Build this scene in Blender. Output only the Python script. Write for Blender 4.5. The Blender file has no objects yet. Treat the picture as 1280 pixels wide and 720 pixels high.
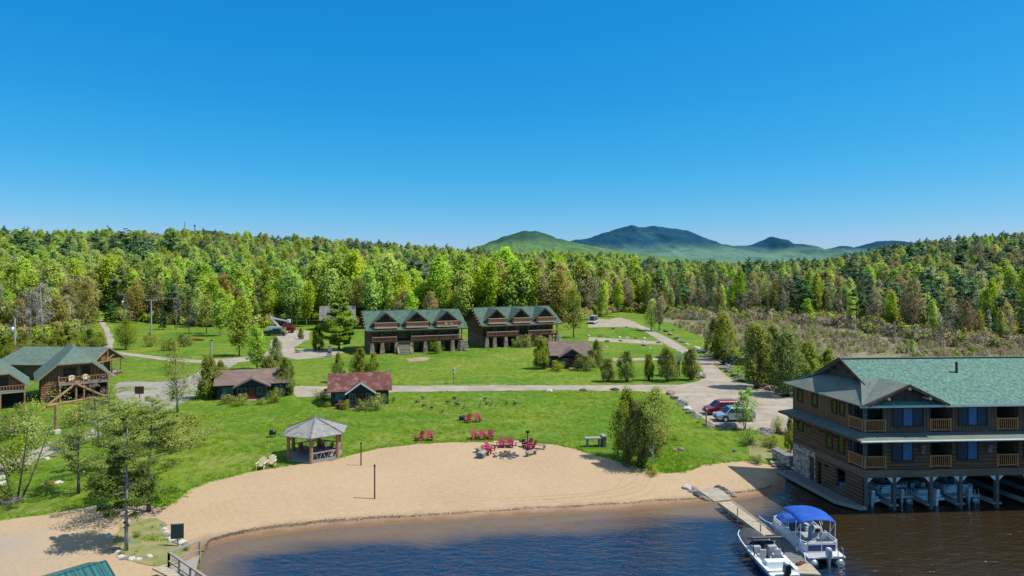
import bpy, bmesh, math, random
import numpy as np
from mathutils import Vector, Matrix, noise as mnoise
from mathutils.geometry import delaunay_2d_cdt
PI = math.pi
R = math.radians
random.seed(11)
rng = np.random.default_rng(5)
scene = bpy.context.scene
COL = scene.collection

# ------------------------------------------------------------------ camera: a drone 20 m above the lake, looking level
CAM_H, FPX, HOR = 20.0, 853.0, 328.0
cam = bpy.data.cameras.new('camera'); cam_o = bpy.data.objects.new('camera', cam); COL.objects.link(cam_o)
cam_o.location = (0, 0, CAM_H); cam_o.rotation_euler = (R(90), 0, 0)
cam.sensor_width = 36.0; cam.lens = 36.0 * FPX / 1280.0
cam.shift_y = -(360.0 - HOR) / 1280.0
cam.clip_start = 0.5; cam.clip_end = 30000
scene.camera = cam_o

def G(u, v, z=1.0):
    Y = FPX * (CAM_H - z) / (v - HOR)
    return ((u - 640.0) / FPX * Y, Y, z)

# ------------------------------------------------------------------ terrain
def poly_in(poly, x, y):
    x = np.asarray(x, float); y = np.asarray(y, float)
    ins = np.zeros(x.shape, bool); n = len(poly); j = n - 1
    for i in range(n):
        xi, yi = poly[i]; xj, yj = poly[j]
        c = ((yi > y) != (yj > y)) & (x < (xj - xi) * (y - yi) / ((yj - yi) if yj != yi else 1e-9) + xi)
        ins ^= c; j = i
    return ins
def line_dist(pts, x, y):
    x = np.asarray(x, float); y = np.asarray(y, float)
    best = np.full(x.shape, 1e9)
    for (ax, ay), (bx, by) in zip(pts[:-1], pts[1:]):
        dx, dy = bx - ax, by - ay; L = dx * dx + dy * dy + 1e-12
        t = np.clip(((x - ax) * dx + (y - ay) * dy) / L, 0, 1)
        best = np.minimum(best, np.hypot(x - ax - t * dx, y - ay - t * dy))
    return best
SHORE_PX = [(238, 724), (247, 700), (252, 686), (275, 679), (300, 674), (350, 667), (400, 661), (450, 657), (500, 654), (550, 651), (600, 648), (650, 645),
            (700, 642), (750, 639), (800, 636), (840, 633), (880, 629), (910, 626), (930, 623), (950, 620), (965, 617), (978, 611)]
SHORE = [(-21.6, 20.0), (-22.3, 36.0)] + [G(u, v, 0)[:2] for u, v in SHORE_PX] + [(25.3, 63.2), (26.5, 65.4), (45.0, 67.5), (62.0, 69.5), (95.0, 62.0)]
WATER = SHORE + [(95.0, 20.0)]
PROF_U = [-400, 0, 150, 250, 400, 500, 560, 640, 700, 780, 860, 960, 1030, 1080, 1120, 1180, 1280, 1700]
PROF_H = [24, 23, 27, 31, 28, 21, 17, 13, 11, 8, 3.5, 3.5, 6, 14, 20, 25, 31, 38]
def zt(x, y):
    x = np.asarray(x, float); y = np.asarray(y, float)
    d = line_dist(SHORE, x, y); w = poly_in(WATER, x, y)
    land = np.where(d < 10.5, d * 0.095, 1.0)
    z = np.where(w, np.maximum(-d * 0.16, -1.6), land)
    u = 640 + FPX * x / np.maximum(y, 1.0)
    h = np.interp(u, PROF_U, PROF_H)
    y0 = np.interp(u, [0, 150, 330, 900, 1100], [165, 185, 260, 260, 230]); t = np.clip((y - y0) / np.interp(u, [0, 150, 400, 900, 1150], [330, 400, 460, 460, 400]), 0, 1); s = t * t * (3 - 2 * t)
    z = z + h * s * np.clip(1 - (y - 1000) / 1500, 0, 1)
    return z
def zt1(x, y): return float(zt(np.array([x]), np.array([y]))[0])
def GT(u, v):
    z = 1.0
    for _ in range(6):
        p = G(u, v, z); z = zt1(p[0], p[1])
    return (p[0], p[1], z)
def W(pts): return [GT(u, v)[:2] for u, v in pts]

# ------------------------------------------------------------------ object helpers
def thing(name, label, cat, loc=(0, 0, 0), rz=0.0, group=None, scale=None):
    o = bpy.data.objects.new(name, None); COL.objects.link(o)
    o.location = loc; o.rotation_euler = (0, 0, rz); o.empty_display_size = 0.3
    if scale is not None: o.scale = scale if hasattr(scale, '__len__') else (scale,) * 3
    o['label'] = label; o['category'] = cat
    if group: o['group'] = group
    return o
def tag(o, label, cat, group=None):
    o['label'] = label; o['category'] = cat
    if group: o['group'] = group
    return o
def linkobj(name, me, parent=None):
    o = bpy.data.objects.new(name, me); COL.objects.link(o)
    if parent is not None: o.parent = parent
    return o
def dup(root, loc, rz=0.0, label=None, group=None, scale=None):
    r = root.copy(); COL.objects.link(r); r.location = loc; r.rotation_euler = (0, 0, rz)
    if label: r['label'] = label
    if group: r['group'] = group
    if scale is not None: r.scale = scale if hasattr(scale, '__len__') else (scale,) * 3
    for ch in list(root.children):
        c = ch.copy(); COL.objects.link(c); c.parent = r
        for g in list(ch.children):
            d = g.copy(); COL.objects.link(d); d.parent = c
    return r

class MB:
    def __init__(s, shear=0.0): s.v = []; s.f = []; s.sh = shear
    def add(s, vs, fs):
        b = len(s.v); s.v += [(p[0] - p[1] * s.sh, p[1], p[2]) for p in vs]; s.f += [tuple(i + b for i in f) for f in fs]; return s
    def box(s, x0, x1, y0, y1, z0, z1):
        return s.add([(x0, y0, z0), (x1, y0, z0), (x1, y1, z0), (x0, y1, z0), (x0, y0, z1), (x1, y0, z1), (x1, y1, z1), (x0, y1, z1)],
                     [(0, 3, 2, 1), (4, 5, 6, 7), (0, 1, 5, 4), (1, 2, 6, 5), (2, 3, 7, 6), (3, 0, 4, 7)])
    def hexa(s, p):
        return s.add(p, [(0, 3, 2, 1), (4, 5, 6, 7), (0, 1, 5, 4), (1, 2, 6, 5), (2, 3, 7, 6), (3, 0, 4, 7)])
    def beam(s, p, q, w=0.1, h=None):
        h = h or w; p = Vector(p); q = Vector(q); d = (q - p).normalized()
        up = Vector((0, 0, 1)) if abs(d.z) < 0.98 else Vector((0, 1, 0))
        a = d.cross(up).normalized() * w / 2; b = a.cross(d).normalized() * h / 2
        return s.hexa([p - a - b, p + a - b, q + a - b, q - a - b, p - a + b, p + a + b, q + a + b, q - a + b])
    def tube(s, pts, rad, n=6, cap=True):
        pts = [Vector(p) for p in pts]
        if not hasattr(rad, '__len__'): rad = [rad] * len(pts)
        vs = []; fs = []
        prev = None
        for i, p in enumerate(pts):
            d = (pts[min(i + 1, len(pts) - 1)] - pts[max(i - 1, 0)]).normalized()
            if prev is None:
                a = d.cross(Vector((0, 0, 1)) if abs(d.z) < 0.9 else Vector((0, 1, 0))).normalized()
            else:
                a = (prev - d * prev.dot(d)).normalized()
            prev = a; b = d.cross(a)
            for k in range(n):
                t = 2 * PI * k / n
                vs.append(p + (a * math.cos(t) + b * math.sin(t)) * rad[i])
        for i in range(len(pts) - 1):
            for k in range(n):
                fs.append((i * n + k, i * n + (k + 1) % n, (i + 1) * n + (k + 1) % n, (i + 1) * n + k))
        if cap:
            fs.append(tuple(range(n - 1, -1, -1))); e = (len(pts) - 1) * n; fs.append(tuple(range(e, e + n)))
        return s.add(vs, fs)
    def slab(s, pts, t):
        """polygon extruded downwards along its normal by t"""
        pts = [Vector(p) for p in pts]; n = len(pts)
        nr = Vector((0, 0, 0))
        for i in range(n):
            nr += (pts[i] - pts[0]).cross(pts[(i + 1) % n] - pts[0])
        nr.normalize()
        if nr.z < 0: pts.reverse(); nr = -nr
        lo = [p - nr * t for p in pts]
        fs = [tuple(range(n)), tuple(range(2 * n - 1, n - 1, -1))]
        for i in range(n):
            j = (i + 1) % n; fs.append((i, n + i, n + j, j))
        return s.add(pts + lo, fs)
    def prism(s, pts, off):
        """polygon extruded by vector off"""
        pts = [Vector(p) for p in pts]; n = len(pts); off = Vector(off)
        fs = [tuple(range(n)), tuple(range(2 * n - 1, n - 1, -1))]
        for i in range(n):
            j = (i + 1) % n; fs.append((i, n + i, n + j, j))
        s.add(pts + [p + off for p in pts], fs); return s
    def ell(s, c, r, nu=10, nv=6):
        vs = []; fs = []
        for j in range(nv + 1):
            th = PI * j / nv
            for i in range(nu):
                ph = 2 * PI * i / nu
                vs.append((c[0] + r[0] * math.sin(th) * math.cos(ph), c[1] + r[1] * math.sin(th) * math.sin(ph), c[2] + r[2] * math.cos(th)))
        for j in range(nv):
            for i in range(nu):
                fs.append((j * nu + i, j * nu + (i + 1) % nu, (j + 1) * nu + (i + 1) % nu, (j + 1) * nu + i))
        return s.add(vs, fs)
    def mesh(s, name, m, smooth=False, bevel=0.0, wonk=0.0):
        me = bpy.data.meshes.new(name); me.from_pydata([tuple(p) for p in s.v], [], s.f); me.validate()
        bm = bmesh.new(); bm.from_mesh(me); bmesh.ops.recalc_face_normals(bm, faces=bm.faces[:])
        if bevel > 0:
            es = [e for e in bm.edges if len(e.link_faces) == 2 and e.calc_face_angle(0) > 0.5]
            bmesh.ops.bevel(bm, geom=es, offset=bevel, segments=2, profile=0.6, affect='EDGES', clamp_overlap=True)
        bm.to_mesh(me); bm.free()
        if smooth:
            for p in me.polygons: p.use_smooth = True
        me.materials.append(m); return me
    def build(s, name, m, parent=None, smooth=False, bevel=0.0):
        return linkobj(name, s.mesh(name, m, smooth, bevel), parent)

# ------------------------------------------------------------------ materials
def new_mat(name):
    m = bpy.data.materials.new(name); m.use_nodes = True; nt = m.node_tree; nt.nodes.clear()
    out = nt.nodes.new('ShaderNodeOutputMaterial'); return m, nt, out
def N(nt, t, **kw):
    n = nt.nodes.new(t)
    for k, v in kw.items(): setattr(n, k, v)
    return n
def setin(n, **kw):
    for k, v in kw.items(): n.inputs[k.replace('_', ' ')].default_value = v
def c4(c): return (c[0], c[1], c[2], 1.0)
def mixc(nt, fac, a, b, mode='MIX'):
    n = N(nt, 'ShaderNodeMix', data_type='RGBA', blend_type=mode)
    for sock, val in ((n.inputs[0], fac), (n.inputs[6], a), (n.inputs[7], b)):
        if hasattr(val, 'links'): nt.links.new(val, sock)
        elif hasattr(val, '__len__'): sock.default_value = c4(val)
        else: sock.default_value = val
    return n.outputs[2]
def noise_n(nt, scale, detail=4, stretch=None, coord='Object', rough=0.55, dist=0.0):
    tc = N(nt, 'ShaderNodeTexCoord'); mp = N(nt, 'ShaderNodeMapping')
    nt.links.new(tc.outputs[coord], mp.inputs['Vector'])
    if stretch: mp.inputs['Scale'].default_value = stretch
    n = N(nt, 'ShaderNodeTexNoise'); setin(n, Scale=scale, Detail=detail, Roughness=rough, Distortion=dist)
    nt.links.new(mp.outputs[0], n.inputs['Vector']); return n.outputs['Fac']
def ramp(nt, val, lo, hi):
    n = N(nt, 'ShaderNodeMapRange'); n.clamp = True
    nt.links.new(val, n.inputs[0]); n.inputs[1].default_value = lo; n.inputs[2].default_value = hi
    return n.outputs[0]
def M(name, c1, c2=None, scale=4.0, rough=0.8, bump=0.0, bscale=None, detail=4, stretch=None, metal=0.0, wave=None, spec=0.3, lo=0.35, hi=0.65, coat=0.0, dirt=None):
    m, nt, out = new_mat(name)
    b = N(nt, 'ShaderNodeBsdfPrincipled'); nt.links.new(b.outputs[0], out.inputs[0])
    setin(b, Roughness=rough, Metallic=metal); b.inputs['Specular IOR Level'].default_value = spec
    if coat: b.inputs['Coat Weight'].default_value = coat
    col = None
    if c2 is None: c2 = tuple(x * 0.8 for x in c1)
    fac = ramp(nt, noise_n(nt, scale, detail, stretch), lo, hi)
    col = mixc(nt, fac, c1, c2)
    if dirt:
        f2 = ramp(nt, noise_n(nt, dirt[1], 6), 0.5, 0.75)
        col = mixc(nt, f2, col, dirt[0])
    hgt = None
    if wave:
        axis, ws, amt = wave
        tc = N(nt, 'ShaderNodeTexCoord'); w = N(nt, 'ShaderNodeTexWave', wave_type='BANDS', bands_direction=axis, wave_profile='SIN')
        setin(w, Scale=ws, Distortion=0.0); w.inputs['Detail'].default_value = 0
        nt.links.new(tc.outputs['Object'], w.inputs['Vector'])
        dk = ramp(nt, w.outputs['Fac'], 0.0, 0.45)
        col = mixc(nt, mixf(nt, dk, amt), col, (0.0, 0.0, 0.0))
        hgt = w.outputs['Fac']
    nt.links.new(col, b.inputs['Base Color'])
    if bump or wave:
        bn = N(nt, 'ShaderNodeBump'); bn.inputs['Distance'].default_value = 0.05 if wave else 0.03
        bn.inputs['Strength'].default_value = 0.7 if wave else bump
        nt.links.new(hgt if hgt is not None else noise_n(nt, bscale or scale * 3, 5, stretch), bn.inputs['Height'])
        nt.links.new(bn.outputs[0], b.inputs['Normal'])
    return m
def mixf(nt, f, amt):
    """(1-f)*amt"""
    n = N(nt, 'ShaderNodeMath', operation='MULTIPLY_ADD'); nt.links.new(f, n.inputs[0]); n.inputs[1].default_value = -amt; n.inputs[2].default_value = amt
    return n.outputs[0]
LEAFK = 2.7
def leafmat(name, dark, light, hue=0.025, val=0.26, transl=0.5, sat=0.12):
    m, nt, out = new_mat(name)
    at = N(nt, 'ShaderNodeAttribute', attribute_name='tint')
    k = LEAFK; col = mixc(nt, at.outputs['Fac'], tuple(x * k for x in dark), tuple(x * k for x in light))
    oi = N(nt, 'ShaderNodeObjectInfo')
    hs = N(nt, 'ShaderNodeHueSaturation'); nt.links.new(col, hs.inputs['Color'])
    def mr(a, b, mul):
        w = N(nt, 'ShaderNodeMath', operation='MULTIPLY'); nt.links.new(oi.outputs['Random'], w.inputs[0]); w.inputs[1].default_value = mul
        fr = N(nt, 'ShaderNodeMath', operation='FRACT'); nt.links.new(w.outputs[0], fr.inputs[0])
        r = N(nt, 'ShaderNodeMapRange'); nt.links.new(fr.outputs[0], r.inputs[0]); r.inputs[3].default_value = a; r.inputs[4].default_value = b
        return r.outputs[0]
    nt.links.new(mr(0.5 - hue, 0.5 + hue, 1.0), hs.inputs['Hue'])
    nt.links.new(mr(1 - sat, 1 + sat, 7.31), hs.inputs['Saturation'])
    nt.links.new(mr(1 - val, 1 + val, 13.7), hs.inputs['Value'])
    d = N(nt, 'ShaderNodeBsdfDiffuse'); t = N(nt, 'ShaderNodeBsdfTranslucent'); mx = N(nt, 'ShaderNodeMixShader')
    nt.links.new(hs.outputs[0], d.inputs[0]); nt.links.new(hs.outputs[0], t.inputs[0])
    mx.inputs[0].default_value = transl
    nt.links.new(d.outputs[0], mx.inputs[1]); nt.links.new(t.outputs[0], mx.inputs[2]); nt.links.new(mx.outputs[0], out.inputs[0])
    return m

def ground_mat():
    m, nt, out = new_mat('ground grass')
    b = N(nt, 'ShaderNodeBsdfPrincipled'); nt.links.new(b.outputs[0], out.inputs[0]); setin(b, Roughness=0.95); b.inputs['Specular IOR Level'].default_value = 0.1
    big = ramp(nt, noise_n(nt, 0.055, 5, dist=0.4), 0.38, 0.66)
    mid = ramp(nt, noise_n(nt, 0.35, 6, (1, 0.6, 1), rough=0.65), 0.3, 0.7)
    fine = ramp(nt, noise_n(nt, 1.1, 7, (1, 0.55, 1), rough=0.78), 0.36, 0.66)
    col = mixc(nt, mid, (0.07, 0.19, 0.013), (0.18, 0.30, 0.022))
    col = mixc(nt, mixm(nt, big, 0.85), col, (0.27, 0.32, 0.035))
    dry = ramp(nt, noise_n(nt, 0.3, 8, (0.45, 1, 1), rough=0.75), 0.5, 0.66)
    col = mixc(nt, mixm(nt, dry, 0.62), col, (0.36, 0.33, 0.11))
    dk = N(nt, 'ShaderNodeMath', operation='MULTIPLY'); nt.links.new(fine, dk.inputs[0]); dk.inputs[1].default_value = 0.8
    col = mixc(nt, dk.outputs[0], col, (0.045, 0.11, 0.008))
    # forest floor far away
    tc = N(nt, 'ShaderNodeTexCoord'); sp = N(nt, 'ShaderNodeSeparateXYZ'); nt.links.new(tc.outputs['Object'], sp.inputs[0])
    ff = ramp(nt, sp.outputs['Y'], 255, 300)
    col = mixc(nt, ff, col, (0.11, 0.14, 0.035))
    nt.links.new(col, b.inputs['Base Color'])
    bn = N(nt, 'ShaderNodeBump'); bn.inputs['Distance'].default_value = 0.3; bn.inputs['Strength'].default_value = 0.8
    nt.links.new(noise_n(nt, 1.8, 7, (1, .6, 1), rough=0.75), bn.inputs['Height']); nt.links.new(bn.outputs[0], b.inputs['Normal'])
    return m
def mixm(nt, f, amt):
    n = N(nt, 'ShaderNodeMath', operation='MULTIPLY'); nt.links.new(f, n.inputs[0]); n.inputs[1].default_value = amt; return n.outputs[0]
def sand_mat():
    m, nt, out = new_mat('beach sand')
    b = N(nt, 'ShaderNodeBsdfPrincipled'); nt.links.new(b.outputs[0], out.inputs[0]); b.inputs['Specular IOR Level'].default_value = 0.15
    setin(b, Roughness=0.95)
    big = ramp(nt, noise_n(nt, 0.12, 6), 0.35, 0.7)
    fine = ramp(nt, noise_n(nt, 2.2, 8, (0.6, 1, 1), rough=0.72), 0.3, 0.7)
    spk = ramp(nt, noise_n(nt, 5.0, 7, (0.6, 1, 1), rough=0.82), 0.4, 0.6)
    col = mixc(nt, big, (0.475, 0.345, 0.208), (0.415, 0.30, 0.18))
    col = mixc(nt, mixm(nt, fine, 0.45), col, (0.35, 0.24, 0.14))
    col = mixc(nt, mixm(nt, spk, 0.35), col, (0.62, 0.46, 0.29))
    # wet band by the water, grey dirt to the west
    tc = N(nt, 'ShaderNodeTexCoord'); sp = N(nt, 'ShaderNodeSeparateXYZ'); nt.links.new(tc.outputs['Object'], sp.inputs[0])
    ad = N(nt, 'ShaderNodeMath', operation='MULTIPLY_ADD'); nt.links.new(noise_n(nt, 0.5, 5), ad.inputs[0]); ad.inputs[1].default_value = 0.18; nt.links.new(sp.outputs['Z'], ad.inputs[2])
    dry = ramp(nt, ad.outputs[0], 0.13, 0.30)
    col = mixc(nt, dry, (0.22, 0.135, 0.075), col)
    ax = N(nt, 'ShaderNodeMath', operation='MULTIPLY_ADD'); nt.links.new(noise_n(nt, 0.25, 5), ax.inputs[0]); ax.inputs[1].default_value = 14.0; nt.links.new(sp.outputs['X'], ax.inputs[2])
    west = ramp(nt, ax.outputs[0], -21, -27)
    ay = ramp(nt, sp.outputs['Y'], 49, 45.5)
    mm = N(nt, 'ShaderNodeMath', operation='MULTIPLY'); nt.links.new(west, mm.inputs[0]); nt.links.new(ay, mm.inputs[1])
    col = mixc(nt, mm.outputs[0], col, (0.36, 0.32, 0.25))
    wv = N(nt, 'ShaderNodeTexWave', wave_type='RINGS', rings_direction='Z'); setin(wv, Scale=0.55, Distortion=5.0); wv.inputs['Detail'].default_value = 3; wv.inputs['Detail Scale'].default_value = 0.6
    mp = N(nt, 'ShaderNodeMapping'); mp.inputs['Location'].default_value = (-2.0, -72.0, 0); nt.links.new(tc.outputs['Object'], mp.inputs[0]); nt.links.new(mp.outputs[0], wv.inputs['Vector'])
    mk = ramp(nt, noise_n(nt, 0.12, 3), 0.54, 0.66); ln = ramp(nt, wv.outputs['Fac'], 0.72, 0.98)
    ml = N(nt, 'ShaderNodeMath', operation='MULTIPLY'); nt.links.new(mk, ml.inputs[0]); nt.links.new(ln, ml.inputs[1])
    col = mixc(nt, mixm(nt, ml.outputs[0], 0.2), col, (0.30, 0.20, 0.12))
    nt.links.new(col, b.inputs['Base Color'])
    bn = N(nt, 'ShaderNodeBump'); bn.inputs['Distance'].default_value = 0.14; bn.inputs['Strength'].default_value = 0.8
    nt.links.new(noise_n(nt, 1.6, 8, (0.7, 1, 1), rough=0.78), bn.inputs['Height']); nt.links.new(bn.outputs[0], b.inputs['Normal'])
    return m
def water_mat():
    m, nt, out = new_mat('lake water')
    b = N(nt, 'ShaderNodeBsdfPrincipled'); nt.links.new(b.outputs[0], out.inputs[0])
    setin(b, Roughness=0.05, IOR=1.5)
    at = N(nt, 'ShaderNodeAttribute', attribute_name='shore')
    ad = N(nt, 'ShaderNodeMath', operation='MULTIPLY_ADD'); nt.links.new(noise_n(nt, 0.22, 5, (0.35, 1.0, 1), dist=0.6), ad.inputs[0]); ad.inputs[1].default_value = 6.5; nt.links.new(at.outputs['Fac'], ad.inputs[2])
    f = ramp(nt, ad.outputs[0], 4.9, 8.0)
    col = mixc(nt, f, (0.175, 0.118, 0.065), (0.004, 0.026, 0.066))  # deep blue is sky reflection put into the base colour
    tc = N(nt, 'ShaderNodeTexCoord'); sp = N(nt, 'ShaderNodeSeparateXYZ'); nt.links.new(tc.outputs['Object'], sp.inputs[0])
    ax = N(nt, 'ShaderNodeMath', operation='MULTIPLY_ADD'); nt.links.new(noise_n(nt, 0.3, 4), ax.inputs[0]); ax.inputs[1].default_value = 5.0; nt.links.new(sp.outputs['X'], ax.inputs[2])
    col = mixc(nt, ramp(nt, ax.outputs[0], 21.5, 26.5), col, (0.03, 0.021, 0.009))  # tannin brown where the boathouse, not the sky, is reflected
    nt.links.new(col, b.inputs['Base Color'])
    h1 = noise_n(nt, 1.5, 3, (0.45, 1.2, 1), dist=0.8); h2 = noise_n(nt, 4.5, 2, (0.4, 1.25, 1), dist=0.4)
    s = N(nt, 'ShaderNodeMath', operation='MULTIPLY_ADD'); nt.links.new(h2, s.inputs[0]); s.inputs[1].default_value = 0.25; nt.links.new(h1, s.inputs[2])
    bn = N(nt, 'ShaderNodeBump'); bn.inputs['Distance'].default_value = 0.2; bn.inputs['Strength'].default_value = 1.0
    nt.links.new(s.outputs[0], bn.inputs['Height']); nt.links.new(bn.outputs[0], b.inputs['Normal'])
    return m
MT = {}
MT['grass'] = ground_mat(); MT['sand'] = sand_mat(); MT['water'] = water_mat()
MT['gravel'] = M('gravel', (0.42, 0.355, 0.275), (0.31, 0.262, 0.203), 0.28, 0.95, 0.7, 5, 9, (1, 1.6, 1), dirt=((0.25, 0.225, 0.165), 0.8))
MT['dirt'] = M('dirt', (0.40, 0.30, 0.20), (0.30, 0.22, 0.14), 0.7, 0.95, 0.4, 8, 7)
MT['asphalt'] = M('old asphalt', (0.36, 0.325, 0.275), (0.27, 0.245, 0.21), 0.35, 0.9, 0.3, 10, 8, dirt=((0.22, 0.22, 0.21), 0.9))
MT['concrete'] = M('concrete', (0.4, 0.355, 0.28), (0.3, 0.27, 0.21), 1.5, 0.9, 0.2, 8)
MT['bed'] = M('planting bed soil', (0.30, 0.25, 0.12), (0.17, 0.20, 0.06), 0.9, 0.95, 0.6, 6, 7)
MT['marsh'] = M('marsh ground', (0.24, 0.2, 0.12), (0.15, 0.19, 0.05), 0.06, 0.95, 0.5, 3, 7, dirt=((0.27, 0.21, 0.15), 0.25))
MT['roof_green'] = M('green shingles', (0.14, 0.275, 0.21), (0.07, 0.145, 0.115), 4.2, 0.85, 0.6, 9, 8, (1, 1, 1.4), lo=0.38, hi=0.62)
MT['roof_lodge'] = M('dark green shingles', (0.092, 0.155, 0.115), (0.055, 0.1, 0.075), 1.1, 0.85, 0.3, 10, 6)
MT['roof_cabin'] = M('weathered green shingles', (0.135, 0.195, 0.15), (0.09, 0.14, 0.11), 1.8, 0.85, 0.3, 10, 6, dirt=((0.15, 0.19, 0.14), 1.0))
MT['roof_worn'] = M('worn grey green shingles', (0.16, 0.20, 0.165), (0.11, 0.14, 0.12), 1.2, 0.88, 0.3, 9, 7, dirt=((0.2, 0.19, 0.15), 0.6))
MT['roof_brown'] = M('grey brown shingles', (0.22, 0.155, 0.125), (0.155, 0.11, 0.092), 1.4, 0.9, 0.3, 9, 7, (0.6, 1, 2))
MT['roof_red'] = M('worn red shingles', (0.17, 0.06, 0.05), (0.11, 0.042, 0.037), 1.3, 0.9, 0.3, 9, 7, (0.6, 1, 2), dirt=((0.27, 0.18, 0.15), 1.1))
MT['roof_gazebo'] = M('silvery wood shingles', (0.33, 0.325, 0.3), (0.2, 0.195, 0.18), 3.0, 0.9, 0.4, 12, 8, (1, 1, 3))
MT['roof_metal'] = M('teal metal roofing', (0.045, 0.17, 0.16), (0.035, 0.14, 0.135), 1.0, 0.4, spec=0.5, wave=('X', 1.05, 0.35))
MT['log'] = M('stained log siding', (0.225, 0.112, 0.056), (0.135, 0.068, 0.036), 2.2, 0.75, stretch=(0.4, 0.4, 3), wave=('Z', 1.0, 0.55))
MT['board'] = M('board and batten siding', (0.2, 0.112, 0.064), (0.13, 0.074, 0.044), 2.0, 0.8, stretch=(3, 3, 0.4), wave=('X', 1.15, 0.45))
MT['board_y'] = M('board and batten siding', (0.3, 0.145, 0.068), (0.19, 0.092, 0.044), 2.0, 0.8, stretch=(3, 3, 0.4), wave=('Y', 1.15, 0.45))
MT['cabin_log'] = M('honey log siding', (0.29, 0.14, 0.072), (0.185, 0.09, 0.047), 2.2, 0.75, stretch=(0.4, 0.4, 3), wave=('Z', 1.0, 0.45))
MT['cabin_board'] = M('honey board siding', (0.3, 0.15, 0.077), (0.2, 0.098, 0.051), 2.2, 0.75, stretch=(3, 3, 0.4), wave=('X', 0.8, 0.55))
MT['timber'] = M('dark timber', (0.13, 0.08, 0.052), (0.08, 0.05, 0.034), 3, 0.8, 0.3, 8, stretch=(1, 1, 0.4))
MT['logpost'] = M('peeled log', (0.4, 0.22, 0.115), (0.26, 0.14, 0.072), 3, 0.75, 0.2, 6)
MT['cedar_rail'] = M('cedar railing', (0.62, 0.24, 0.085), (0.45, 0.17, 0.06), 4, 0.7)
MT['rail_red'] = M('red brown railing', (0.4, 0.17, 0.095), (0.27, 0.11, 0.065), 4, 0.75)
MT['rail_cap'] = M('pale rail cap', (0.66, 0.47, 0.34), (0.5, 0.35, 0.25), 4, 0.75)
MT['greywood'] = M('weathered grey wood', (0.36, 0.335, 0.29), (0.24, 0.22, 0.19), 5, 0.85, 0.2, 10, stretch=(1, 4, 1))
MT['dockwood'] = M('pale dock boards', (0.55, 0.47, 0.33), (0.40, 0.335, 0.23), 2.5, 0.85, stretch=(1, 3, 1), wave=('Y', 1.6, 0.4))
MT['deckgrey'] = M('grey dock boards', (0.20, 0.215, 0.2), (0.14, 0.15, 0.14), 2.5, 0.85, wave=('Y', 1.2, 0.4))  # darker, greyer boards than the pale dockwood
MT['whitepost'] = M('whitewashed post', (0.14, 0.125, 0.108), (0.09, 0.08, 0.07), 3, 0.8)
MT['white'] = M('white paint', (0.78, 0.77, 0.74), (0.68, 0.67, 0.64), 3, 0.5)
MT['gelcoat'] = M('white gelcoat', (0.80, 0.80, 0.79), (0.72, 0.72, 0.71), 2, 0.25, spec=0.5, coat=0.3)
MT['hullblue'] = M('blue gelcoat', (0.045, 0.14, 0.30), (0.04, 0.12, 0.26), 2, 0.2, spec=0.5, coat=0.3)
MT['navy'] = M('navy panel', (0.015, 0.035, 0.16), (0.012, 0.03, 0.13), 2, 0.3, spec=0.5)
MT['canvas_blue'] = M('blue boat canvas', (0.018, 0.105, 0.46), (0.012, 0.075, 0.36), 1.6, 0.75, 0.3, 4)
MT['canvas_grey'] = M('charcoal canvas', (0.065, 0.07, 0.075), (0.045, 0.048, 0.052), 2.5, 0.8, 0.3, 5)
MT['alum'] = M('brushed aluminium', (0.60, 0.62, 0.64), (0.48, 0.50, 0.52), 3, 0.35, metal=0.7, spec=0.5)
MT['rail_white'] = M('white metal rail', (0.72, 0.72, 0.71), (0.6, 0.6, 0.59), 3, 0.35, spec=0.5)
MT['vinyl'] = M('grey vinyl', (0.45, 0.46, 0.46), (0.36, 0.37, 0.37), 3, 0.6)
MT['black'] = M('black plastic', (0.018, 0.018, 0.02), (0.012, 0.012, 0.013), 4, 0.35, spec=0.5)
MT['rubber'] = M('tyre rubber', (0.022, 0.022, 0.023), (0.015, 0.015, 0.016), 6, 0.8)
MT['glass'] = M('window glass', (0.012, 0.018, 0.026), (0.02, 0.027, 0.034), 0.8, 0.06, spec=0.6)
MT['glass_blue'] = M('window glass with blue blind', (0.022, 0.075, 0.18), (0.014, 0.045, 0.11), 1.0, 0.12, spec=0.6)
MT['glass_green'] = M('window glass with painted tree reflection', (0.03, 0.052, 0.018), (0.014, 0.022, 0.012), 1.6, 0.08, spec=0.6)  # green reflection of trees put into the glass colour
MT['glass_aqua'] = M('window glass with aqua blind', (0.025, 0.15, 0.2), (0.018, 0.1, 0.14), 1.2, 0.15, spec=0.6)
MT['dark'] = M('dark interior', (0.015, 0.013, 0.012), (0.01, 0.009, 0.009), 2, 0.9)
MT['frame'] = M('brown window frame', (0.055, 0.03, 0.02), (0.04, 0.022, 0.015), 4, 0.6)
MT['frame_blue'] = M('slate window frame', (0.16, 0.19, 0.24), (0.12, 0.145, 0.19), 4, 0.6)
MT['stone'] = M('fieldstone', (0.6, 0.45, 0.36), (0.2, 0.15, 0.12), 3.6, 0.9, 0.8, 3.5, 2, lo=0.44, hi=0.56, dirt=((0.42, 0.37, 0.31), 2.0))
MT['stone_grey'] = M('grey foundation stone', (0.22, 0.205, 0.185), (0.13, 0.12, 0.11), 2.0, 0.9, 0.6, 4, 4, lo=0.42, hi=0.58)
MT['cottage'] = M('slate blue clapboard', (0.045, 0.056, 0.078), (0.034, 0.042, 0.06), 2, 0.75, wave=('Z', 1.6, 0.35))
MT['door_red'] = M('dark red door', (0.19, 0.014, 0.014), (0.13, 0.01, 0.01), 3, 0.5)
MT['door_brown'] = M('brown door', (0.13, 0.055, 0.03), (0.09, 0.04, 0.022), 3, 0.6)
MT['trim_tan'] = M('tan fascia', (0.34, 0.25, 0.17), (0.27, 0.19, 0.13), 3, 0.7)
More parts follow.
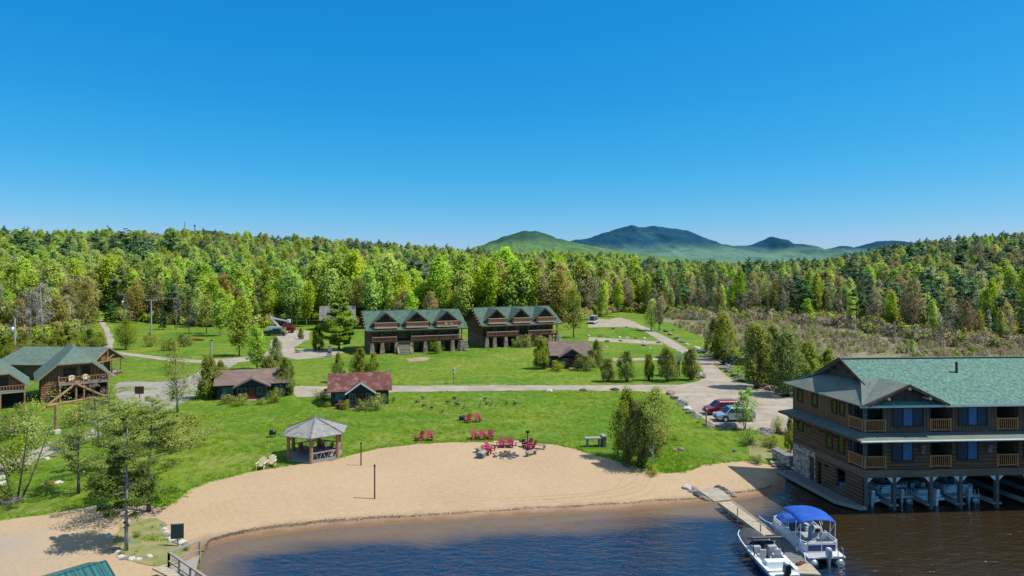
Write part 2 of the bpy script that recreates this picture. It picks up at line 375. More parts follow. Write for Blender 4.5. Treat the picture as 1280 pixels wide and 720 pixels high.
MT['fascia_green'] = M('pale green fascia', (0.6, 0.66, 0.58), (0.5, 0.56, 0.48), 3, 0.6)
MT['chair_red'] = M('faded red plastic', (0.42, 0.07, 0.09), (0.34, 0.05, 0.068), 5, 0.6)
MT['chair_cream'] = M('cream plastic', (0.68, 0.58, 0.37), (0.58, 0.49, 0.30), 5, 0.6)
MT['ash'] = M('ash', (0.10, 0.095, 0.09), (0.04, 0.04, 0.04), 4, 0.95, 0.6, 8)
MT['rock_a'] = M('grey rock', (0.26, 0.25, 0.24), (0.14, 0.135, 0.13), 3, 0.9, 0.6, 8, 6)
MT['rock_b'] = M('dark rock', (0.10, 0.098, 0.10), (0.055, 0.055, 0.058), 3, 0.9, 0.6, 8, 6)
MT['rock_c'] = M('pale rock', (0.60, 0.56, 0.50), (0.42, 0.39, 0.35), 3, 0.9, 0.6, 8, 6)
MT['rock_d'] = M('reddish rock', (0.34, 0.22, 0.19), (0.22, 0.14, 0.12), 3, 0.9, 0.6, 8, 6)
MT['pole'] = M('weathered utility pole', (0.42, 0.39, 0.34), (0.30, 0.275, 0.24), 3, 0.85, stretch=(4, 4, 0.4))
MT['sign_green'] = M('dark green sign board', (0.022, 0.055, 0.052), (0.018, 0.045, 0.043), 3, 0.5)
MT['sign_brown'] = M('brown sign board', (0.10, 0.042, 0.032), (0.08, 0.034, 0.026), 3, 0.6)
MT['yellow'] = M('yellow plastic', (0.65, 0.46, 0.02), (0.55, 0.38, 0.02), 3, 0.5)
MT['lichen'] = M('flower bed', (0.32, 0.20, 0.03), (0.16, 0.12, 0.02), 6, 0.9)
for nm, c in (('car_red', (0.30, 0.008, 0.02)), ('car_silver', (0.33, 0.42, 0.50)), ('car_blue', (0.05, 0.08, 0.15)), ('car_dark', (0.018, 0.032, 0.045)),
              ('car_white', (0.75, 0.75, 0.74)), ('car_teal', (0.01, 0.16, 0.17)), ('car_green', (0.012, 0.02, 0.016))):
    MT[nm] = M(nm.replace('_', ' paint '), c, tuple(x * 0.93 for x in c), 2, 0.25, metal=0.25, spec=0.5, coat=0.6)
MT['bark'] = M('grey brown bark', (0.17, 0.135, 0.105), (0.09, 0.07, 0.055), 3, 0.9, 0.5, 8, stretch=(3, 3, 0.6))
MT['bark_birch'] = M('white birch bark', (0.55, 0.52, 0.46), (0.25, 0.23, 0.20), 2.2, 0.85, stretch=(1, 1, 3), lo=0.5, hi=0.75)
MT['bark_grey'] = M('silvery bark', (0.33, 0.31, 0.28), (0.20, 0.185, 0.165), 2.2, 0.9, stretch=(2, 2, 0.6))
MT['twig'] = leafmat('bare twigs', (0.06, 0.05, 0.04), (0.12, 0.105, 0.086), 0.02, 0.25, 0.0)
MT['twig_dead'] = leafmat('dead grey twigs', (0.09, 0.088, 0.082), (0.17, 0.166, 0.157), 0.01, 0.2, 0.0)
MT['lf_birch'] = leafmat('fresh birch leaves', (0.12, 0.172, 0.022), (0.215, 0.27, 0.05), 0.022, 0.26, 0.5)
MT['lf_lime'] = leafmat('lime young leaves', (0.145, 0.195, 0.025), (0.235, 0.29, 0.055), 0.02, 0.18, 0.5)
MT['lf_bud'] = leafmat('olive budding leaves', (0.12, 0.115, 0.042), (0.19, 0.175, 0.068), 0.045, 0.3, 0.5, 0.3)
MT['lf_rust'] = leafmat('rust budding leaves', (0.115, 0.095, 0.045), (0.165, 0.135, 0.065), 0.03, 0.25, 0.5, 0.3)
MT['lf_spruce'] = leafmat('spruce needles', (0.028, 0.05, 0.018), (0.065, 0.1, 0.034), 0.035, 0.3, 0.5, 0.2)
MT['lf_pine'] = leafmat('pine needles', (0.04, 0.082, 0.036), (0.09, 0.145, 0.06), 0.025, 0.25, 0.5)
MT['lf_pine2'] = leafmat('yellow green pine needles', (0.09, 0.124, 0.022), (0.16, 0.205, 0.05), 0.02, 0.15, 0.5)
MT['lf_cedar'] = leafmat('cedar sprays', (0.08, 0.1, 0.016), (0.155, 0.178, 0.036), 0.02, 0.18, 0.5)
MT['lf_bush'] = leafmat('bush leaves', (0.075, 0.11, 0.016), (0.19, 0.22, 0.045), 0.03, 0.25, 0.5)
MT['lf_scrub'] = leafmat('marsh scrub', (0.11, 0.095, 0.06), (0.18, 0.155, 0.095), 0.04, 0.3, 0.2, 0.4)
MT['lf_tuft'] = leafmat('grass blades', (0.06, 0.12, 0.012), (0.15, 0.23, 0.03), 0.02, 0.2, 0.3)
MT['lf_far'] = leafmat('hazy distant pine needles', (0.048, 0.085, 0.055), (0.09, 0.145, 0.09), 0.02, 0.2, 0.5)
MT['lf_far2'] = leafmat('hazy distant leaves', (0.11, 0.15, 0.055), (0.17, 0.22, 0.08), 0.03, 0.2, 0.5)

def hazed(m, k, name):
    """the same foliage with the haze of a few hundred metres mixed into its colours"""
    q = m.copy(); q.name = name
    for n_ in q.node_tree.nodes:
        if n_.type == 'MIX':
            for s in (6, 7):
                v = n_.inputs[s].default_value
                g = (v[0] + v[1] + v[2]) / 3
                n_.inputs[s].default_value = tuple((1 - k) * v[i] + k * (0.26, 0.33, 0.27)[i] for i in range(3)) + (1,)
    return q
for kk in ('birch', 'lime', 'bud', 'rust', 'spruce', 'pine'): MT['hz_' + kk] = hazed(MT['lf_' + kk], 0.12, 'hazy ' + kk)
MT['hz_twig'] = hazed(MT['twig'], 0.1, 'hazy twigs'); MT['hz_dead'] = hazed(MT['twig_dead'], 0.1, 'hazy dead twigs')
MT['lf_turf'] = leafmat('turf blades', (0.065, 0.14, 0.013), (0.15, 0.19, 0.022), 0.03, 0.3, 0.4)
MT['plank'] = M('weathered plank beam', (0.23, 0.155, 0.10), (0.15, 0.10, 0.066), 1.5, 0.85, 0.2, 5, stretch=(0.3, 1, 3))
MT['glass_blind'] = M('window with pale blue blind', (0.06, 0.17, 0.34), (0.045, 0.13, 0.27), 0.7, 0.2, spec=0.5)
MT['glass_screen'] = M('window behind insect screen', (0.016, 0.045, 0.085), (0.01, 0.03, 0.06), 1.2, 0.35, spec=0.4)
MT['sand_dark'] = M('pressed sand', (0.46, 0.32, 0.185), (0.38, 0.265, 0.155), 2.5, 0.95, 0.4, 6, 6)
MT['lf_soft'] = leafmat('soft yellow green needles', (0.10, 0.15, 0.022), (0.185, 0.245, 0.048), 0.01, 0.08, 0.5)
MT['lf_dark'] = leafmat('deep green needles', (0.045, 0.072, 0.016), (0.095, 0.13, 0.03), 0.01, 0.08, 0.5)
MT['pier_stone'] = M('brown pier stone', (0.36, 0.255, 0.19), (0.17, 0.125, 0.098), 2.6, 0.9, 0.8, 3.5, 3, lo=0.44, hi=0.56)
# ------------------------------------------------------------------ ground, beach, roads, water, hills
def grid_mesh(xs, ys, zf, name, mat):
    X, Y = np.meshgrid(xs, ys); Z = zf(X.ravel(), Y.ravel())
    me = bpy.data.meshes.new(name); nx, ny = len(xs), len(ys)
    co = np.stack([X.ravel(), Y.ravel(), Z], 1)
    i = np.arange(nx * ny).reshape(ny, nx)
    f = np.stack([i[:-1, :-1], i[:-1, 1:], i[1:, 1:], i[1:, :-1]], -1).reshape(-1, 4)
    me.from_pydata(co.tolist(), [], f.tolist()); me.materials.append(mat)
    for p in me.polygons: p.use_smooth = True
    return me
def geo(a, b, n): return list(np.geomspace(a, b, n))
xs = [-x for x in reversed(geo(76, 4000, 34))] + list(np.arange(-75, 76, 1.0)) + geo(76, 4000, 34)
ys = [0, 10, 20, 28] + list(np.arange(34, 100, 1.0)) + list(np.arange(100, 260, 4.0)) + list(np.arange(260, 800, 12.0)) + geo(800, 9000, 26)
gme = grid_mesh(xs, ys, lambda x, y: zt(x, y) - np.where(line_dist(SHORE, x, y) < 1.5, 0.06, 0.0), 'ground', MT['grass'])
ground = linkobj('ground', gme); ground['kind'] = 'structure'

def densify(poly, step, amp, seed):
    out = []; n = len(poly)
    for i in range(n):
        a = Vector(poly[i]); b = Vector(poly[(i + 1) % n]); L = (b - a).length; k = max(1, int(L / step))
        for j in range(k):
            p = a + (b - a) * (j / k)
            if amp:
                s = max(0.0, 1.0)
                q = Vector((p.x * 0.55, p.y * 0.55, seed)); q2 = q * 3.1
                p = p + Vector((mnoise.noise(q) + 0.5 * mnoise.noise(q2), mnoise.noise(q + Vector((9, 3, 1))) + 0.5 * mnoise.noise(q2 + Vector((5, 2, 7))))) * amp * s
            out.append((p.x, p.y))
    return out
def sheet(name, poly, mat, off, grid=1.0, amp=0.25, step=0.8, kind='structure', seed=0.0):
    b = densify(poly, step, amp, seed)
    bx = [p[0] for p in b]; by = [p[1] for p in b]
    pts = [Vector(p) for p in b]; n = len(b)
    if grid:
        gx, gy = np.meshgrid(np.arange(math.floor(min(bx)), max(bx), grid), np.arange(math.floor(min(by)), max(by), grid))
        gx = gx.ravel(); gy = gy.ravel(); ok = poly_in(b, gx, gy) & (line_dist(b + [b[0]], gx, gy) > 0.3 * grid)
        pts += [Vector((x, y)) for x, y in zip(gx[ok], gy[ok])]
    v, e, f, _, _, _ = delaunay_2d_cdt(pts, [], [list(range(n))], 1, 1e-4)
    z = zt(np.array([p.x for p in v]), np.array([p.y for p in v])) + off
    me = bpy.data.meshes.new(name); me.from_pydata([(p.x, p.y, float(zz)) for p, zz in zip(v, z)], [], [tuple(q) for q in f]); me.validate()
    bm = bmesh.new(); bm.from_mesh(me); bmesh.ops.recalc_face_normals(bm, faces=bm.faces[:])
    if bm.faces and sum(q.normal.z for q in bm.faces) < 0: bmesh.ops.reverse_faces(bm, faces=bm.faces[:])
    bm.to_mesh(me); bm.free(); me.materials.append(mat)
    for p in me.polygons: p.use_smooth = True
    o = linkobj(name, me); o['kind'] = kind; return o

BEACH_TOP = [(985, 584), (955, 580), (940, 577), (900, 579), (862, 589), (832, 592), (795, 584), (755, 573), (712, 560), (690, 556), (640, 553), (560, 553), (520, 556), (480, 560), (445, 567), (415, 576),
             (380, 579), (345, 586), (310, 591), (270, 601), (236, 613), (222, 628), (200, 634), (150, 630), (110, 634), (60, 643), (0, 651), (-60, 660)]
beach_w = W(BEACH_TOP)
low_w = [(-45, 40), (-22.5, 36.0)]
shore_in = [(p[0], p[1] - 0.5) for p in SHORE[2:24]]
sheet('beach', beach_w + low_w + shore_in + [(25.4, 62.4), (26.0, 64.0)], MT['sand'], 0.03, amp=0.35, step=0.5, seed=1.0)
road = [(762, 399), (775, 397), (787, 400), (812, 411), (840, 425), (865, 440), (880, 447), (888, 452), (898, 461), (908, 470), (918, 476), (940, 481), (966, 486), (990, 490), (1010, 500), (1020, 520),
        (990, 536), (985, 541), (965, 541), (950, 538), (930, 537), (905, 536), (890, 530), (878, 523), (868, 515), (858, 506), (846, 499), (832, 493), (815, 490), (790, 489), (700, 488), (600, 489), (500, 490), (420, 494), (372, 497), (366, 490), (364, 483),
        (480, 482.5), (600, 482), (760, 481.5), (850, 481), (872, 477), (883, 471), (878, 463), (868, 453), (852, 441), (836, 433), (815, 420), (800, 411), (785, 406)]
sheet('gravel_road', W(road), MT['gravel'], 0.025, grid=0, amp=0.32, step=1.0, seed=2)
sheet('gravel_drive', W([(736, 421.5), (780, 424), (826, 427), (829, 431), (780, 428.5), (735, 426)]), MT['gravel'], 0.02, grid=0, amp=0.3, step=1.5, seed=3)
sheet('gravel_drive', W([(735, 406), (745, 398.5), (772, 400), (796, 405), (804, 410), (770, 408.7), (735, 409.5)]), MT['gravel'], 0.02, grid=0, amp=0.3, step=1.5, seed=4)
sheet('gravel_drive', W([(765, 448), (800, 447.5), (838, 447), (842, 450), (800, 450.5), (766, 451)]), MT['gravel'], 0.02, grid=0, amp=0.3, step=1.5, seed=5)
sheet('dirt_pullout', W([(876, 445.5), (890, 446), (930, 448), (936, 455), (915, 457.5), (900, 459), (892, 457)]), MT['dirt'], 0.02, grid=0, amp=0.3, step=1.0, seed=6)
sheet('parking_lot', W([(140, 487), (148, 478), (175, 477), (200, 478), (228, 474), (246, 466), (262, 450), (300, 452), (262, 474), (252, 488), (236, 500), (215, 511), (190, 515), (165, 510), (150, 500)]), MT['asphalt'], 0.02, grid=0, amp=0.2, step=1.5, seed=7)
sheet('lane', W([(120, 433), (150, 440), (212, 447.5), (255, 450.5), (305, 446.5), (330, 441), (345, 437), (352, 446), (310, 452), (262, 455), (212, 451.5), (148, 443), (120, 437)]), MT['gravel'], 0.028, grid=0, amp=0.2, step=1.5, seed=8)
sheet('gravel_lot', W([(338, 427), (350, 415), (375, 413), (388, 414), (386, 424), (372, 432), (366, 435), (388, 436.5), (420, 437), (432, 441), (405, 447), (372, 450), (345, 446), (338, 437)]), MT['gravel'], 0.032, grid=0, amp=0.5, step=2, seed=9)
sheet('lane', W([(128, 434), (134, 424), (130, 412), (122, 401), (128, 398), (136, 410), (143, 424), (140, 436)]), MT['gravel'], 0.036, grid=0, amp=0.4, step=2, seed=10)
sheet('footpath', W([(-40, 600), (0, 572), (50, 556), (92, 544), (118, 536), (128, 544), (100, 553), (60, 569), (20, 590), (-40, 625)]), MT['concrete'], 0.03, grid=0, amp=0.25, step=1, seed=11)
sheet('footpath', W([(968, 572), (985, 574), (998, 568), (1000, 557), (990, 560), (975, 564)]), MT['dirt'], 0.03, grid=0, amp=0.3, step=0.6, seed=12)
sheet('worn_patch', W([(506, 449), (530, 446.5), (538, 448), (535, 450.5), (515, 452)]), MT['dirt'], 0.02, grid=0, amp=0.5, step=1, seed=13)
marsh_w = W([(812, 393), (900, 399), (1000, 399), (1100, 404), (1300, 414), (1420, 440), (1300, 452), (1120, 470), (1040, 474), (990, 462), (960, 452), (925, 440), (905, 432), (885, 424), (850, 410)])
sheet('marsh', marsh_w, MT['marsh'], 0.03, grid=6, amp=2.0, step=4, seed=14)
bed_w = W([(140, 672), (150, 660), (170, 650), (195, 648), (205, 654), (208, 668), (222, 676), (240, 684), (225, 700), (195, 708), (160, 700), (143, 688)])
sheet('planting_bed', bed_w, MT['bed'], 0.06, amp=0.2, step=0.5, seed=15)
sheet('planting_bed', W([(935, 556), (950, 551), (966, 552), (975, 560), (970, 575), (950, 578), (936, 570)]), MT['bed'], 0.03, grid=0, amp=0.25, step=0.6, seed=16)
def water_sheet(name, poly, off, y0, dens):
    b = [tuple(p) for p in poly]
    bx = [p[0] for p in b]; by = [p[1] for p in b]
    gx, gy = np.meshgrid(np.arange(min(bx), max(bx), dens), np.arange(max(min(by), y0), max(by), dens)); gx = gx.ravel(); gy = gy.ravel()
    ok = poly_in(b, gx, gy) & (line_dist(b + [b[0]], gx, gy) > dens * 0.3)
    pts = [Vector(p) for p in b] + [Vector((x, y)) for x, y in zip(gx[ok], gy[ok])]
    v, e, f, _, _, _ = delaunay_2d_cdt(pts, [], [list(range(len(b)))], 1, 1e-4)
    me = bpy.data.meshes.new(name); me.from_pydata([(p.x, p.y, off) for p in v], [], [tuple(q) for q in f])
    d = line_dist(SHORE, np.array([p.x for p in v]), np.array([p.y for p in v]))
    at = me.attributes.new('shore', 'FLOAT', 'POINT'); at.data.foreach_set('value', d.astype(np.float32))
    bm = bmesh.new(); bm.from_mesh(me); bmesh.ops.recalc_face_normals(bm, faces=bm.faces[:])
    if sum(q.normal.z for q in bm.faces) < 0: bmesh.ops.reverse_faces(bm, faces=bm.faces[:])
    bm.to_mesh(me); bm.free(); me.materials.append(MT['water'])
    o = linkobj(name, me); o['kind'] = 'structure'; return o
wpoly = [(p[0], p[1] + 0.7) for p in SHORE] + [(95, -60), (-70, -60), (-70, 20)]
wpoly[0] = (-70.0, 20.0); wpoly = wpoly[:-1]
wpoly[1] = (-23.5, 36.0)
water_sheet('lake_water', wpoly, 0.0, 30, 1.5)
pond_poly = [(38, 96), (60, 94), (80, 100), (78, 112), (48, 113), (39, 106)]
water_sheet('pond_water', pond_poly, 1.05, 0, 4)

def hill_mat(name, low, high, patch, z0, z1, sc):
    m, nt, out = new_mat(name)
    b = N(nt, 'ShaderNodeBsdfPrincipled'); nt.links.new(b.outputs[0], out.inputs[0]); setin(b, Roughness=1.0); b.inputs['Specular IOR Level'].default_value = 0.0
    tc = N(nt, 'ShaderNodeTexCoord'); sp = N(nt, 'ShaderNodeSeparateXYZ'); nt.links.new(tc.outputs['Object'], sp.inputs[0])
    ad = N(nt, 'ShaderNodeMath', operation='MULTIPLY_ADD'); nt.links.new(noise_n(nt, sc, 8, (1, 0.5, 1), rough=0.65), ad.inputs[0]); ad.inputs[1].default_value = (z1 - z0) * 2.4; nt.links.new(sp.outputs['Z'], ad.inputs[2])
    f = ramp(nt, ad.outputs[0], z0 + (z1 - z0) * 1.2, z1 + (z1 - z0) * 1.2)
    col = mixc(nt, f, low, high)
    pf = ramp(nt, noise_n(nt, sc * 3, 6), 0.52, 0.62)
    col = mixc(nt, mixm(nt, pf, 0.55), col, patch)
    ff = ramp(nt, noise_n(nt, sc * 28, 5, rough=0.75), 0.3, 0.7)
    col = mixc(nt, mixm(nt, ff, 0.45), col, tuple(x * 0.45 for x in high))
    nt.links.new(col, b.inputs['Base Color'])
    bn = N(nt, 'ShaderNodeBump'); bn.inputs['Distance'].default_value = 14; bn.inputs['Strength'].default_value = 0.9
    nt.links.new(noise_n(nt, sc * 22, 5, rough=0.7), bn.inputs['Height']); nt.links.new(bn.outputs[0], b.inputs['Normal'])
    return m
def ridge(name, prof, dist, depth, mat, rough, seed, n=420, m=44):
    us = np.array([p[0] for p in prof], float); vs = np.array([p[1] for p in prof], float)
    uu = np.linspace(us[0], us[-1], n); vv = np.interp(uu, us, vs)
    vs_ = vv.copy(); vs_ = vs_ + np.array([mnoise.noise(Vector((q_ * .12, seed, 0))) * .7 + mnoise.noise(Vector((q_ * .4, seed, 4))) * .35 for q_ in uu])
    verts = []; faces = []
    for j in range(m):
        t = j / (m - 1) * 1.5
        Y = dist + (t - 1.0) * depth
        for i in range(n):
            h = CAM_H + (HOR - vs_[i]) / FPX * dist
            s = t if t <= 1 else 2 - t
            s = max(0.0, s); prof_s = s ** 1.25
            x = (uu[i] - 640) / FPX * dist
            q = Vector((x * rough[1], Y * rough[1] * 0.5, seed))
            nz = abs(mnoise.fractal(q, 1.0, 2.1, 5)) * rough[0] * (4 * s * (1 - s) + 0.0)
            nz2 = mnoise.noise(Vector((x * 0.02, Y * 0.02, seed))) * rough[2]
            verts.append((x, Y, h * prof_s - nz * prof_s + nz2 - 5))
    for j in range(m - 1):
        for i in range(n - 1):
            faces.append((j * n + i, j * n + i + 1, (j + 1) * n + i + 1, (j + 1) * n + i))
    me = bpy.data.meshes.new(name); me.from_pydata(verts, [], faces); me.materials.append(mat)
    for p in me.polygons: p.use_smooth = True
    o = linkobj(name, me); o['kind'] = 'structure'; return o
ridge('mountain', [(640, 330), (690, 308), (715, 299), (735, 296), (752, 290), (770, 284.5), (783, 281.5), (790, 279.5), (797, 282), (806, 282.8), (817, 280.5), (826, 282), (842, 284), (858, 286.5), (872, 293), (888, 300.5), (905, 304.5), (918, 306.5), (935, 306), (946, 303),
                    (956, 298.3), (964, 294.2), (968, 294.5), (976, 299), (988, 305), (1003, 310.5), (1020, 313), (1040, 309), (1052, 306), (1060, 308), (1075, 309), (1090, 303), (1102, 299.3), (1120, 299.5), (1140, 302), (1200, 306), (1300, 310)],
      6500, 2600, hill_mat('mountain woods', (0.15, 0.28, 0.20), (0.02, 0.085, 0.145), (0.05, 0.135, 0.13), 100, 175, 0.0016), (210, 0.0016, 6), 3.0)  # distance haze mixed into the mountain's bluish colours
ridge('green_hill', [(540, 332), (580, 311), (605, 303), (620, 297.5), (640, 290), (655, 286.3), (668, 286), (680, 289.5), (695, 295), (720, 301.5), (760, 309), (800, 315), (850, 320), (900, 326), (960, 331)],
      2600, 900, hill_mat('green hill woods', (0.17, 0.30, 0.11), (0.05, 0.13, 0.095), (0.065, 0.15, 0.095), 70, 118, 0.0038), (40, 0.0035, 5), 8.0)
ridge('green_hill', [(100, 332), (160, 300), (185, 294), (205, 289), (225, 286), (255, 284.5), (275, 286.5), (295, 291), (340, 296), (420, 305), (520, 332)],
      1700, 500, hill_mat('near hill woods', (0.12, 0.20, 0.06), (0.07, 0.14, 0.055), (0.05, 0.11, 0.05), 70, 100, 0.006), (10, 0.006, 5), 5.0)

# tyre tracks left on the beach
for k, off in enumerate(((0, 0), (5, 4), (-9, -3), (13, 9), (-30, 3))):
    path = [(808, 594), (802, 604), (790, 611), (770, 616), (740, 620), (705, 622.5), (665, 625), (620, 628)][:(8 if k < 3 else 6)]
    pw = [Vector(GT(u + off[0], v + off[1])[:2]) for u, v in path]; sm = []
    for i in range(len(pw) - 1):
        p0, p1, p2, p3 = pw[max(i - 1, 0)], pw[i], pw[i + 1], pw[min(i + 2, len(pw) - 1)]
        for t in np.arange(0, 1, .2): sm.append(.5 * ((2 * p1) + (p2 - p0) * t + (2 * p0 - 5 * p1 + 4 * p2 - p3) * t * t + (3 * p1 - p0 - 3 * p2 + p3) * t ** 3))
    L_, R_ = [], []
    for i, p in enumerate(sm):
        dd = (sm[min(i + 1, len(sm) - 1)] - sm[max(i - 1, 0)]).normalized(); nn = Vector((-dd.y, dd.x)) * .085 * (1 - .5 * i / len(sm)); L_.append(tuple(p + nn)); R_.append(tuple(p - nn))
    sheet('tyre_track', L_ + R_[::-1], MT['sand_dark'], 0.036 + .002 * k, grid=0, amp=0.03, step=.5, seed=30 + k)
# ------------------------------------------------------------------ trees
NRM = {}
def leaf_mesh(name, P, size, mat, tint, rg, up=0.0, aspect=0.75, dirs=None):
    n = len(P); size = np.broadcast_to(np.asarray(size, float), (n,))
    o = P - P.mean(0); o[:, 2] = (o[:, 2]) * 0.6; o /= np.linalg.norm(o, axis=1)[:, None] + 1e-6
    nr = rg.normal(size=(n, 3)) * 0.8 + o * 0.9; nr[:, 2] += up + 0.35; nr /= np.linalg.norm(nr, axis=1)[:, None]
    t = rg.normal(size=(n, 3)) if dirs is None else dirs
    t = t - nr * (t * nr).sum(1)[:, None]; t /= np.linalg.norm(t, axis=1)[:, None] + 1e-9
    b = np.cross(nr, t)
    a = (size * rg.uniform(0.6, 1.25, n) * 0.5)[:, None]; c = a * aspect
    j = lambda: rg.uniform(0.55, 1.2, n)[:, None]
    V = np.stack([P - t * a * j() - b * c * 0.5, P + t * a * 0.3 - b * c * j(), P + t * a * j(), P - t * a * 0.2 + b * c * j()], 1).reshape(-1, 3)
    me = bpy.data.meshes.new(name)
    me.vertices.add(4 * n); me.vertices.foreach_set('co', V.astype(np.float32).ravel())
    me.loops.add(4 * n); me.loops.foreach_set('vertex_index', np.arange(4 * n, dtype=np.int32))
    me.polygons.add(n); me.polygons.foreach_set('loop_start', np.arange(0, 4 * n, 4, dtype=np.int32))
    at = me.attributes.new('tint', 'FLOAT', 'POINT'); at.data.foreach_set('value', np.repeat(np.clip(tint, 0, 1), 4).astype(np.float32))
    me.update(calc_edges=True); me.materials.append(mat)
    q = P - P.mean(0); q[:, 2] *= 0.5; q /= np.linalg.norm(q, axis=1)[:, None] + 1e-6
    sn = q * 0.6 + rg.normal(size=(n, 3)) * 0.35; sn[:, 2] += 0.75; sn /= np.linalg.norm(sn, axis=1)[:, None]
    NRM[me.name] = sn = np.repeat(sn, 4, 0); me.normals_split_custom_set_from_vertices(sn.tolist()); return me
def unit(n, rg):
    d = rg.normal(size=(n, 3)); return d / np.linalg.norm(d, axis=1)[:, None]
def trunk_line(h, bend, rg, k=5):
    pts = []; dx, dy = rg.normal(size=2) * bend
    for i in range(k + 1):
        t = i / k; pts.append(Vector((dx * t * t + rg.normal() * bend * 0.15 * t, dy * t * t + rg.normal() * bend * 0.15 * t, h * t)))
    return pts
def along(pts, t):
    f = t * (len(pts) - 1); i = min(int(f), len(pts) - 2); return pts[i].lerp(pts[i + 1], f - i)
def t_decid(seed, h, r, cb, n, ls, leaf, bark, lumps=14, tr=0.16, stems=1, shell=0.45, widest=0.4, limbs_show=True, splay=0.3, lumpr=0.5):
    rg = np.random.default_rng(seed); mb = MB(); P = []; T = []
    per = n // (lumps)
    lines = []
    for s in range(stems):
        ln = trunk_line(h * 0.86, 0.04 * h if stems == 1 else 0.02 * h, rg)
        if stems > 1:
            az = 2 * PI * s / stems + rg.uniform(-.4, .4)
            ln = [p + Vector((math.cos(az), math.sin(az), 0)) * splay * r * (0.12 + (p.z / h) ** 0.8) for p in ln]
        lines.append(ln)
        k = len(ln); mb.tube(ln, [tr * (1 - 0.88 * i / (k - 1)) for i in range(k)], 7)
    for i in range(lumps):
        t = (i + rg.uniform(0.1, 0.9)) / lumps
        env = math.sin(PI * min(0.985, (t * (1 - 0.06) + 0.06) ** (math.log(0.5) / math.log(widest)))) ** 0.7
        az = i * 2.4 + rg.uniform(-.5, .5); rad = r * env * rg.uniform(0.25, 0.72)
        ln = lines[i % stems]
        z = h * (cb + (1 - cb) * (0.08 + 0.86 * t)); ax = along(ln, min(0.98, z / (h * 0.86) if z < h * .84 else .98))
        c = Vector((ax.x + math.cos(az) * rad, ax.y + math.sin(az) * rad, z))
        R_ = r * lumpr * rg.uniform(0.7, 1.25) * (0.45 + 0.55 * env)
        if limbs_show:
            zs = max(h * 0.18, z - rad * 0.9 - h * 0.06); b = along(ln, min(0.97, zs / (h * 0.86)))
            mid = b.lerp(c, 0.55) + Vector((0, 0, -0.05 * h * 0.3))
            mb.tube([b, mid, c], [tr * 0.38 * (1 - 0.5 * t), tr * 0.24 * (1 - .5 * t), tr * 0.08], 5, cap=False)
        d = unit(per, rg); q = d * (R_ * rg.uniform(0.0, 1.08, per) ** shell)[:, None]; q[:, 2] *= 1.0
        P.append(q + np.array(c)); T.append(np.clip(rg.uniform(0.3, 0.7) + rg.normal(size=per) * 0.22, 0, 1))
    P = np.concatenate(P); T = np.concatenate(T); P[:, 2] = np.maximum(P[:, 2], h * cb * 0.8)
    return mb.mesh('trunk', bark, smooth=True), leaf_mesh('crown', P, ls, leaf, T, rg), h
def t_spruce(seed, h, r, n, ls, leaf, bark, cb=0.08, power=0.85, tr=0.15, gap=0.25):
    rg = np.random.default_rng(seed); mb = MB(); P = []; T = []; D = []
    ln = trunk_line(h, 0.012 * h, rg); mb.tube(ln, [tr * (1 - 0.95 * i / 5) for i in range(6)], 6)
    whorls = int(h * 1.5); tot = 0
    for w in range(whorls):
        t = cb + (1 - cb) * (w + rg.uniform(0, .7)) / whorls
        R0 = r * max(0.0, 1 - (t - cb) / (1 - cb)) ** power + 0.12
        for k in range(int(5 + 3 * (1 - t))):
            if rg.uniform() < gap * 0.5: continue
            az = rg.uniform(0, 2 * PI); L = R0 * rg.uniform(0.6, 1.12); tot += L
            P.append((t, az, L))
    pts = []; tin = []; dirs = []
    for t, az, L in P:
        m = max(3, int(n * L / tot)); s = rg.uniform(0.12, 1.0, m) ** 0.75
        b = along(ln, min(t, .995)); drop = 0.28 + 0.25 * (1 - t)
        x = np.cos(az) * s * L; y = np.sin(az) * s * L
        zz = b.z - drop * L * s + 0.12 * L * s * s
        w = L * 0.2 * (1 - s * 0.5)
        q = np.stack([b.x + x + rg.normal(size=m) * w, b.y + y + rg.normal(size=m) * w, zz + rg.normal(size=m) * 0.07 * L], 1)
        pts.append(q); tin.append(np.clip(rg.uniform(0.1, 0.6) + 0.35 * s + rg.normal(size=m) * 0.12, 0, 1))
        dirs.append(np.tile([math.cos(az), math.sin(az), -0.35], (m, 1)) + rg.normal(size=(m, 3)) * 0.5)
    pts = np.concatenate(pts); 
    return mb.mesh('trunk', bark, smooth=True), leaf_mesh('crown', pts, ls, leaf, np.concatenate(tin), rg, up=0.9, dirs=np.concatenate(dirs), aspect=0.6), h
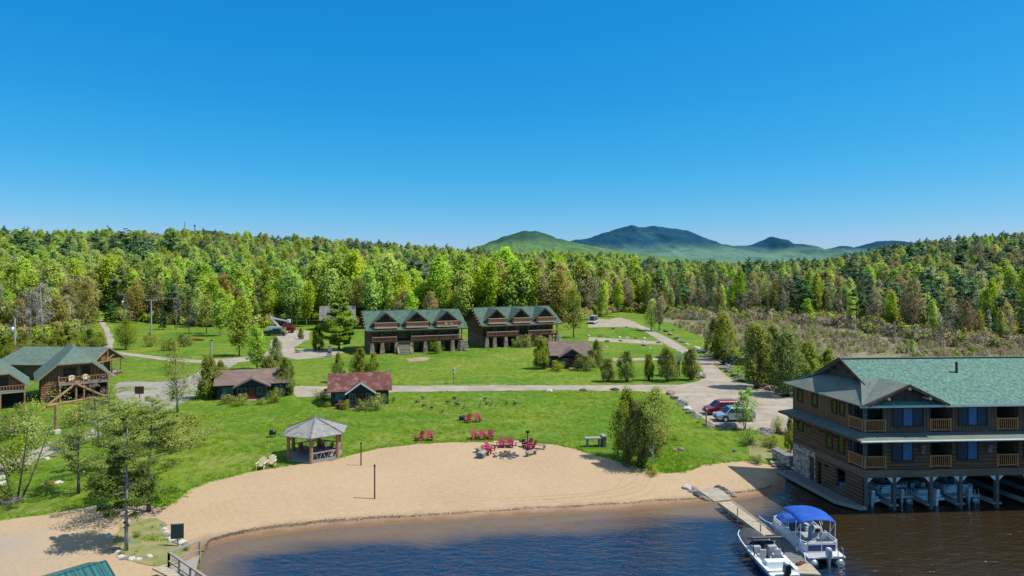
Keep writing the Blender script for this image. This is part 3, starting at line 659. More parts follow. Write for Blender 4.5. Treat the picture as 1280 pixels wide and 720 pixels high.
def t_pine(seed, h, r, n, ls, leaf, bark, cb=0.3, tr=0.2, whorl_gap=0.9, flat=0.1, rise=0.12, widest=0.35, gap=0.25, asp=0.6):
    rg = np.random.default_rng(seed); mb = MB()
    ln = trunk_line(h * 0.98, 0.03 * h, rg); mb.tube(ln, [tr * (1 - 0.93 * i / 5) for i in range(6)], 7)
    B = []; z = cb * h
    while z < h * 0.99:
        t = (z / h - cb) / (1 - cb)
        env = (max(t, 0.0) / widest) ** 0.45 if t < widest else (max(0.0, 1 - t) / (1 - widest)) ** 0.75
        env = max(env, 0.08)
        for k in range(rg.integers(3, 6)):
            if rg.uniform() < gap: continue
            B.append((z + rg.normal() * 0.12, rg.uniform(0, 2 * PI), r * env * rg.uniform(0.55, 1.15)))
        z += whorl_gap * rg.uniform(0.7, 1.3) * (1.1 - 0.5 * t)
    tot = sum(b[2] ** 1.2 for b in B); pts = []; tin = []
    for z, az, L in B:
        b = along(ln, min(0.99, z / (h * 0.98))); e = Vector((b.x + math.cos(az) * L, b.y + math.sin(az) * L, z + rise * L)); mid = b.lerp(e, 0.55) - Vector((0, 0, 0.06 * L))
        mb.tube([b, mid, e], [tr * 0.28, tr * 0.18, tr * 0.05], 4, cap=False)
        m = max(4, int(n * L ** 1.2 / tot)); s = rg.uniform(0.25, 1.05, m) ** 0.7
        side = rg.normal(size=m) * L * 0.2 * (1.2 - 0.6 * s); px, py = -math.sin(az), math.cos(az)
        q = np.stack([b.x + math.cos(az) * L * s + px * side, b.y + math.sin(az) * L * s + py * side, z + rise * L * s - 0.1 * L * s * (1 - s) + np.abs(rg.normal(size=m)) * flat * L], 1)
        pts.append(q); tin.append(np.clip(rg.uniform(0.15, 0.75) + rg.normal(size=m) * 0.18, 0, 1))
    return mb.mesh('trunk', bark, smooth=True), leaf_mesh('crown', np.concatenate(pts), ls, leaf, np.concatenate(tin), rg, up=0.5, aspect=asp), h
def t_cedar(seed, h, r, n, ls, leaf, bark, stems=4, cb=0.1, top=0.75, tr=0.09):
    rg = np.random.default_rng(seed); mb = MB()
    for s in range(stems):
        az = 2 * PI * s / stems + rg.uniform(-.5, .5); k = 0.12 if stems > 1 else 0.0
        d = Vector((math.cos(az), math.sin(az), 0))
        mb.tube([d * r * 0.08, d * r * 0.25 + Vector((0, 0, h * .25)), d * r * (0.25 + k) + Vector((0, 0, h * .55)), d * r * 0.15 + Vector((0, 0, h * .85))], [tr * h / 4, tr * .8 * h / 4, tr * .5 * h / 4, tr * .15 * h / 4], 6)
    K = 34; pts = []; tin = []
    for i in range(K):
        t = (i + rg.uniform(0, 1)) / K; env = (math.sin(PI * min(0.97, (0.1 + 0.9 * t) ** top))) ** 0.55
        az = i * 2.4 + rg.uniform(-.5, .5); rad = r * env * rg.uniform(0.35, 0.88); Rl = r * 0.32 * rg.uniform(0.6, 1.5) * (0.5 + .5 * env)
        m = n // K; d = unit(m, rg); q = d * (Rl * rg.uniform(0, 1, m) ** 0.4)[:, None]; q[:, 2] *= 1.45
        pts.append(q + np.array([math.cos(az) * rad, math.sin(az) * rad, h * (cb + (1 - cb) * (0.05 + 0.88 * t))])); tin.append(np.clip(rg.uniform(0.1, 0.8) + rg.normal(size=m) * 0.2, 0, 1))
    pts = np.concatenate(pts); pts[:, 2] = np.clip(pts[:, 2], h * cb * 0.7, h * 1.03)
    dirs = np.tile([0, 0, 1.0], (len(pts), 1)) + rg.normal(size=(len(pts), 3)) * 0.5
    return mb.mesh('trunk', bark, smooth=True), leaf_mesh('crown', pts, ls, leaf, np.concatenate(tin), rg, dirs=dirs), h
def t_bare(seed, h, r, twig, bark, cb=0.25, n=900, ls=0.9, tr=0.16, limbs=12, stems=1):
    rg = np.random.default_rng(seed); mb = MB(); pts = []; dirs = []
    lines = []
    for s in range(stems):
        ln = trunk_line(h * 0.9, 0.05 * h, rg)
        if stems > 1:
            az = 2 * PI * s / stems; ln = [p + Vector((math.cos(az), math.sin(az), 0)) * r * 0.5 * (p.z / h + 0.08) for p in ln]
        lines.append(ln); mb.tube(ln, [tr * (1 - 0.9 * i / 5) for i in range(6)], 6)
    for i in range(limbs):
        t = cb + (0.97 - cb) * (i + rg.uniform()) / limbs; b = along(lines[i % stems], t)
        az = i * 2.4 + rg.uniform(-.6, .6); L = r * (1.15 - 0.75 * (t - cb) / (1 - cb)) * rg.uniform(0.6, 1.1)
        d = Vector((math.cos(az), math.sin(az), rg.uniform(0.5, 1.2))).normalized(); e = b + d * L; mid = b.lerp(e, .5) + Vector((rg.normal(), rg.normal(), 0)) * .06 * L
        mb.tube([b, mid, e], [tr * .4 * (1.1 - t), tr * .22, 0.012], 4, cap=False)
        for k in range(5):
            s = rg.uniform(.3, 1); p = b.lerp(e, s); dd = (d + Vector(rg.normal(size=3)) * 0.6).normalized(); e2 = p + dd * L * 0.45
            mb.tube([p, e2], [tr * .12, 0.01], 3, cap=False)
            m = max(2, n // (limbs * 5)); ss = rg.uniform(0.1, 1.15, m)
            q = np.array(p)[None] + np.outer(ss, np.array(dd * L * .45)) + rg.normal(size=(m, 3)) * L * 0.10
            pts.append(q); dirs.append(np.tile(np.array(dd), (m, 1)) + rg.normal(size=(m, 3)) * 0.55)
    P = np.concatenate(pts)
    return mb.mesh('trunk', bark, smooth=True), leaf_mesh('crown', P, ls, twig, rg.uniform(0, 1, len(P)), rg, dirs=np.concatenate(dirs), aspect=0.10), h
def t_dead(seed, h, r, n=500):
    rg = np.random.default_rng(seed); mb = MB(); ln = trunk_line(h, .02 * h, rg); mb.tube(ln, [.13 * (1 - .9 * i / 5) for i in range(6)], 6)
    pts = []; dirs = []
    for i in range(int(h * 4)):
        t = rg.uniform(.15, .98); b = along(ln, t); az = rg.uniform(0, 2 * PI); L = r * (1.1 - t) * rg.uniform(.5, 1.1) + .1; d = Vector((math.cos(az), math.sin(az), rg.uniform(-.3, .3)))
        mb.tube([b, b + d * L], [.03, .008], 3, cap=False)
        m = max(2, int(n / (h * 4))); s = rg.uniform(.2, 1, m); q = np.array(b)[None] + np.outer(s, np.array(d * L)) + rg.normal(size=(m, 3)) * .12
        pts.append(q); dirs.append(np.tile(np.array(d), (m, 1)) + rg.normal(size=(m, 3)) * .6)
    P = np.concatenate(pts)
    return mb.mesh('trunk', MT['bark_grey'], smooth=True), leaf_mesh('crown', P, 0.7, MT['twig_dead'], rg.uniform(0, 1, len(P)), rg, dirs=np.concatenate(dirs), aspect=0.14), h
def plant(name, proto, loc, h, label, cat='tree', group=None, wide=1.0, rz=None):
    tm, cm, h0 = proto; s = h / h0
    root = thing(name, label, cat, loc, rng.uniform(0, 6.28) if rz is None else rz, group, (s * wide, s * wide, s))
    linkobj('trunk', tm, root); linkobj('crown', cm, root); return root
def pxh(v_base, v_top, z=1.0):
    """real height of something whose foot is at row v_base and whose top is at v_top"""
    Y = FPX * (CAM_H - z) / (v_base - HOR); return (v_base - v_top) * Y / FPX

# prototypes for the wood (seen from 150 m and more)
PB = [t_decid(100 + i, 17, 3.9, 0.14, 3400, 0.62, MT['lf_birch'], MT['bark_birch'], 24, 0.17, widest=0.5, lumpr=0.55, shell=.55) for i in range(4)]
PB += [t_decid(150 + i, 17, 3.2, 0.16, 2800, 0.58, MT['lf_lime' if i else 'lf_birch'], MT['bark_birch'], 22, 0.15, widest=0.5, lumpr=0.6, shell=.55) for i in range(2)]
PO = [t_decid(200 + i, 15, 3.9, 0.16, 2300, 0.5, MT['lf_bud'], MT['bark'], 16, 0.18, shell=0.6) for i in range(3)]
PR = [t_decid(230 + i, 14, 3.5, 0.2, 1900, 0.46, MT['lf_rust'], MT['bark'], 15, 0.17, shell=0.6) for i in range(2)]
PS = [t_spruce(300 + i, 15, 2.3 + 0.3 * i, 1500, 0.62, MT['lf_spruce'], MT['bark'], cb=0.06 + 0.05 * i) for i in range(3)]
PW = [t_pine(400 + i, 19, 4.4, 2200, 0.8, MT['lf_pine'], MT['bark'], cb=0.32 + 0.06 * i) for i in range(3)]
PN = [t_bare(500 + i, 13, 3.2, MT['twig'], MT['bark_grey']) for i in range(3)]
PD = [t_dead(600 + i, 11, 1.8) for i in range(2)]
PC = [t_cedar(700 + i, 9, 2.0, 1300, 0.5, MT['lf_cedar'], MT['bark'], stems=2) for i in range(2)]
PWd = None
KIND = {'B': ('birch_tree', PB, (15, 22)), 'O': ('maple_tree', PO, (13, 20)), 'R': ('maple_tree', PR, (12, 17)), 'S': ('spruce_tree', PS, (11, 19)), 'P': ('pine_tree', PW, (16, 22)),
        'N': ('bare_tree', PN, (12, 17)), 'D': ('dead_tree', PD, (8, 12)), 'C': ('cedar_tree', PC, (6, 10))}
SAY = {'B': 'bright green young-leaved birch', 'O': 'olive-brown budding tree', 'R': 'rusty red-brown budding maple', 'S': 'dark narrow pointed spruce', 'P': 'tall layered blue-green pine',
       'N': 'leafless grey tree', 'D': 'dead silvery grey spruce', 'C': 'olive-green cedar with dense sprays'}
EDGE_U = [-300, -60, 0, 60, 100, 122, 140, 150, 200, 262, 330, 400, 440, 560, 640, 720, 745, 770, 800, 830, 900, 960, 1010, 1060, 1110, 1160, 1280, 1500]
EDGE_V = [436, 428, 426, 422, 416, 396, 396, 402, 404, 408, 409, 405, 411, 409, 406, 402, 396, 390, 391, 394, 397, 398, 402, 408, 416, 428, 433, 440]
def mixture(u, Y, X):
    hill = max(0.0, min(1.0, (Y - 430) / 150)) * (1.0 if (u < 640 or u > 1050) else 0.35)
    if u < 150: k = dict(B=.17, O=.40, R=.05, S=.07, P=.10, N=.16, C=.05)
    elif u < 330: k = dict(B=.52, O=.16, S=.08, P=.12, N=.1, R=.02)
    elif u < 720: k = dict(B=.70, O=.10, S=.05, P=.05, N=.06, R=.04)
    elif u < 840: k = dict(B=.42, O=.18, S=.18, P=.08, N=.11, R=.03)
    elif u < 1060: k = dict(B=.07, O=.16, S=.46, P=.06, N=.16, R=.02, D=.07)
    else: k = dict(B=.12, O=.17, S=.33, P=.09, N=.20, R=.03, D=.06)
    k = {a: b * (1 - 0.8 * hill) for a, b in k.items()}; k['P'] = k.get('P', 0) + 0.62 * hill; k['O'] = k.get('O', 0) + 0.14 * hill
    ks = list(k); w = np.array([k[a] for a in ks]); return ks[rng.choice(len(ks), p=w / w.sum())]
cand = []
def clump(x, y): return mnoise.noise(Vector((x * 0.03, y * 0.03, 2.2)))
Yr = 135.0
while Yr < 950:
    sp = 5.0 if Yr < 330 else (6.2 if Yr < 520 else 8.0)
    xh = 0.86 * Yr
    for x in np.arange(-xh, xh, sp):
        px = x + rng.uniform(-.45, .45) * sp; py = Yr + rng.uniform(-.45, .45) * sp
        u = 640 + FPX * px / py; ye = FPX * 19.0 / (np.interp(u, EDGE_U, EDGE_V) - HOR)
        ye *= 1 + 0.03 * mnoise.noise(Vector((px * 0.05, py * 0.05, 7)))
        if py < ye: continue
        if 121 < u < 138 and py < 300 and py > 180 and abs(px + 140 - (py - 200) * -0.62) < 6: continue
        if py < 300 and 232 < py < 262 and 352 < u < 420: continue          # the clearing round the house behind the pine
        cand.append((py - ye, px, py, u))
    Yr += sp
zc = zt(np.array([c[1] for c in cand]), np.array([c[2] for c in cand]))
cand = [c + (float(z),) for c, z in zip(cand, zc)]
cand.sort(key=lambda c: c[0] + max(0.0, (c[2] - 200) * 0.05) + (60 if (c[3] < -15 or c[3] > 1295) else 0))
NEAR = 330
def where(u):
    if u < 60: return 'at the wood edge behind the green-roofed log cabins'
    if u < 150: return 'at the wood edge by the lane to the log cabins'
    if u < 260: return 'at the wood edge beyond the utility poles'
    if u < 390: return 'at the wood edge behind the gravel parking lot'
    if u < 585: return 'in the wood behind the left lodge'
    if u < 720: return 'in the wood behind the right lodge'
    if u < 840: return 'at the wood edge where the gravel road ends'
    if u < 1050: return 'at the back of the marsh behind the parked SUV'
    return 'at the back of the marsh beyond the boathouse roof'
pts_stuff = {'left': [], 'right': [], 'pine': []}
for i, (dd, x, y, u, z) in enumerate(cand):
    k = mixture(u, y, x)
    nm, protos, (h0, h1) = KIND[k]; h = rng.uniform(h0, h1) * (0.80 if u > 800 and y < 300 else 1.0) * (0.92 + 0.42 * clump(x, y))
    if dd < 12: h *= rng.uniform(0.66, 1.0)
    if i < NEAR:
        plant(nm, protos[rng.integers(len(protos))], (x, y, z - 0.05), h, SAY[k] + ' ' + where(u), 'tree', SAY[k] + 's ' + where(u), wide=rng.uniform(0.9, 1.2) * (0.74 if (u > 830 and k in 'BOR') else 1.0))
    else:
        zone = 'left' if u < 800 else 'right'
        hh = max(0.0, min(1.0, (y - 430) / 150)) * (1.0 if (u < 640 or u > 1050) else 0.3)
        if rng.uniform() < hh * 0.72: zone = 'pine'
        pts_stuff[zone].append((x, y, z - 0.05))
def proto_coll(name, protos, scales=None):
    c = bpy.data.collections.new(name)
    for i, (tm, cm, h) in enumerate(protos):
        va = [tuple(v.co) for v in tm.vertices]; fa = [tuple(p.vertices) for p in tm.polygons]; nv = len(va)
        vb = [tuple(v.co) for v in cm.vertices]; nb = len(cm.polygons)
        me = bpy.data.meshes.new('forest_tree'); me.from_pydata(va + vb, [], fa + [tuple(k + nv for k in p.vertices) for p in cm.polygons])
        me.materials.append(tm.materials[0]); me.materials.append(cm.materials[0])
        idx = np.ones(len(me.polygons), dtype=np.int32); idx[:len(fa)] = 0; me.polygons.foreach_set('material_index', idx)
        tv = np.zeros(len(vb), dtype=np.float32); cm.attributes['tint'].data.foreach_get('value', tv)
        at = me.attributes.new('tint', 'FLOAT', 'POINT'); at.data.foreach_set('value', np.concatenate([np.zeros(nv, dtype=np.float32), tv])); me.update()
        nm_ = NRM.get(cm.name) if cm.name in NRM else NRM[cm['src']]
        me.normals_split_custom_set_from_vertices([(0, 0, 0)] * nv + nm_.tolist())
        o = bpy.data.objects.new('forest_tree', me); c.objects.link(o)
    return c
def scatter(name, pts, coll, smin, smax, tilt=0.05):
    me = bpy.data.meshes.new(name); me.from_pydata([tuple(p) for p in pts], [], []); o = linkobj(name, me); o['kind'] = 'stuff'
    ng = bpy.data.node_groups.new('scatter ' + name, 'GeometryNodeTree')
    ng.interface.new_socket('Geometry', in_out='INPUT', socket_type='NodeSocketGeometry'); ng.interface.new_socket('Geometry', in_out='OUTPUT', socket_type='NodeSocketGeometry')
    gi = ng.nodes.new('NodeGroupInput'); go = ng.nodes.new('NodeGroupOutput'); ip = ng.nodes.new('GeometryNodeInstanceOnPoints'); ci = ng.nodes.new('GeometryNodeCollectionInfo')
    ci.inputs[0].default_value = coll; ci.inputs[1].default_value = True; ci.inputs[2].default_value = True
    rr = ng.nodes.new('FunctionNodeRandomValue'); rr.data_type = 'FLOAT_VECTOR'; rr.inputs[0].default_value = (-tilt, -tilt, 0); rr.inputs[1].default_value = (tilt, tilt, 6.283)
    rs = ng.nodes.new('FunctionNodeRandomValue'); rs.data_type = 'FLOAT'; rs.inputs[2].default_value = smin; rs.inputs[3].default_value = smax; rs.inputs['Seed'].default_value = 3
    m2p = ng.nodes.new('GeometryNodeMeshToPoints')
    ng.links.new(gi.outputs[0], m2p.inputs[0]); ng.links.new(m2p.outputs[0], ip.inputs['Points']); ng.links.new(ci.outputs[0], ip.inputs['Instance']); ip.inputs['Pick Instance'].default_value = True
    ng.links.new(rr.outputs[0], ip.inputs['Rotation']); ng.links.new(rs.outputs[1], ip.inputs['Scale']); ng.links.new(ip.outputs[0], go.inputs[0])
    md = o.modifiers.new('scatter', 'NODES'); md.node_group = ng; return o
def remat(p, m):
    cm = p[1].copy(); cm.materials[0] = m; cm['src'] = p[1].name; return (p[0], cm, p[2])
def hz(p, k): return remat(p, MT['hz_' + k])
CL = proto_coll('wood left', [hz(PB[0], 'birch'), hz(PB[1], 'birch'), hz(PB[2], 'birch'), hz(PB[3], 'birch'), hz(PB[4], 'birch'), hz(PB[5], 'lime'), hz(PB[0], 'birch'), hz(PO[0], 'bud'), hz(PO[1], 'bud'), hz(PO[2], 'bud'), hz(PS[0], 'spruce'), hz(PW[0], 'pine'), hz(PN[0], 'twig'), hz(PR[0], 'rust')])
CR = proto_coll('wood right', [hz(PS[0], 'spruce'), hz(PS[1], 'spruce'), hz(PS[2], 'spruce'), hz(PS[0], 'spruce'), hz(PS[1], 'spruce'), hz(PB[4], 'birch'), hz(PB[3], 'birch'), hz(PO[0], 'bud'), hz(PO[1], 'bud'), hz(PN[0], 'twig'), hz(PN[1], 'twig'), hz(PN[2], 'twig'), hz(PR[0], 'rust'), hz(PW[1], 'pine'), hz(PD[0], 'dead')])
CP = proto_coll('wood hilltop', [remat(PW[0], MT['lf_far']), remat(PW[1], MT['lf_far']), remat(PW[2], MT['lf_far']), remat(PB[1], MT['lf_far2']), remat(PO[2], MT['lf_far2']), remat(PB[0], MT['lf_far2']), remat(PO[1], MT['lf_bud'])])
scatter('forest_trees', pts_stuff['left'], CL, 0.68, 1.2); scatter('forest_trees', pts_stuff['right'], CR, 0.5, 1.1); scatter('forest_trees', pts_stuff['pine'], CP, 0.42, 1.0)
# marsh scrub: low bare brush that nobody could count
SB = [t_bare(800 + i, 2.2, 1.3, MT['lf_scrub'], MT['bark_grey'], cb=0.05, n=260, ls=0.5, tr=0.03, limbs=8, stems=3) for i in range(2)]
SG = [t_decid(820 + i, 2.0, 1.3, 0.08, 260, 0.35, MT['lf_scrub'] if i else MT['lf_bush'], MT['bark_grey'], 8, 0.03, stems=3) for i in range(2)]
CM = proto_coll('marsh scrub', [SB[0], SB[1], SB[0], SG[0], SG[1], SG[1]])
mx = np.array([p[0] for p in marsh_w]); my = np.array([p[1] for p in marsh_w]); sp_ = []
for _ in range(9000):
    x = rng.uniform(mx.min(), mx.max()); y = my.min() + (my.max() - my.min()) * rng.uniform() 
    if mnoise.noise(Vector((x * .035, y * .035, 4))) < -0.22: continue
    if poly_in(pond_poly, [x], [y])[0]: continue
    sp_.append((x, y))
sp_ = np.array(sp_); sp_ = sp_[poly_in(marsh_w, sp_[:, 0], sp_[:, 1])][:2600]
scatter('marsh_scrub', [(x, y, 1.0) for x, y in sp_], CM, 0.3, 0.75)
# second, taller belt of brush along the wood edge right of the road
belt = []
for _ in range(620):
    u = rng.uniform(835, 1330); v = np.interp(u, EDGE_U, EDGE_V) + rng.uniform(-4, 5); p = G(u, v, 1.0); belt.append((p[0], p[1], 1.0))
scatter('marsh_scrub', belt, CM, 0.6, 1.5)

# undergrowth along the foot of the wood, nobody could count it
UG = proto_coll('undergrowth', [t_decid(840 + i, 2.6, 1.7, 0.04, 420, 0.42, MT[('lf_bush', 'lf_birch', 'lf_bud', 'lf_bud')[i]], MT['bark'], 9, 0.04, stems=3, limbs_show=False) for i in range(4)])
ug = []
for _ in range(2300):
    u = rng.uniform(-40, 1330); ye = FPX * 19.0 / (np.interp(u, EDGE_U, EDGE_V) - HOR); y = ye + abs(rng.normal()) * 14 - 1.5; x = (u - 640) / FPX * y
    if (u > 840 and rng.uniform() < .7) or 118 < u < 142 or (345 < u < 425 and y < 262): continue
    ug.append((x, y, zt1(x, y) - .05))
scatter('undergrowth', ug, UG, 0.5, 1.5)
for u, Y, v, w, lab in ((121, 330, 288, 1.0, 'tall dark pine breaking the skyline, leftmost of the high ones'), (155, 345, 284.5, 1.1, 'tall pine on the skyline with a leaning top, above the utility poles'), (166, 350, 290, 1.0, 'second tall pine on the skyline above the utility poles'), (172, 300, 291, .9, 'tall pine just right of the skyline pair'), (216, 380, 284, 1.1, 'tall pine just left of the radio mast hill'), (24, 300, 283, 1.1, 'broad skyline pine near the left edge'), (58, 330, 289, .8, 'small pointed skyline pine near the left edge'), (84, 310, 293, 1.2, 'wide flat-topped pine on the left skyline'), (188, 330, 295, 1.0, 'pine on the skyline between the high pines and the mast hill'),
                       (1204, 330, 296, .8, 'pointed skyline pine toward the right edge'), (937, 300, 321, .7, 'single dark pine standing above the trees below the small peak'), (795, 480, 318, 1.1, 'dark pine cluster tree below the main mountain'), (1147, 250, 328, 1.1, 'layered pale pine standing out of the right-hand wood')):
    x = (u - 640) / FPX * Y; z = zt1(x, Y); plant('pine_tree', PW[int(u) % 3], (x, Y, z), CAM_H + (HOR - v) / FPX * Y - z, lab, 'tree', None, w)
# ------------------------------------------------------------------ building helpers
def window(parent, plane, at, a0, a1, z0, z1, glass, frame=None, mull=1, out=-1, name='window', fw=0.09, shear=0.0, hbar=False, alt=None):
    """a framed window. plane 'y': wall faces -y (out=-1) at y=at, spans x a0..a1; plane 'x': wall at x=at, spans y a0..a1, facing sign out"""
    frame = frame or MT['frame']; fr = MB(shear); gl = MB(shear)
    def bx(mb, p0, p1, q0, q1, d0, d1):
        lo, hi = sorted((at + out * d0, at + out * d1))
        if plane == 'y': mb.box(p0, p1, lo, hi, q0, q1)
        else: mb.box(lo, hi, p0, p1, q0, q1)
    bx(fr, a0 - fw, a0, z0 - fw, z1 + fw, 0.0, 0.07); bx(fr, a1, a1 + fw, z0 - fw, z1 + fw, 0.0, 0.07)
    bx(fr, a0, a1, z1, z1 + fw, 0.0, 0.072); bx(fr, a0, a1, z0 - fw, z0, 0.0, 0.09)
    for i in range(1, mull):
        m = a0 + (a1 - a0) * i / mull; bx(fr, m - fw * 0.3, m + fw * 0.3, z0, z1, 0.02, 0.06)
    if hbar: bx(fr, a0, a1, (z0 + z1) / 2 - .02, (z0 + z1) / 2 + .02, 0.021, 0.055)
    if alt is not None:
        f = fr.build(name, frame, parent)
        for i in range(mull):
            g = MB(shear); bx(g, a0 + (a1 - a0) * i / mull, a0 + (a1 - a0) * (i + 1) / mull - .002, z0, z1, 0.004, 0.025); g.build('pane', alt if i == 1 else glass, f)
        return f
    bx(gl, a0, a1, z0, z1, 0.004, 0.025)
    f = fr.build(name, frame, parent); gl.build('pane', glass, f if parent.parent is None else parent); return f
def railing(mb_fn, parent, p, q, z, h=0.95, mat=None, post=0.09, gap=0.17, shear=0.0, cap=None, thick=0.05):
    m = MB(shear); p = Vector((p[0], p[1], z)); q = Vector((q[0], q[1], z)); L = (q - p).length; up = Vector((0, 0, 1))
    m.beam(p + up * 0.12, q + up * 0.12, 0.06, 0.09)
    for e in (p, q): m.beam(e, e + up * (h + .08), post * 1.3)
    n = max(2, int(L / gap))
    for i in range(1, n):
        e = p.lerp(q, i / n); m.beam(e + up * .15, e + up * (h - .04), thick)
    r = None
    if cap is None: m.beam(p + up * h, q + up * h, 0.12, 0.09)
    r = m.build('railing', mat, parent)
    if cap is not None:
        c = MB(shear); c.beam(p + up * h, q + up * h, 0.16, 0.12); c.build('top_rail', cap, r)
    return r
def stairs(mb, x0, x1, y0, y1, z0, z1, n):
    for i in range(n):
        t0 = i / n; z = z0 + (z1 - z0) * (i + 1) / n; ya = y0 + (y1 - y0) * t0; yb = y0 + (y1 - y0) * (i + 1) / n
        mb.box(x0, x1, min(ya, yb), max(ya, yb), z - 0.16, z)

# ------------------------------------------------------------------ the boathouse inn on posts over the lake
SH = math.tan(R(7.5))
B = thing('boathouse', 'three-storey dark log boathouse with green shingle roof, standing on posts over the lake', 'building', (28.4, 55.0, 0.0), R(3.5))
def bb(name, mat, fn, parent=B, **k):
    m = MB(SH); fn(m); return m.build(name, mat, parent, **k)
XR, BD = 26.0, 9.4
bays = [0.0, 5.5, 11.2, 16.8, 22.4]
def f(m):
    # ground floor: side wall with a door gap and an opening to the slips
    m.box(0, .22, 0.02, 2.3, 0.35, 2.65); m.box(0, .22, 3.5, 5.45, .35, 2.65); m.box(0, .22, 2.3, 3.5, .35, .85); m.box(0, .22, 2.3, 3.5, 2.45, 2.65); m.box(0, .22, 5.45, 5.98, 2.3, 2.65); m.box(0, .22, 5.98, 6.2, .35, 2.65)
    # first floor walls
    for a, b in zip(bays[:-1], bays[1:]): m.box(a + 1.85, b, 0.0, .2, 3.3, 6.0)
    m.box(0, .2, 1.9, BD, 3.3, 6.0)
bb('log_wall', MT['log'], f)
bb('stone_wall', MT['stone'], lambda m: (m.box(-.08, .25, 6.2, 6.3, .2, 2.95), m.box(-.08, .25, 7.0, BD, .2, 2.95), m.box(-.08, .25, 6.3, 7.0, 2.45, 2.95)))
bb('door', MT['door_brown'], lambda m: m.box(0.02, .12, 6.3, 7.0, .35, 2.45))
bb('back_wall', MT['timber'], lambda m: (m.box(0.0, XR, BD, BD + .2, 0, 8.6), m.box(0.3, XR, 8.3, 8.5, 0, 2.6), m.box(XR - .2, XR, 1.9, BD - .01, 3.3, 8.6)))
def f(m):
    for a, b in zip(bays[:-1], bays[1:]): m.box(a + 1.85, b, 0.0, .2, 6.26, 8.62)
bb('board_wall', MT['board'], f)
bb('board_wall', MT['board_y'], lambda m: m.box(0, .2, 1.9, BD - .01, 6.26, 8.62))
def f(m):
    m.box(-.06, XR, -.1, .25, 2.65, 3.24); m.box(-.06, .25, .26, BD, 2.651, 3.24)
bb('band_beam', MT['plank'], f)
bb('floor_slab', MT['timber'], lambda m: (m.box(.26, XR, .26, BD - .02, 2.9, 3.29), m.box(.21, XR, .21, BD - .02, 6.02, 6.25)))
def f(m):
    m.box(0.2, XR, 1.95, 2.1, 3.3, 6.0); m.box(.2, XR, 1.95, 2.1, 6.26, 8.6)
    for x in bays[1:]:
        for z0, z1 in ((3.3, 6.0), (6.26, 8.6)): m.box(x + .02, x + .12, .21, 1.94, z0, z1); m.box(x + 1.74, x + 1.84, .21, 1.94, z0, z1)
bb('porch_wall', MT['timber'], f)
for a in bays[:4]:
    for z in (3.35, 6.3):
        window(B, 'y', 1.95, a + .45, a + 1.6, z, z + 2.0, MT['glass'], MT['frame_blue'], 2, name='porch_door', shear=SH)
        railing(None, B, (a + .06, 0.05), (a + 1.78, 0.05), z - .02, 0.98, MT['cedar_rail'], shear=SH)
for z in (3.33, 6.28): railing(None, B, (0.06, 0.22), (0.06, 1.85), z, 0.98, MT['cedar_rail'], shear=SH)
for i, a in enumerate(bays[:4]):
    if i == 0: window(B, 'y', 0.0, a + 2.4, a + 4.85, 6.8, 8.2, MT['glass_screen'], MT['frame'], 3, shear=SH, alt=MT['glass_blind'])
    else: window(B, 'y', 0.0, a + 2.45, a + 4.75, 6.8, 8.2, MT['glass_screen'], MT['frame'], 3, shear=SH, alt=MT['glass_blind'])
    window(B, 'y', 0.0, a + 2.35, a + 4.0, 4.0, 5.45, MT['glass_screen'], MT['frame'], 2, shear=SH, alt=MT['glass_blind'])
for y0, y1, z0, z1 in ((8.15, 8.75, 7.15, 8.1), (6.0, 6.6, 7.15, 8.1), (3.4, 3.9, 7.15, 8.1), (2.4, 2.9, 7.15, 8.1), (8.1, 8.7, 4.45, 5.4), (4.0, 4.6, 3.95, 5.6), (2.45, 3.05, 3.95, 5.6)):
    window(B, 'x', 0.0, y0, y1, z0, z1, MT['glass_green'], MT['frame'], 1, name='window', shear=SH, fw=.11)
posts = [0.13, 2.5, 5.6, 8.1, 11.2, 14.0, 16.8, 19.6, 22.4, 25.2]
for x in posts:
    bb('post', MT['whitepost'], lambda m: m.box(x - .13, x + .13, -.06, .2, -1.2, 2.65))
    def f(m):
        for s in (-1, 1):
            if x + s * .5 > 0: m.prism([(x + s * .13, .0, 2.64), (x + s * .62, .0, 2.64), (x + s * .13, .0, 2.18)], (0, .12, 0))
    bb('knee_brace', MT['white'], f)
    if x > 1:
        bb('finger_dock', MT['greywood'], lambda m: (m.box(x - .38, x + .38, -.02, 8.2, .28, .42),))
for z0, z1 in ((3.3, 6.0), (6.26, 8.6)):
    bb('corner_post', MT['whitepost'], lambda m: (m.box(0.0, .22, 0.0, .2, z0, z1), m.box(1.66, 1.86, .0, .2, z0, z1 - .002)))
# skirt roof between the two upper floors, mitred at the corner
bb('skirt_roof', MT['roof_worn'], lambda m: (m.slab([(-1.15, -1.2, 5.92), (XR, -1.2, 5.92), (XR, -.0, 6.24), (0, -.0, 6.24)], .12), m.slab([(-1.15, -1.2, 5.921), (0, 0, 6.241), (0, BD, 6.241), (-1.15, BD + .6, 5.921)], .12)))
bb('fascia', MT['fascia_green'], lambda m: m.box(-1.17, XR, -1.25, -1.19, 5.76, 5.93))
bb('fascia', MT['timber'], lambda m: m.box(-1.21, -1.15, -1.18, BD + .6, 5.76, 5.922))
for y in (1.6, 3.3, 5.1, 6.9, 8.7):
    bb('bracket', MT['timber'], lambda m: (m.beam((-.02, y, 5.05), (-1.0, y, 5.72), .1), m.beam((-.02, y, 5.7), (-1.08, y, 5.7), .1)))
for x in (4.75, 10.4, 16.0):
    bb('wall_lantern', MT['rock_d'], lambda m: (m.box(x - .12, x + .12, -.28, -.08, 4.55, 4.95), m.prism([(x - .2, -.1, 5.0), (x + .2, -.1, 5.0), (x, -.1, 5.3)], (0, -.25, 0)), m.box(x - .04, x + .04, -.1, 0, 4.9, 5.2)))
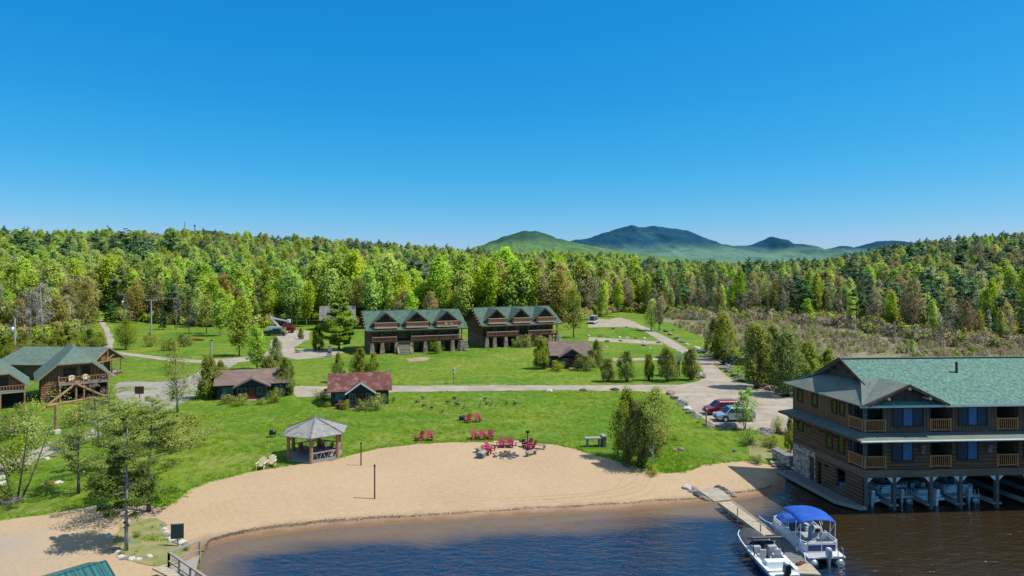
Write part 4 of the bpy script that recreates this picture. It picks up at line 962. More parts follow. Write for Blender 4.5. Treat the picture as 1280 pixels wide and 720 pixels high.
# main roof: gable with a hipped lower end
RY, RZ, EZ, EY = 4.5, 11.62, 8.62, -.75
gy0 = EY + (10.0 - EZ) / (RZ - EZ) * (RY - EY); gy1 = 2 * RY - gy0
def f(m):
    m.slab([(-.9, EY, EZ), (XR + .8, EY, EZ), (XR + .8, RY, RZ), (1.0, RY, RZ), (1.0, gy0, 10.0)], .13)
    m.slab([(-.9, 2 * RY - EY, EZ), (1.0, gy1, 10.0), (1.0, RY, RZ), (XR + .8, RY, RZ), (XR + .8, 2 * RY - EY, EZ)], .13)
roof = bb('roof', MT['roof_green'], f)
bb('hip', MT['roof_worn'], lambda m: m.slab([(-.9, EY, EZ + .003), (1.62, gy0 - .15, 10.05), (1.62, gy1 + .15, 10.05), (-.9, 2 * RY - EY, EZ + .003)], .13), roof)
bb('gablet', MT['timber'], lambda m: m.prism([(1.4, gy0 + .1, 9.95), (1.4, gy1 - .1, 9.95), (1.4, RY, 11.42)], (.15, 0, 0)), roof)
def f(m):
    m.beam((0.98, RY, RZ + .02), (0.98, gy0 - .35, 9.85), .08, .2); m.beam((0.98, RY, RZ + .02), (0.98, gy1 + .35, 9.85), .08, .2)
    for t in (0.15, 0.5, .85):
        for s in (-1, 1): m.tube([(.75, RY + s * t * 2.2, 11.3 - t * 1.35), (1.4, RY + s * t * 2.2, 11.3 - t * 1.35)], .09, 6)
bb('gablet_rake', MT['timber'], f, roof)
# low front pediment over the corner porch
CX, CW, AZ = 2.95, 3.35, 10.3
ypk = EY + (AZ - EZ) / (RZ - EZ) * (RY - EY)
bb('front_gable_roof', MT['roof_worn'], lambda m: (m.slab([(-.92, -1.0, EZ + .05), (CX, -1.0, AZ), (CX, ypk + .02, AZ + .02)], .12), m.slab([(-.93, -1.0, EZ + .051), (CX, ypk + .02, AZ + .021), (.93, gy0 + .03, 10.09)], .12)), roof)
bb('front_gable_roof', MT['roof_green'], lambda m: m.slab([(CX + CW, -1.0, EZ + .08), (CX, -1.0, AZ + .002), (CX, ypk + .4, AZ + .002), (CX + CW, EY + .3, EZ + .08)], .12), roof)
bb('pediment', MT['timber'], lambda m: m.prism([(CX - CW + .5, -.35, EZ + .08), (CX + CW - .5, -.35, EZ + .08), (CX, -.35, AZ - .2)], (0, .2, 0)), roof)
def f(m):
    m.beam((CX - CW, -1.03, EZ + .0), (CX, -1.03, AZ - .08), .06, .2); m.beam((CX + CW, -1.03, EZ + .0), (CX, -1.03, AZ - .08), .06, .2)
bb('rake_board', MT['timber'], f, roof)
for x, z in ((CX, AZ - .35), (CX - 1.7, AZ - 1.15), (CX + 1.7, AZ - 1.15)):
    bb('log_end', MT['rail_cap'], lambda m: m.tube([(x, -1.12, z), (x, -.3, z)], .1, 8), roof)
# the larger cross gable further along the front
C2, W2 = 20.2, 5.0
bb('cross_gable_roof', MT['roof_green'], lambda m: (m.slab([(C2 - W2, -1.1, EZ + .1), (C2, -1.1, RZ - .05), (C2, RY, RZ - .05), (C2 - W2, EY + .3, EZ + .1)], .12), m.slab([(C2 + W2, -1.1, EZ + .1), (C2, -1.1, RZ - .052), (C2, RY, RZ - .052), (C2 + W2, EY + .3, EZ + .1)], .12)), roof)
bb('cross_gable_wall', MT['board'], lambda m: m.prism([(C2 - W2 + .5, -.3, EZ + .1), (C2 + W2 - .5, -.3, EZ + .1), (C2, -.3, RZ - .3)], (0, .2, 0)), roof)
bb('eave_fascia', MT['fascia_green'], lambda m: (m.box(-.92, XR + .8, EY - .05, EY + .001, EZ - .2, EZ - .02), m.box(.0, 6.0, -.34, -.28, EZ - .12, EZ + .02)))
bb('soffit', MT['timber'], lambda m: m.box(-.85, XR, EY + .02, BD + .6, EZ - .06, EZ - .02))
bb('ridge_cap', MT['roof_worn'], lambda m: m.beam((1.0, RY, RZ + .03), (XR + .8, RY, RZ + .03), .32, .06), roof)
bb('gutter', MT['fascia_green'], lambda m: m.tube([(-1.15, -1.28, 5.86), (XR, -1.28, 5.86)], .06, 6))
bb('vent_pipe', MT['black'], lambda m: m.tube([(10.1, 2.7, 10.3), (10.1, 2.7, 11.5)], .09, 8), roof)
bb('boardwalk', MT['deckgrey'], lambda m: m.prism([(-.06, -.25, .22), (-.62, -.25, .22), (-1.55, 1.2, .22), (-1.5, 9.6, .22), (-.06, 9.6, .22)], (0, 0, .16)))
bb('boardwalk_edge', MT['greywood'], lambda m: (m.beam((-.62, -.3, .28), (-1.6, 1.2, .28), .06, .26), m.beam((-1.6, 1.2, .28), (-1.55, 9.6, .28), .06, .26), m.beam((-.06, -.3, .28), (-.64, -.3, .28), .06, .26)))
bb('wall_lamp', MT['black'], lambda m: m.box(-.2, -.01, 4.55, 4.75, 2.15, 2.35))
bb('dark_opening_sheet', MT['dark'], lambda m: m.box(.3, .34, 5.4, 6.0, .36, 2.3))  # near-black sheet behind the wall opening, standing in for the unlit inside

# ------------------------------------------------------------------ the two lodges
def lodge(loc, rz, L, stair, label, nd=3):
    T = thing('lodge', label, 'building', loc, rz); D = 13.5
    def b(name, mat, fn, parent=T, **k):
        m = MB(); fn(m); return m.build(name, mat, parent, **k)
    b('basement_wall', MT['stone_grey'], lambda m: m.box(.2, .45, 2.5, D, 0, 2.35)); b('basement_wall', MT['stone_grey'], lambda m: m.box(L - .45, L - .2, 2.5, D, 0, 2.35))
    b('basement_front', MT['timber'], lambda m: m.box(.45, L - .45, 2.5, 2.7, 0, 2.35))
    b('log_wall', MT['log'], lambda m: (m.prism([(.2, 2.5, 2.36), (.2, D, 2.36), (.2, D, 5.2), (.2, 6.75, 8.3), (.2, 2.5, 6.2)], (.25, 0, 0)), m.prism([(L - .45, 2.5, 2.36), (L - .45, D, 2.36), (L - .45, D, 5.2), (L - .45, 6.75, 8.3), (L - .45, 2.5, 6.2)], (.25, 0, 0)), m.box(.45, L - .45, 2.5, 2.7, 2.56, 5.9)))
    b('back_wall', MT['log'], lambda m: m.box(.45, L - .45, D - .2, D, 0, 5.0))
    b('deck', MT['timber'], lambda m: (m.box(0, L, 0, 2.48, 2.36, 2.56), m.box(0, L, -.06, 0.0, 2.3, 2.58)))
    ridge_z, eave_z, ey = 8.6, 4.95, -.42; ry = 6.75; sl = (ridge_z - eave_z) / (ry - ey)
    rf = b('roof', MT['roof_lodge'], lambda m: (m.slab([(-1.0, ey, eave_z), (L + 1.0, ey, eave_z), (L + .7, ry, ridge_z), (-1.0, ry, ridge_z)], .14), m.slab([(-1.0, 2 * ry - ey, eave_z), (-1.0, ry, ridge_z), (L + .7, ry, ridge_z), (L + 1.0, 2 * ry - ey, eave_z)], .14)))
    b('ridge_cap', MT['roof_cabin'], lambda m: m.beam((-1.0, ry, ridge_z + .02), (L + .7, ry, ridge_z + .02), .3, .06), rf)
    b('fascia', MT['timber'], lambda m: (m.box(-1.0, L + 1.0, ey - .05, ey, eave_z - .24, eave_z - .01), m.beam((-1.03, ey, eave_z - .1), (-1.03, ry, ridge_z - .06), .06, .22), m.beam((-1.03, 2 * ry - ey, eave_z - .1), (-1.03, ry, ridge_z - .06), .06, .22)), rf)
    for t in (.12, .27, .42, .57, .72, .87, 1.0):
        b('log_end', MT['rail_cap'], lambda m: m.tube([(-1.28, ey + (ry - ey) * t, eave_z + (ridge_z - eave_z) * t - .3), (.2, ey + (ry - ey) * t, eave_z + (ridge_z - eave_z) * t - .3)], .14, 8), rf)
    px = [.3, L * .12, L * .27, L * .43, L * .58, L * .73, L * .88, L - .3]
    for x in px:
        b('stone_pier', MT['pier_stone'], lambda m: m.hexa([(x - .5, -.35, 0), (x + .5, -.35, 0), (x + .5, .6, 0), (x - .5, .6, 0), (x - .32, -.18, 2.3), (x + .32, -.18, 2.3), (x + .32, .42, 2.3), (x - .32, .42, 2.3)]))
        b('porch_post', MT['timber'], lambda m: m.tube([(x, .12, 2.56), (x, .12, 5.1)], .13, 8))
    s0, s1 = stair
    for a, c in zip(px[:-1], px[1:]):
        if a < (s0 + s1) / 2 < c: continue
        railing(None, T, (a, -.12), (c, -.12), 2.56, .95, MT['rail_red'], gap=.3, cap=MT['rail_cap'], thick=.09)
    b('stairs', MT['concrete'], lambda m: stairs(m, s0, s1, -1.9, 1.2, 0, 2.5, 9))
    b('stair_wall', MT['pier_stone'], lambda m: (m.prism([(s0 - .35, -2.0, 0), (s0 - .35, 1.0, 0), (s0 - .35, 1.0, 2.2), (s0 - .35, -2.0, .3)], (.33, 0, 0)), m.prism([(s1 + .02, -2.0, 0), (s1 + .02, 1.0, 0), (s1 + .02, 1.0, 2.2), (s1 + .02, -2.0, .3)], (.33, 0, 0))))
    for i in range(len(px) - 1):
        a, c = px[i], px[i + 1]; w = c - a
        window(T, 'y', 2.5, a + w * .22, a + w * .8, 2.75, 4.75, MT['glass'], MT['frame_blue'] if i % 2 else MT['frame'], 3, name='glass_door', hbar=False)
        window(T, 'y', 2.5, a + w * .25, a + w * .78, .15, 2.1, MT['glass'], MT['frame'], 2, name='lower_door')
    cw = L / nd; hw = min(cw * .48, 3.1)
    for i in range(nd):
        cx = cw * (i + .5) - .15; dz, az = eave_z + 1.0, 8.55; yw = 1.9
        yb = ey + (az - eave_z) / sl
        d = b('dormer', MT['log'], lambda m: m.prism([(cx - hw + .35, yw, dz - .4), (cx + hw - .35, yw, dz - .4), (cx + hw - .35, yw, dz + .35), (cx, yw, az - .15), (cx - hw + .35, yw, dz + .35)], (0, .2, 0)))
        b('dormer_roof', MT['roof_lodge'], lambda m: (m.slab([(cx - hw, .55, dz), (cx, .55, az), (cx, yb + .5, az), (cx - hw, ey + (dz - eave_z) / sl + .5, dz)], .14), m.slab([(cx + hw, .55, dz), (cx, .55, az - .003), (cx, yb + .5, az - .003), (cx + hw, ey + (dz - eave_z) / sl + .5, dz)], .14)), d)
        b('rake_board', MT['timber'], lambda m: (m.beam((cx - hw - .05, .5, dz - .1), (cx, .5, az - .08), .08, .26), m.beam((cx + hw + .05, .5, dz - .1), (cx, .5, az - .08), .08, .26)), d)
        window(d, 'y', yw, cx - .9, cx + .9, dz + .15, dz + 1.75, MT['glass'], MT['frame_blue'], 3, name='dormer_window')
        b('balcony', MT['rail_cap'], lambda m: m.box(cx - hw + .75, cx + hw - .75, -.35, 1.88, dz - .62, dz - .42))
        railing(None, T, (cx - hw + .8, -.3), (cx + hw - .8, -.3), dz - .42, .95, MT['rail_red'], gap=.2, cap=MT['rail_cap'], thick=.11)
        railing(None, T, (cx - hw + .8, -.25), (cx - hw + .8, .9), dz - .42, .95, MT['rail_red'], gap=.2, cap=MT['rail_cap'], thick=.11)
    b('side_stairs', MT['concrete'], lambda m: stairs(m, L + .1, L + 1.1, -.9, 1.2, 0, 2.4, 8))
    return T
l1 = G(463.5, 443.3); lodge(l1, R(18.5), 19.6, (19.6 * .29, 19.6 * .41), 'three-storey log lodge with cream chairs on its right dormer balcony, behind the open lawn')
l2 = G(607, 435.2); lodge(l2, R(21.5), 17.8, (17.8 * .45, 17.8 * .56), 'three-storey log lodge with three dormers standing beside the brown-roofed cottage')

# ------------------------------------------------------------------ slate cottages
def cottage(loc, rz, L, D, roofm, label, wz=2.15, rh=1.9, porch=(.3, .72), pd=1.7, trim=None, curtains=True, windows=True):
    T = thing('cottage', label, 'building', loc, rz)
    def b(name, mat, fn, parent=T, **k):
        m = MB(); fn(m); return m.build(name, mat, parent, **k)
    b('wall', MT['cottage'], lambda m: (m.box(0, L, 0, .15, 0, wz), m.box(0, L, D - .15, D, 0, wz), m.prism([(0, .15, 0), (0, D - .15, 0), (0, D - .15, wz), (0, D / 2, wz + rh - .15), (0, .15, wz)], (.15, 0, 0)), m.prism([(L - .15, .15, 0), (L - .15, D - .15, 0), (L - .15, D - .15, wz), (L - .15, D / 2, wz + rh - .15), (L - .15, .15, wz)], (.15, 0, 0))))
    o = .45
    rf = b('roof', roofm, lambda m: (m.slab([(-o, -o, wz - .1), (L + o, -o, wz - .1), (L + o, D / 2, wz + rh), (-o, D / 2, wz + rh)], .1), m.slab([(-o, D + o, wz - .1), (-o, D / 2, wz + rh), (L + o, D / 2, wz + rh), (L + o, D + o, wz - .1)], .1)))
    p0, p1 = L * porch[0], L * porch[1]; pc = (p0 + p1) / 2; pz = wz - .12; ph = wz + rh * .62
    b('porch_wall', MT['cottage'], lambda m: (m.box(p0, p1, -pd, -pd + .12, 0, .85), m.prism([(p0, -pd, pz), (p1, -pd, pz), (pc, -pd, ph - .12)], (0, .12, 0)), m.box(p0, p0 + .14, -pd, -pd + .121, .85, pz), m.box(p1 - .14, p1, -pd, -pd + .121, .85, pz), m.box(p0, p0 + .12, -pd + .12, 0, 0, pz), m.box(p1 - .12, p1, -pd + .12, 0, 0, pz)))
    back = D / 2 * (ph - wz + .1) / (rh + .1)
    pr = b('porch_roof', roofm, lambda m: (m.slab([(p0 - .4, -pd - .4, pz - .12), (pc, -pd - .4, ph), (pc, back + .3, ph), (p0 - .4, .2, pz - .12)], .1), m.slab([(p1 + .4, -pd - .4, pz - .12), (pc, -pd - .4, ph - .002), (pc, back + .3, ph - .002), (p1 + .4, .2, pz - .12)], .1)))
    b('rake_board', trim or MT['roof_brown'], lambda m: (m.beam((p0 - .42, -pd - .43, pz - .14), (pc, -pd - .43, ph - .03), .06, .17), m.beam((p1 + .42, -pd - .43, pz - .14), (pc, -pd - .43, ph - .03), .06, .17)), pr)
    dw = .45
    dr = b('door', MT['door_red'], lambda m: m.box(pc - dw, pc + dw, -pd - .04, -pd + .02, 0.02, .95)); window(dr, 'y', -pd - .0, pc - dw + .05, pc + dw - .05, 1.0, 1.85, MT['glass'], MT['door_red'], 1, name='door_window')
    for a, c in ((p0 + .2, pc - dw - .25), (pc + dw + .25, p1 - .2)): window(T, 'y', -pd + .06, a, c, .95, 1.8, MT['glass'], MT['frame_blue'], 2, name='screen_window')
    if windows:
        window(T, 'y', 0, p0 * .25, p0 * .82, .75, 1.75, MT['glass_aqua'] if curtains else MT['glass'], MT['cottage'], 2, name='window')
        window(T, 'y', 0, p1 + (L - p1) * .35, p1 + (L - p1) * .85, .75, 1.75, MT['glass_aqua'] if curtains == 2 else MT['glass'], MT['cottage'], 2, name='window')
    b('doorstep', MT['concrete'], lambda m: m.box(pc - .6, pc + .6, -pd - .75, -pd - .05, 0, .22), bevel=.03)
    return T
c1 = G(271, 500.5); cottage((c1[0], c1[1], 1.0), R(17), 9.0, 5.6, MT['roof_brown'], 'slate blue cottage with grey-brown roof, red door and hedge in front', curtains=2, rh=1.55, porch=(.29, .74))
c2 = G(413.5, 508.5); cottage((c2[0], c2[1], 1.0), R(13), 7.5, 5.2, MT['roof_red'], 'slate blue cottage with worn red roof and white gable trim', trim=MT['white'], wz=2.1, rh=1.9, porch=(.30, .72), pd=1.3)
c3 = G(690, 459.5); cottage((c3[0], c3[1], 1.0), R(4), 6.9, 5.6, MT['roof_brown'], 'dark slate cottage with brown roof between two cedars, before the lodge', windows=False, rh=2.1, wz=2.3, porch=(.2, .78), curtains=False)

# ------------------------------------------------------------------ log cabins on the left
def cabin(loc, rz, label, scale=1.0, deck=True):
    T = thing('log_cabin', label, 'building', loc, rz, scale=scale)
    Wd, D = 8.0, 9.0; ez, rzt, cz = 3.6, 7.2, 5.3
    def b(name, mat, fn, parent=T, **k):
        m = MB(); fn(m); return m.build(name, mat, parent, **k)
    hx = (cz - ez) / (rzt - ez) * Wd / 2
    b('lower_wall', MT['cabin_log'], lambda m: (m.box(0, Wd, 0, .2, 0, 2.5), m.box(0, .2, .2, D, 0, ez - .05), m.box(Wd - .2, Wd, .2, D, 0, ez - .05), m.box(.2, Wd - .2, D - .2, D, 0, ez)))
    b('gable_wall', MT['cabin_board'], lambda m: m.prism([(0, 0, 2.5), (Wd, 0, 2.5), (Wd, 0, ez - .1), (Wd - hx, 0, cz - .12), (hx, 0, cz - .12), (0, 0, ez - .1)], (0, .18, 0)))
    o = .7; ex = -o; exz = ez - o * (rzt - ez) / (Wd / 2); fy = -.9; hy = 2.6
    t = (cz - exz) / (rzt - exz); hxl = ex + (Wd / 2 - ex) * t
    rf = b('roof', MT['roof_cabin'], lambda m: (
        m.slab([(ex, fy, exz), (hxl, fy, cz), (Wd / 2, hy, rzt), (Wd / 2, D + .6, rzt), (ex, D + .6, exz)], .12),
        m.slab([(Wd - ex, fy, exz), (Wd - hxl, fy, cz), (Wd / 2, hy, rzt), (Wd / 2, D + .6, rzt), (Wd - ex, D + .6, exz)], .12),
        m.slab([(hxl, fy, cz + .002), (Wd - hxl, fy, cz + .002), (Wd / 2, hy, rzt + .002)], .12)))
    b('rake_board', MT['trim_tan'], lambda m: (m.beam((ex, fy - .03, exz - .07), (hxl, fy - .03, cz - .07), .06, .18), m.beam((Wd - ex, fy - .03, exz - .07), (Wd - hxl, fy - .03, cz - .07), .06, .18), m.beam((hxl, fy - .03, cz - .07), (Wd - hxl, fy - .03, cz - .07), .06, .18)), rf)
    window(T, 'y', 0, 2.7, 4.1, 3.2, 4.5, MT['glass'], MT['frame'], 1); window(T, 'y', 0, 4.9, 5.8, 2.7, 4.6, MT['glass'], MT['frame'], 1, name='deck_door')
    window(T, 'x', 0, 3.2, 4.2, 1.2, 2.3, MT['glass'], MT['frame'], 1)
    if deck:
        b('deck', MT['greywood'], lambda m: m.box(2.0, Wd + .1, -1.9, -.02, 2.4, 2.6))
        railing(None, T, (2.05, -1.85), (Wd, -1.85), 2.6, .9, MT['logpost'], gap=.35, thick=.07)
        railing(None, T, (2.05, -1.8), (2.05, -.1), 2.6, .9, MT['logpost'], gap=.35, thick=.07)
        for x in (2.15, 5.0, 7.95): b('deck_post', MT['logpost'], lambda m: m.tube([(x, -1.8, 0), (x, -1.8, 3.5 if x > 6 else 2.4)], .11, 8))
        b('deck_brace', MT['timber'], lambda m: (m.beam((2.2, -1.0, .1), (4.6, -1.0, 2.3), .14), m.beam((4.9, -1.0, .1), (2.9, -1.0, 2.3), .14)))
        b('under_deck_dark_sheet', MT['dark'], lambda m: m.box(2.3, Wd - .1, -.06, -.01, .2, 2.3))  # near-black sheet on the wall under the deck
    return T
k1 = G(51, 503.5); cabin((k1[0], k1[1], 1.0), R(36), 'two-storey log cabin with clipped gable and cream chairs on its deck, behind the log archway', .97)
cabin((k1[0] - 6.4, k1[1] - 5.9, 1.0), R(36), 'log cabin cut by the left edge of the view, only its green roof corner visible', .86)
def long_house():
    p = G(113, 475.5); T = thing('log_house', 'long low log house with green roof and a timbered porch gable, behind the log cabin', 'building', (p[0], p[1], 1.0), R(-4))
    def b(name, mat, fn, parent=T, **k):
        m = MB(); fn(m); return m.build(name, mat, parent, **k)
    L, D, ez, rz = 15.5, 7.5, 2.7, 4.9; o = .8
    b('wall', MT['cabin_log'], lambda m: (m.box(-L, -1.8, 0.2, .4, 0, ez), m.box(-L, -1.8, D - .2, D, 0, ez), m.prism([(-2.0, .2, 0), (-2.0, D, 0), (-2.0, D, ez), (-2.0, D / 2, rz - .1), (-2.0, .2, ez)], (.2, 0, 0)), m.prism([(-L, .4, 0), (-L, D - .2, 0), (-L, D - .2, ez), (-L, D / 2, rz - .1), (-L, .4, ez)], (.2, 0, 0))))
    rf = b('roof', MT['roof_cabin'], lambda m: (m.slab([(-L - o, -o, ez - .2), (.5, -o, ez - .2), (.5, D / 2, rz), (-L - o + 2, D / 2, rz)], .12), m.slab([(-L - o, D + o, ez - .2), (-L - o + 2, D / 2, rz), (.5, D / 2, rz), (.5, D + o, ez - .2)], .12)))
    b('rake_board', MT['trim_tan'], lambda m: (m.beam((.53, -o, ez - .28), (.53, D / 2, rz - .07), .06, .22), m.beam((.53, D + o, ez - .28), (.53, D / 2, rz - .07), .06, .22)), rf)
    b('truss', MT['logpost'], lambda m: (m.beam((.25, 0, ez - .05), (.25, D, ez - .05), .2), m.beam((.25, D / 2, ez), (.25, D / 2, rz - .2), .2), m.beam((.25, D / 2, ez + .1), (.25, D * .25, ez + .9), .16), m.beam((.25, D / 2, ez + .1), (.25, D * .75, ez + .9), .16)))
    for y in (.15, 2.6, 5.0, D - .15): b('porch_post', MT['logpost'], lambda m: m.tube([(.2, y, .5), (.2, y, ez)], .13, 8))
    b('porch_deck', MT['greywood'], lambda m: m.box(-1.8, .4, .1, D, .35, .5)); b('porch_skirt', MT['cabin_board'], lambda m: m.box(.25, .36, .1, D, 0, .36))
    b('porch_gable', MT['cabin_board'], lambda m: m.prism([(-.2, .2, ez + .05), (-.2, D - .2, ez + .05), (-.2, D / 2, rz - .3)], (.08, 0, 0)))
    for y0, y1 in ((.5, 2.2), (3.0, 4.6), (5.4, 7.0)): window(T, 'x', -1.8, y0, y1, .9, 2.3, MT['glass'], MT['frame'], 2, out=1)
    for x0 in (-4.8, -8.5, -12.5): window(T, 'y', .2, x0, x0 + 1.3, .9, 2.1, MT['glass'], MT['frame_blue'], 1)
    b('porch_steps', MT['greywood'], lambda m: [m.box(.4 + i * .3, .7 + i * .3, 2.8, 4.6, .3 - i * .13, .42 - i * .13) for i in range(3)])
    for y in (2.8, 4.6): b('stair_rail', MT['logpost'], lambda m: (m.beam((.5, y, 1.3), (1.6, y, .8), .09), m.beam((1.55, y, 0), (1.55, y, .85), .09), m.beam((.5, y, .4), (.5, y, 1.35), .09)))
long_house()
def far_house():
    p = G(398, 416); T = thing('house', 'pale grey roofed house half hidden behind the tall yellow-green pine', 'building', (p[0] - 1, p[1] + 6, 1.0), R(14))
    def b(name, mat, fn, parent=T, **k):
        m = MB(); fn(m); return m.build(name, mat, parent, **k)
    b('wall', MT['cottage'], lambda m: m.box(0, 9, 0, 7, 0, 3.0)); b('gable_wall', MT['cottage'], lambda m: (m.prism([(0, 0, 3), (0, 7, 3), (0, 3.5, 6.4)], (.2, 0, 0)), m.prism([(8.8, 0, 3), (8.8, 7, 3), (8.8, 3.5, 6.4)], (.2, 0, 0))))
    b('roof', MT['stone_grey'], lambda m: (m.slab([(-.5, -.5, 2.8), (9.5, -.5, 2.8), (9.5, 3.5, 6.6), (-.5, 3.5, 6.6)], .121), m.slab([(-.5, 7.5, 2.8), (-.5, 3.5, 6.6), (9.5, 3.5, 6.6), (9.5, 7.5, 2.8)], .12)))
    window(T, 'y', 0, 1.5, 3.0, 1.0, 2.2, MT['glass'], MT['white'], 2); window(T, 'y', 0, 5.5, 7.0, 1.0, 2.2, MT['glass'], MT['white'], 2)
far_house()

# ------------------------------------------------------------------ gazebo
def gazebo():
    p = GT(394, 570); T = thing('gazebo', 'six-sided wooden gazebo with silvery shingle roof at the edge of the beach', 'gazebo', (p[0], p[1], p[2] - .02), R(8))
    def b(name, mat, fn, parent=T, **k):
        m = MB(); fn(m); return m.build(name, mat, parent, **k)
    r, re, ez, az = 2.65, 3.35, 2.55, 3.85; h = lambda k, q: (q * math.cos(PI / 3 * k + PI / 6), q * math.sin(PI / 3 * k + PI / 6))
    b('floor', MT['greywood'], lambda m: m.prism([(*h(k, r + .15), 0.02) for k in range(6)], (0, 0, .2)))
    rf = b('roof', MT['roof_gazebo'], lambda m: [m.slab([(*h(k, re), ez), (*h(k + 1, re), ez), (0, 0, az)], .08) for k in range(6)])
    b('roof_hip', MT['stone_grey'], lambda m: [m.beam((*h(k, re), ez + .03), (0, 0, az + .03), .14, .06) for k in range(6)], rf)
    b('eave_beam', MT['logpost'], lambda m: [m.beam((*h(k, r), ez - .02), (*h(k + 1, r), ez - .02), .14, .16) for k in range(6)])
    for k in range(6):
        x, y = h(k, r)
        pst = b('post', MT['logpost'], lambda m: m.tube([(x, y, 0), (x, y, ez)], [.19, .16], 9))
        def f(m):
            for s in (-1, 1):
                e = Vector(h(k + s, r)); d = (e - Vector((x, y))).normalized(); m.beam((x, y, ez - .65), (x + d.x * .65, y + d.y * .65, ez - .08), .09)
        b('bracket', MT['logpost'], f, pst)
    for k in (3, 4, 5, 0, 1):
        if k == 3: continue
        a = Vector((*h(k, r), 0)); c = Vector((*h(k + 1, r), 0)); U = Vector((0, 0, 1))
        def f(m):
            m.beam(a + U * .95, c + U * .95, .1); m.beam(a + U * .28, c + U * .28, .08); n = 7
            for i in range(n):
                q0 = a.lerp(c, (i + .15) / n); q1 = a.lerp(c, (i + .85) / n)
                if i % 2: q0, q1 = q1, q0
                m.tube([q0 + U * .28, q1 + U * .95], .035, 5)
        b('twig_railing', MT['greywood'], f)
    return p
gz = gazebo()
# ------------------------------------------------------------------ adirondack chairs, benches, fire ring
def make_chair(label, mat, loc, rz, group):
    T = thing('adirondack_chair', label, 'chair', loc, rz, group)
    m = MB(); m.hexa([(-.27, -.32, .30), (.27, -.32, .30), (.24, .22, .16), (-.24, .22, .16), (-.27, -.32, .36), (.27, -.32, .36), (.24, .22, .22), (-.24, .22, .22)]); m.build('seat', mat, T)
    m = MB(); n = 5
    for i in range(n):
        c = (i - 2) * .105; top = .98 - .035 * (i - 2) ** 2; w = .047; k = 1.35
        m.hexa([(c - w, .17, .2), (c + w, .17, .2), (c + w, .20, .2), (c - w, .20, .2), (c * k - w * k, .52, top), (c * k + w * k, .52, top), (c * k + w * k, .55, top), (c * k - w * k, .55, top)])
    m.box(-.25, .25, .33, .37, .50, .58); m.build('backrest', mat, T)
    for s in (-1, 1):
        m = MB(); m.box(s * .35 - .075, s * .35 + .075, -.38, .36, .53, .57); m.build('arm', mat, T)
        m = MB(); m.box(s * .33 - .03, s * .33 + .03, -.36, -.24, 0, .53); m.build('leg', mat, T)
        m = MB(); m.beam((s * .30, -.28, .26), (s * .30, .62, .03), .05, .12); m.build('leg', mat, T)
    return T
RC = 'red Adirondack chairs'
def seat(i, u, v, rz, label, mat='chair_red', group=RC, src={}):
    p = GT(u, v); z = p[2] + (.03 if mat else .0)
    z = p[2] + .03
    if mat not in src: src[mat] = make_chair(label, MT[mat], (p[0], p[1], z), R(rz), group)
    else: dup(src[mat], (p[0], p[1], z), R(rz), label, group)
for i, (u, v, rz, lab) in enumerate([
    (524, 551, -40, 'red Adirondack chair, left of the lone pair at the beach edge, left of the trio'), (537, 550.5, 10, 'red Adirondack chair, right of the lone pair at the beach edge, left of the trio'),
    (593, 549.5, 20, 'left red Adirondack chair of the trio standing on the lawn above the fire ring'), (603, 549.5, 10, 'middle red Adirondack chair of the trio standing on the lawn above the fire ring'), (612.5, 549.5, -12, 'right red Adirondack chair of the trio standing on the lawn above the fire ring'),
    (585, 528.5, -20, 'red Adirondack chair on the open lawn beside the dark tub'), (597.5, 527.5, 14, 'red Adirondack chair on the open lawn, farther from the dark tub'),
    (627.5, 559.5, 5, 'red Adirondack chair in front of the pale bench, left of two, behind the fire ring'), (637.5, 559.5, -5, 'red Adirondack chair in front of the pale bench, right of two, behind the fire ring'),
    (608.5, 569, 70, 'red Adirondack chair left of the fire ring, beside the grey box'), (613, 564, 60, 'red Adirondack chair left of the fire ring, behind its neighbour'),
    (659.5, 560.5, -55, 'dark red Adirondack chair right of the fire ring by the grill'), (664, 563, -75, 'dark red Adirondack chair right of the fire ring by the slanted grey bench'),
    (424, 511, -15, 'faded pink-red Adirondack chair in front of the red-roofed cottage')]): seat(i, u, v, rz, lab)
for u, v, rz, lab in [(326.5, 586.5, 0, 'cream Adirondack chair beside the gazebo, left of the small table'), (339.5, 583.5, 8, 'cream Adirondack chair beside the gazebo, right of the small table')]:
    seat(0, u, v, rz, lab, 'chair_cream', 'cream Adirondack chairs by the gazebo')
# cream chairs on balconies and decks, red chairs in the gazebo
def free_chair(src, loc, rz, label, group, mat):
    ob = [o for o in bpy.data.objects if o.name.startswith('adirondack_chair') and o.type == 'EMPTY' and o.children and o.children[0].data.materials[0] == MT[mat]][0]
    dup(ob, loc, rz, label, group)
def local(root_loc, rz, x, y, z): c, s = math.cos(rz), math.sin(rz); return (root_loc[0] + c * x - s * y, root_loc[1] + s * x + c * y, root_loc[2] + z)
for x in (16.0, 17.2): q = local(l1, R(18.5), x, .3, 5.2); free_chair(None, q, R(18.5), 'cream chair on the right dormer balcony of the lodge with front stairs', 'cream chairs on the lodge balcony', 'chair_cream')
for x, lab in ((3.6, 'cream chair on the log cabin deck, nearer its stairs end'), (5.3, 'cream chair on the log cabin deck, under the window side post')):
    q = local((k1[0], k1[1], 1.0), R(36), x * .97, -.8 * .97, 2.6 * .97); free_chair(None, q, R(36), 'cream chair on the upper deck of the log cabin', 'cream chairs on the cabin deck', 'chair_cream')
for dx, dy, r in ((-1.2, .3, 60), (.3, .9, 10), (1.2, .2, -50)):
    free_chair(None, (gz[0] + dx, gz[1] + dy, gz[2] + .22), R(r), 'red chair standing inside the gazebo', 'red chairs inside the gazebo', 'chair_red')
